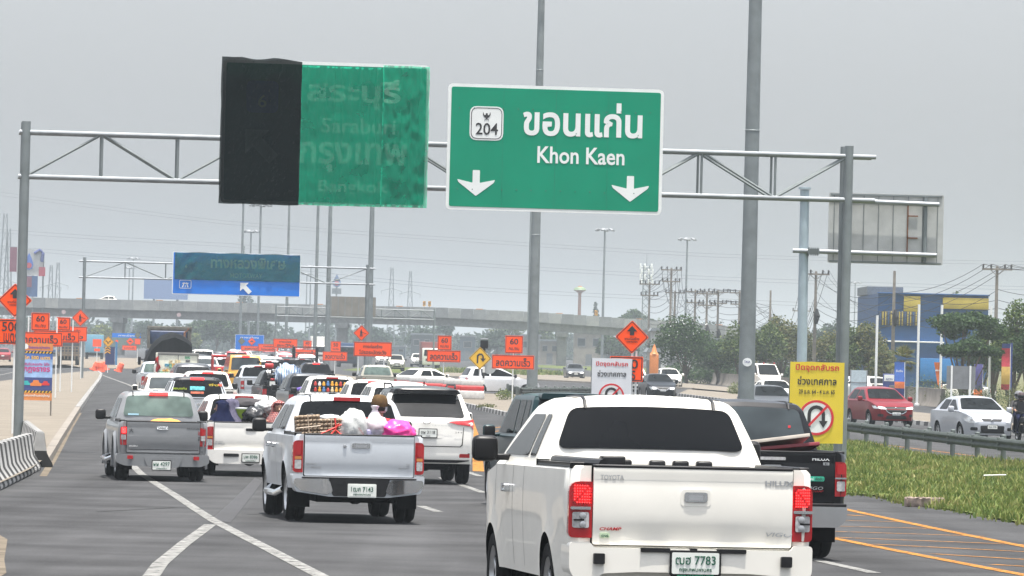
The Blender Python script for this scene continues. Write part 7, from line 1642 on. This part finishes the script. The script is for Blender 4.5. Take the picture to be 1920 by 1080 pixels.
# bushes
def bush(label, px, d, h, w_, m, n=900, size=.09, group=None, base=0.):
    p = gx(px, d); p.z += base; o = foliage('bush', [((0, 0, h * .5), (w_ * .5, w_ * .5, h * .52)), ((w_ * .2, 0, h * .4), (w_ * .35, w_ * .35, h * .4)), ((-w_ * .2, -.1, h * .4), (w_ * .35, w_ * .35, h * .42))], n, size, m, seed=int(px)); o.location = p; return tag(o, label, 'bush', group)
for lab, px, d, h, w_, m in (('large clipped round bush beside the blue flag', 1729, 305, 1.9, 1.9, LMID), ('small clipped bush right of the large round one', 1752, 300, 1.3, 1.2, LOL), ('yellow green clipped bush behind the grey board', 1838, 290, 1.6, .9, LYG), ('clipped bush at the right edge behind the silver sedan', 1908, 285, 1.6, 1.6, LOL), ('dark low bush under the big umbrella tree', 1800, 280, 1.3, 2.2, LDK), ('dark bush left of the right utility pole foot', 1870, 290, 1.5, 1.6, LDK), ('small yellow shrub left of the white van', 1378, 340, .9, 1., LYG), ('olive bush behind the orange flag', 1765, 298, 1.5, 1., LOL)): bush(lab, px, d, h, w_, m)
bush('green weed clump by the guard rail end under the u-turn sign', 946, 262, .62, .95, LYG, 500, .1, base=.1); bush('brown dry weed tuft on the median kerb', 912, 225, .2, .9, LOL, 200, .1, base=.12)
for lab, px, w_ in (('dark undergrowth below the blossom tree', 1290, 4.2), ('dark undergrowth left of the thick mast', 1352, 3.4), ('undergrowth right of the thick mast', 1440, 3.2), ('undergrowth below the olive trees', 1480, 3.0), ('undergrowth left of the gantry leg', 1545, 3.6), ('undergrowth right of the gantry leg', 1618, 3.2)): bush(lab, px, 465 if px < 1570 else 405, 2.0, w_ * 1.3, LDK, 2200, .24)
# palm
p = gx(1690, 310); t = thing('palm_tree', 'fan palm standing in front of the blue building', 'palm', p); bm = bmesh.new(); tube(bm, [(0, 0, 0), (.05, 0, 1.2), (0, 0, 2.6)], [.2, .16, .14], 8); fin('trunk', bm, BARK, t); vs, fs = [], []
for k in range(34):
    a, e = rd.uniform(0, 6.28), rd.uniform(-.7, 1.4); d = Vector((math.cos(a) * math.cos(e), math.sin(a) * math.cos(e), math.sin(e))); o_ = Vector((0, 0, 2.6)) + d * .5
    for j in range(13):
        q = (j - 6) * .17; s = d.cross(Vector((0, 0, 1))).normalized(); v = (d * math.cos(q) + s * math.sin(q)).normalized(); i = len(vs); tip = o_ + v * rd.uniform(.55, .75) + Vector((0, 0, -.12)); n_ = v.cross(s).normalized(); w2 = d.cross(v).cross(v).normalized() * .03 if j != 6 else s * .03
        vs += [Vector((0, 0, 2.6)) + d * .42 - w2, o_ + v * .3 + w2, tip, o_ + v * .3 - w2]; fs.append((i, i + 1, i + 2, i + 3))
me = bpy.data.meshes.new('crown'); me.from_pydata(vs, [], fs); me.materials.append(LOL); o = bpy.data.objects.new('crown', me); COL.objects.link(o); o.parent = t
# ------------------------------------------------------------------ buildings
BLU = mat('blue cladding', (.012, .07, .20), rough=.6, var=.1, scale=1.5); YLW = mat('yellow cladding', (.42, .33, .05), rough=.6, var=.12, scale=1)
d = 420.; s = F / d; p = gx(1745, d); t = thing('retail_building', 'big blue and yellow box store behind the roadside trees', 'building', p)
X = lambda px: (px - 1745) / s; Z = lambda py: ZC + (HY - (py - 19.2)) / s
def slab(name, x0, x1, y0, y1, dep, m, off=0., par=None):
    bm = bmesh.new(); box(bm, X(x0), X(x1), off, off + dep, Z(y1), Z(y0), 0, .02); return fin(name, bm, m, par or t)
bm = bmesh.new(); box(bm, X(1643), X(1850), .3, 25, -.2, Z(553)); fin('wall', bm, BLU, t)
slab('yellow_panel', 1691, 1722, 556, 585, .2, YLW, .05); slab('yellow_panel', 1764, 1850, 557, 578, .2, YLW, .05); slab('parapet_trim', 1641, 1852, 550, 553, .3, BLU, .0)
slab('window_band', 1645, 1722, 586, 611, .2, mat('grey bronze glass', (.05, .055, .06), rough=.3, var=.3), .06)
for k in range(15): slab('mullion', 1646 + k * 5.2, 1648 + k * 5.2, 585.5, 611.5, .25, YLW if k % 3 else BLU, .0)
slab('white_ledge', 1646, 1768, 640.5, 643, .3, SIGNW, -.05); slab('lower_wall', 1724, 1790, 672, 715, .2, mat('bright blue cladding', (.02, .16, .40), var=.1), .05)
bm = bmesh.new(); box(bm, X(1640), X(1710), 12, 24, Z(552), Z(536)); fin('roof_unit', bm, mat('grey louvre', (.12, .14, .16), var=.25, scale=8), t)
for k, (px, lab) in enumerate(((1641, 'white pole at the left corner of the blue building'), (1719, 'white pole in the middle of the blue building front'), (1762, 'white pole right of the blue building middle'), (1854, 'white pole beside the right utility pole'))):
    p = gx(px, 300); bm = bmesh.new(); tube(bm, [(0, 0, 0), (0, 0, 5.9 if k else 5.2)], .075, 8); lathe(bm, [(.16, 0), (.16, .1), (.08, .12)], None, 10); o = fin('flag_pole', bm, SIGNW); o.location = p; tag(o, lab, 'pole', 'white poles by the blue building')
def flag(label, px, d, w_, h, z, cols, lean=.0):
    p = gx(px, d); t = thing('feather_flag', label, 'flag', p, R(random.uniform(-8, 8))); bm = bmesh.new(); tube(bm, [(w_ * .55, 0, 0), (w_ * .5, 0, z + h)], .02, 6); fin('pole', bm, SIGNW, t)
    for k, (a, b_, m) in enumerate(cols):
        bm = bmesh.new(); f = lambda q: (-w_ * .5 + lean * (1 - q), w_ * .5 + lean * (1 - q) * .3); g0, g1 = f(a), f(b_)
        prism(bm, [(g0[0], z + h * a), (g0[1], z + h * a), (g1[1], z + h * b_), (g1[0], z + h * b_)], -.006, .006); cuts(bm, 2, rng(z + h * a, z + h * b_, 6)[1:-1])
        for v in bm.verts: v.co.y += .05 * math.sin(v.co.z * 3 + px)
        fin('cloth', bm, m, t)
    return t
FB = mat('flag blue', (.04, .12, .42), var=.15); FO = mat('flag orange', (.7, .17, .04), var=.15); FN = mat('flag navy', (.03, .05, .2), var=.2); FR = mat('flag red', (.42, .03, .05), var=.2); FY = mat('flag yellow', (.5, .33, .08), var=.15)
q = flag('blue feather flag with an orange foot beside a utility pole', 1685, 300, .6, 1.95, .55, ((0, .22, FN), (.22, .42, FO), (.42, 1, FB)), .06); lettering(q, 'รับเงิน', 0, 2.0, -.06, .14, SIGNW, .4, .03)
q = flag('orange feather flag in front of the bushes', 1756, 300, .42, 2.05, .5, ((0, .2, FB), (.2, 1, FO)), .4); lettering(q, 'ผ่อน', .0, 2.1, -.06, .12, SIGNW, .25, .03)
flag('purple feather flag behind the grey board', 1833, 300, .5, 2.1, .4, ((0, .3, FO), (.3, 1, mat('flag purple', (.12, .11, .32), var=.2)))); q = flag('tall navy red and yellow feather flag at the right', 1884, 290, .48, 2.6, 1.1, ((0, .12, FR), (.12, .5, FY), (.5, .9, FR), (.9, 1, FN)));
bm = bmesh.new(); prism(bm, rect(.12, 2.7, .3, 2.4), -.008, .008); fin('edge_strip', bm, FN, q)
p = gx(1801, 250); t = thing('notice_board', 'grey back of a notice board on two white posts', 'board', p); bm = bmesh.new(); prism(bm, rpoly(rect(1.4, 1.12, -.02, 1.86), .03), -.02, .03); cuts(bm, 0, rng(-.7, .66, 12)); fin('panel', bm, mat('grey board back', (.17, .18, .19), rough=.7, var=.12, scale=4), t)
for x in (-.48, .42): bm = bmesh.new(); box(bm, x - .045, x + .045, -.09, -.03, -.05, 2.44); fin('post', bm, SIGNW, t)
p = gx(1609, 300); t = thing('notice_board', 'pale blue white panel behind the yellow banner', 'board', p); bm = bmesh.new(); prism(bm, rpoly(rect(.98, 1.35, 0, 1.3), .03), -.02, .03); fin('panel', bm, mat('pale panel', (.42, .5, .54), var=.12), t); bm = bmesh.new(); box(bm, -.5, -.44, -.04, .04, 0, 2); box(bm, .44, .5, -.04, .04, 0, 2); box(bm, -.5, .5, -.04, -.02, 1.25, 1.3); fin('frame', bm, GALV, t)
# parked cars and sheds by the store, shophouses under the bridge
o = clone(HAT, 'white hatchback parked before the blue building', 1650, 330, P_WHITE, P_WHITE, 30, group='cars parked by the store'); o = clone(SED, 'white sedan parked behind the white feather flag pole', 1862, 325, P_WHITE, P_WHITE, 70, group='cars parked by the store'); clone(SED, 'silver sedan parked beside the pale panel', 1632, 340, P_WHITE, P_LSIL, 60, group='cars parked by the store')
p = gx(1666, 320); t = thing('kiosk', 'small dark kiosk with a white sign before the store', 'kiosk', p); bm = bmesh.new(); box(bm, -.35, .35, 0, .6, 0, 1.75, 0, .03); fin('wall', bm, FN, t); bm = bmesh.new(); prism(bm, rect(.62, .4, 0, 1.5), -.03, 0); o = fin('sign_panel', bm, SIGNW, t); lettering(o, 'AEON', 0, 1.42, -.035, .13, FN, .42, .02)
def house(label, x0, x1, ytop, ybot, d, wm, rm, wins=3, doors=1, cat='building', rd_=None):
    s = F / d; xc = (x0 + x1) / 2; p = gx(xc, d); W_ = (x1 - x0) / s; yc = ytop - .0245 * (xc - 960); H_ = ZC + (HY - yc) / s; t = thing('house', label, cat, p); bm = bmesh.new(); box(bm, -W_ / 2, W_ / 2, 0, 8, -.2, H_); fin('wall', bm, wm, t)
    bm = bmesh.new(); prism(bm, [(-W_ / 2 - .3, H_), (W_ / 2 + .3, H_), (W_ / 2 + .1, H_ + .35), (-W_ / 2 - .1, H_ + .35)], -.4, 8.4); fin('roof', bm, rm, t)
    for k in range(wins):
        x = -W_ / 2 + W_ * (k + .5) / wins; bm = bmesh.new(); box(bm, x - W_ / wins * .28, x + W_ / wins * .28, -.06, .05, H_ * .55, H_ * .82); w2 = fin('window', bm, CONC, t); bm = bmesh.new(); box(bm, x - W_ / wins * .23, x + W_ / wins * .23, -.09, -.05, H_ * .58, H_ * .79); fin('pane', bm, GLASSM, w2)
    for k in range(doors):
        x = -W_ / 2 + W_ * (k + .7) / (doors + .4); bm = bmesh.new(); box(bm, x - .6, x + .6, -.05, .05, 0, 2.1); fin('door', bm, mat('grey door', (.12, .13, .13), var=.2), t)
    return t
BEI = mat('beige wall', (.235, .215, .175), rough=.9, var=.22, scale=.8, detail=8); WHW = mat('white wall', (.42, .43, .42), rough=.9, var=.12, scale=.8); TIN = mat('tin roof', (.16, .18, .19), rough=.6, var=.2, scale=2)
for a in (('beige blank wall building seen under the overpass right of the pier', 1075, 1132, 622, 680, 1000, BEI, TIN, 2, 1), ('beige low building seen under the overpass left of the pier', 1012, 1048, 640, 680, 1010, BEI, TIN, 2, 1), ('pale shophouse with a broken white panel under the overpass', 975, 1012, 630, 680, 1040, CONC, TIN, 2, 1), ('grey blue shed behind the 60 plates', 862, 890, 632, 675, 1100, mat('grey blue shed', (.1, .13, .15), var=.2), TIN, 1, 1), ('dark open shed under the overpass right of the worker sign', 770, 830, 628, 660, 1150, mat('dark shed', (.07, .085, .09), var=.2), TIN, 3, 1), ('white walled house below the power poles', 1222, 1300, 622, 668, 520, WHW, TIN, 3, 1), ('long low grey roofed building behind the poles', 1300, 1400, 640, 665, 560, CONC, TIN, 5, 1), ('low blue roofed stall at the far left road', 60, 118, 660, 676, 760, TIN, BLU, 2, 1), ('dark concrete bridge house under the third gantry', 690, 760, 650, 664, 1250, mat('hazy blue grey wall', (.08, .11, .13)), TIN, 4, 1), ('white small box building by the orange shrine', 1217, 1232, 660, 690, 430, WHW, TIN, 1, 1)): house(*a)
bm = bmesh.new(); box(bm, -.35, .35, -.3, .3, 0, 2.6, 0, .1); lathe(bm, [(.35, 2.6), (.2, 2.8), (.1, 3.2), (0, 3.4)], None, 10); o = fin('shrine', bm, mat('orange shrine', (.5, .17, .04))); o.location = gx(1225, 400); tag(o, 'small orange shrine pillar beside the white box building', 'shrine')
# ------------------------------------------------------------------ utility poles and wires
POLE = mat('concrete pole', (.20, .18, .155), rough=.9, var=.2, scale=3); PW = {}
def upole(label, px, d, h, arms=1, dark=0, side=1):
    p = gx(px, d); t = thing('utility_pole', label, 'utility pole', p, group='utility poles along the right roadside'); bm = bmesh.new(); vs = box(bm, -.16, .16, -.13, .13, -.1, h)
    for v in vs:
        if v.co.z > 1: v.co.x *= .62; v.co.y *= .62
    fin('pole', bm, POLE, t); pts = []
    for k in range(arms):
        z = h - .25 - k * 1.25; bm = bmesh.new(); w_ = 1.15 - .15 * k; box(bm, -w_, w_, -.18, -.08, z - .07, z + .07); tube(bm, [(-.55, -.13, z), (0, -.13, z - .5)], .03, 5); tube(bm, [(.55, -.13, z), (0, -.13, z - .5)], .03, 5); ca = fin('cross_arm', bm, POLE, t); bm = bmesh.new()
        for x in (-w_ * .92, -w_ * .4, w_ * .5, w_ * .92): lathe(bm, [(.05, 0), (.09, .05), (.05, .1), (.1, .16), (.06, .22), (.09, .28), (0, .36)], Matrix.Translation((x, -.13, z + .05)), 8); pts.append((x, z + .38))
        fin('insulator', bm, mat('dark insulator', (.02, .018, .016), rough=.4), ca)
    if dark: bm = bmesh.new(); tube(bm, [(.1, -.2, h * dark - .7), (.16, -.25, h * dark), (.1, -.2, h * dark + .6)], [.12, .26, .1], 8); tube(bm, [(-.2, -.2, h * dark + .3), (.3, -.25, h * dark + .2)], .08, 6); fin('cable_coil', bm, mat('black cable', (.012, .012, .012), rough=.6), t)
    PW[label] = [p + Vector((x, -.13, z)) for x, z in pts] + [p + Vector((.12, -.1, h * f)) for f in (.82, .74, .68, .60, .56)]
    return label
UP = [upole(*a) for a in (('utility pole with a wide cross arm at the right edge', 1864, 390, 9.9, 1, .0), ('utility pole with a cross arm in front of the blue building', 1672, 405, 9.6, 0, .62), ('utility pole between blue grey pole and gantry leg', 1525, 440, 10.0, 1, .62), ('utility pole just left of the blue grey pole', 1441, 560, 9.8, 0, 0), ('utility pole right after the crowded group', 1383, 570, 9.8, 2, .6), ('leaning looking utility pole of the crowded group, right one', 1343, 575, 9.9, 2, .5), ('utility pole of the crowded group with dark cable coils', 1322, 560, 9.5, 2, .55), ('utility pole of the crowded group, left one', 1300, 585, 10., 2, 0), ('tallest utility pole with stacked cross arms', 1254, 560, 12.0, 2, .3), ('second stacked pole close behind the tallest one', 1262, 600, 10., 1, .3), ('utility pole next to the cell tower', 1214, 575, 10.6, 2, .3), ('short utility pole behind the beige wall', 1500, 640, 8.6, 1, 0), ('thin utility pole behind the gantry leg', 1612, 520, 9., 0, 0))]
UP.append(upole('utility pole beyond the right picture edge line', 2050, 375, 10., 1, 0))
def wires(name, label, pairs, r, sagf=.02, n=10, m=None, cat='cable', group=None):
    bm = bmesh.new()
    for a, b_ in pairs:
        L = (b_ - a).length; tube(bm, [a.lerp(b_, k / n) - Vector((0, 0, 4 * sagf * L * (k / n) * (1 - k / n))) for k in range(n + 1)], r, 4, 0, False)
    return tag(fin(name, bm, m or mat('wire', (.02, .021, .022), rough=.7, var=0)), label, cat, group)
order = [13, 0, 1, 2, 3, 4, 5, 6, 7, 9, 8, 10]; rd = random.Random(2)
for i, j in zip(order, order[1:]):
    A, B = PW[UP[i]], PW[UP[j]]; k = max(len(A), len(B)); pr = [(A[q % len(A)], B[q % len(B)]) for q in range(k)]
    a_, b_ = UP[i], UP[j]; big = i in (13, 0, 1, 2)
    names = {(13, 0): 'bundle of sagging wires leaving the right picture edge', (0, 1): 'bundle of sagging wires across the blue building', (1, 2): 'bundle of sagging wires between blue building and gantry leg', (2, 3): 'bundle of wires behind the blue grey pole', (3, 4): 'bundle of wires behind the thick mast', (4, 5): 'short wires inside the crowded pole group, right part', (5, 6): 'short wires inside the crowded pole group, middle part', (6, 7): 'short wires inside the crowded pole group, left part', (7, 9): 'wires between the crowded group and the stacked poles', (9, 8): 'short wires between the two stacked poles', (8, 10): 'wires between the tallest pole and the cell tower pole'}
    wires('power_cables', names[(i, j)], pr, .02 if big else .022, .035 if big else .03, 9, None, 'cables', 'wires between the utility poles')
for lab, ya in (('upper pair of thin transmission lines across the sky', (358, 420, 452, 482, 497)), ('middle pair of thin transmission lines across the sky', (432, 462, 497, 525, 545)), ('lowest pair of thin transmission lines across the sky', (462, 497, 543, 566, 590))):
    P = [at(x, y, 1250) for x, y in zip((-60, 420, 860, 1340, 1990), ya)]; pr = []
    for q in (0, 1): pr += [(a + Vector((0, 6 * q, .9 * q)), b_ + Vector((0, 6 * q, .9 * q))) for a, b_ in zip(P, P[1:])]
    wires('transmission_line', lab, pr, .035, .003, 8, mat('hazy wire', (.05, .052, .055), rough=.7, var=0), 'cables')
def pylon(label, px, ytop, d, arms=((.75, 2.6), (.5, 2.9), (.3, 2.2)), lattice=True):
    yc = ytop - .0245 * (px - 960); h = ZC + (HY - yc) * d / F; p = gx(px, d); t = thing('pylon', label, 'pylon', p, group='transmission pylons beyond the overpass'); bm = bmesh.new(); w0, w1 = h * .05, h * .012
    for sx in (-1, 1):
        for sy in (-1, 1): tube(bm, [(sx * w0, sy * w0, 0), (sx * w1, sy * w1, h)], .09, 4)
    for k in range(9):
        a, b_ = k / 9, (k + 1) / 9; wa, wb = w0 + (w1 - w0) * a, w0 + (w1 - w0) * b_
        tube(bm, [(-wa, -wa, h * a), (wb, -wb, h * b_)], .05, 4); tube(bm, [(wa, -wa, h * a), (-wb, -wb, h * b_)], .05, 4)
    fin('tower', bm, GALVD, t); bm = bmesh.new()
    for f, l in arms:
        for s in (-1, 1): tube(bm, [(0, 0, h * f + .4), (s * l, 0, h * f - .35)], .08, 4); tube(bm, [(s * l, 0, h * f - .35), (s * l * .95, 0, h * f - 1.2)], .05, 4)
    fin('cross_arm', bm, GALVD, t)
for a in (('left transmission pylon right of the middle gantry', 731, 501, 1300), ('right transmission pylon right of the middle gantry', 766, 508, 1300), ('twin leg pole tower left of the left gantry leg', 92, 497, 1250), ('slim pole tower beside the twin leg one', 105, 492, 1250), ('lattice mast at the far left edge', 4, 400, 1200), ('second lattice mast at the far left edge', 11, 428, 1200), ('small pylon beside the far lit masts', 632, 556, 1500)): pylon(*a)
# cell tower
p = gx(1208, 880); t = thing('cell_tower', 'lattice cell tower with crowded antennas behind the pole group', 'tower', p); bm = bmesh.new(); h = 17.6
for sx in (-1, 1):
    for sy in (-1, 1): tube(bm, [(sx * .7, sy * .7, 0), (sx * .5, sy * .5, h)], .07, 4)
for k in range(14):
    z = h * k / 14
    for sy in (-1, 1): tube(bm, [(-.65, sy * .6, z), (.6, sy * .55, z + h / 14)], .045, 4); tube(bm, [(.65, sy * .6, z), (-.6, sy * .55, z + h / 14)], .045, 4)
tube(bm, [(0, 0, h), (0, 0, h + 1.9)], .05, 4); fin('tower', bm, GALVD, t); rd = random.Random(3)
for k in range(20):
    a = k * .63; z = h - 3.4 + (k % 4) * .9; q = 1.0; bm = bmesh.new(); box(bm, q * math.cos(a) * 1.05 - .12, q * math.cos(a) * 1.05 + .12, q * math.sin(a) - .1, q * math.sin(a) + .1, z, z + 1.0, 0, .03); tube(bm, [(0, 0, z + .5), (q * math.cos(a), q * math.sin(a), z + .5)], .03, 4); fin('antenna', bm, SIGNW, t)
# water tower
p = gx(1084, 1400); t = thing('water_tower', 'orange mushroom shaped water tower with a green and gold top', 'water tower', p); sc = 1400 / F; zt_ = ZC + (HY - (532 - 3)) * sc; OR = mat('orange brick render', (.30, .12, .055), rough=.9, var=.15); bm = bmesh.new(); z1 = zt_ - 11 * sc - .6; lathe(bm, [(3.2 * sc, 0), (3.0 * sc, z1 - 6 * sc), (3.6 * sc, z1 - 2 * sc), (6 * sc, z1), (11 * sc, z1 + 2.2 * sc), (12 * sc, z1 + 2.8 * sc)], None, 20); fin('stalk', bm, OR, t); bm = bmesh.new(); lathe(bm, [(12 * sc, z1 + 2.8 * sc), (12 * sc, z1 + 3.6 * sc), (9.5 * sc, z1 + 7.5 * sc), (4 * sc, z1 + 9.3 * sc)], None, 20); fin('tank', bm, mat('green tank', (.17, .24, .12), var=.3, scale=.6), t); bm = bmesh.new(); lathe(bm, [(4.5 * sc, z1 + 9 * sc), (3.5 * sc, z1 + 11 * sc), (0, z1 + 11.4 * sc)], None, 16); fin('lid', bm, OR, t)
# fuel station totem and billboards at the left
d = 900.; s = F / d; p = gx(48, d); t = thing('fuel_station_sign', 'tall fuel station billboard with a blue and red drop at the left', 'billboard', p); q = lambda px, py: ((px - 48) / s, ZC + (HY - (py + 22.3)) / s)
def bb(name, x0, x1, y0, y1, m, off=0.): bm = bmesh.new(); a, b_ = q(x0, y1), q(x1, y0); box(bm, a[0], b_[0], off, off + .3, a[1], b_[1]); return fin(name, bm, m, t)
MAR = mat('maroon panel', (.16, .03, .06), var=.2); bb('maroon_panel', 14, 27, 464, 510, MAR); bb('white_panel', 27, 76, 467, 516, WHW, .05); bb('red_panel', 69, 81, 500, 517, mat('crimson panel', (.35, .03, .06)), -.2); bb('blue_panel', 44, 67, 517, 556, BLU, .05); bb('poster', 47, 56, 518, 538, MAR, -.1)
bm = bmesh.new(); c = q(50, 492); prism(bm, [(c[0] - .0, c[1] + 1.7), (c[0] + .55, c[1] + .5), (c[0] + .8, c[1] - .4), (c[0] + .55, c[1] - 1.1), (c[0], c[1] - 1.3), (c[0] - .55, c[1] - 1.1), (c[0] - .8, c[1] - .4), (c[0] - .55, c[1] + .5)], -.1, .05); fin('drop_emblem', bm, FB, t); bm = bmesh.new(); lathe(bm, [(0, 0), (.5, 0), (.5, .05), (0, .05)], Matrix.Translation((c[0], -.12, c[1] - .5)) @ Matrix.Rotation(R(90), 4, 'X'), 16); fin('drop_heart', bm, FR, t)
bm = bmesh.new(); tube(bm, [(q(60, 475)[0], -.1, q(60, 475)[1]), (q(70, 468)[0], -.1, q(70, 468)[1]), (q(76, 475)[0], -.1, q(76, 475)[1]), (q(74, 490)[0], -.1, q(74, 490)[1])], .3, 6); fin('curl_emblem', bm, FN, t)
bm = bmesh.new()
for px in (30, 58, 77): x = q(px, 500)[0]; tube(bm, [(x, .2, 0), (x, .2, q(px, 475)[1])], .15, 6)
fin('pole', bm, GALVD, t)
p = gx(628, 1300); t = thing('fuel_station_sign', 'small blue and red drop emblem board behind the masts', 'billboard', p); bm = bmesh.new(); lathe(bm, [(0, 0), (1.1, 0), (1.1, .1), (0, .1)], Matrix.Translation((0, 0, 18.4)) @ Matrix.Rotation(R(90), 4, 'X'), 18); prism(bm, [(-.9, 18.9), (.9, 18.9), (0, 20.6)], -.1, 0); fin('drop_emblem', bm, mat('faded blue emblem', (.12, .2, .38)), t); bm = bmesh.new(); lathe(bm, [(0, 0), (.6, 0), (.6, .1), (0, .1)], Matrix.Translation((0, -.15, 18.3)) @ Matrix.Rotation(R(90), 4, 'X'), 16); fin('drop_heart', bm, mat('faded red emblem', (.4, .1, .12)), t); bm = bmesh.new(); tube(bm, [(0, .2, 0), (0, .2, 17.4)], .2, 8); box(bm, -1.2, 1.2, .0, .2, 15.6, 17.0); fin('pole', bm, GALVD, t)
d = 1100.; p = gx(308, d); t = thing('billboard', 'plain pale blue billboard left of the motorway sign', 'billboard', p); s = F / d; bm = bmesh.new(); z0, z1 = ZC + (HY - 577) / s, ZC + (HY - 538) / s; box(bm, -4.7, 4.7, 0, .4, z0, z1); fin('panel', bm, mat('pale blue panel', (.16, .24, .43)), t); bm = bmesh.new(); tube(bm, [(-2.5, .3, 0), (-2.5, .3, z0)], .25, 8); tube(bm, [(2.5, .3, 0), (2.5, .3, z0)], .25, 8); fin('post', bm, GALVD, t)
# ------------------------------------------------------------------ haze
bm = bmesh.new(); box(bm, -7500, 7500, -400, 9000, -1.2, 45)
hz_ = bmesh.ops.recalc_face_normals(bm, faces=bm.faces[:])
HM = bpy.data.materials.new('haze air'); HM.use_nodes = True; n = HM.node_tree
for x in list(n.nodes):
    if x.type == 'BSDF_PRINCIPLED': n.nodes.remove(x)
vp = n.nodes.new('ShaderNodeVolumePrincipled'); vp.inputs['Color'].default_value = (.50, .56, .605, 1); vp.inputs['Density'].default_value = .00032; vp.inputs['Anisotropy'].default_value = .0
n.links.new(vp.outputs[0], n.nodes['Material Output'].inputs['Volume'])
o = fin('haze', bm, HM, None, 30, False); tag(o, kind='stuff')
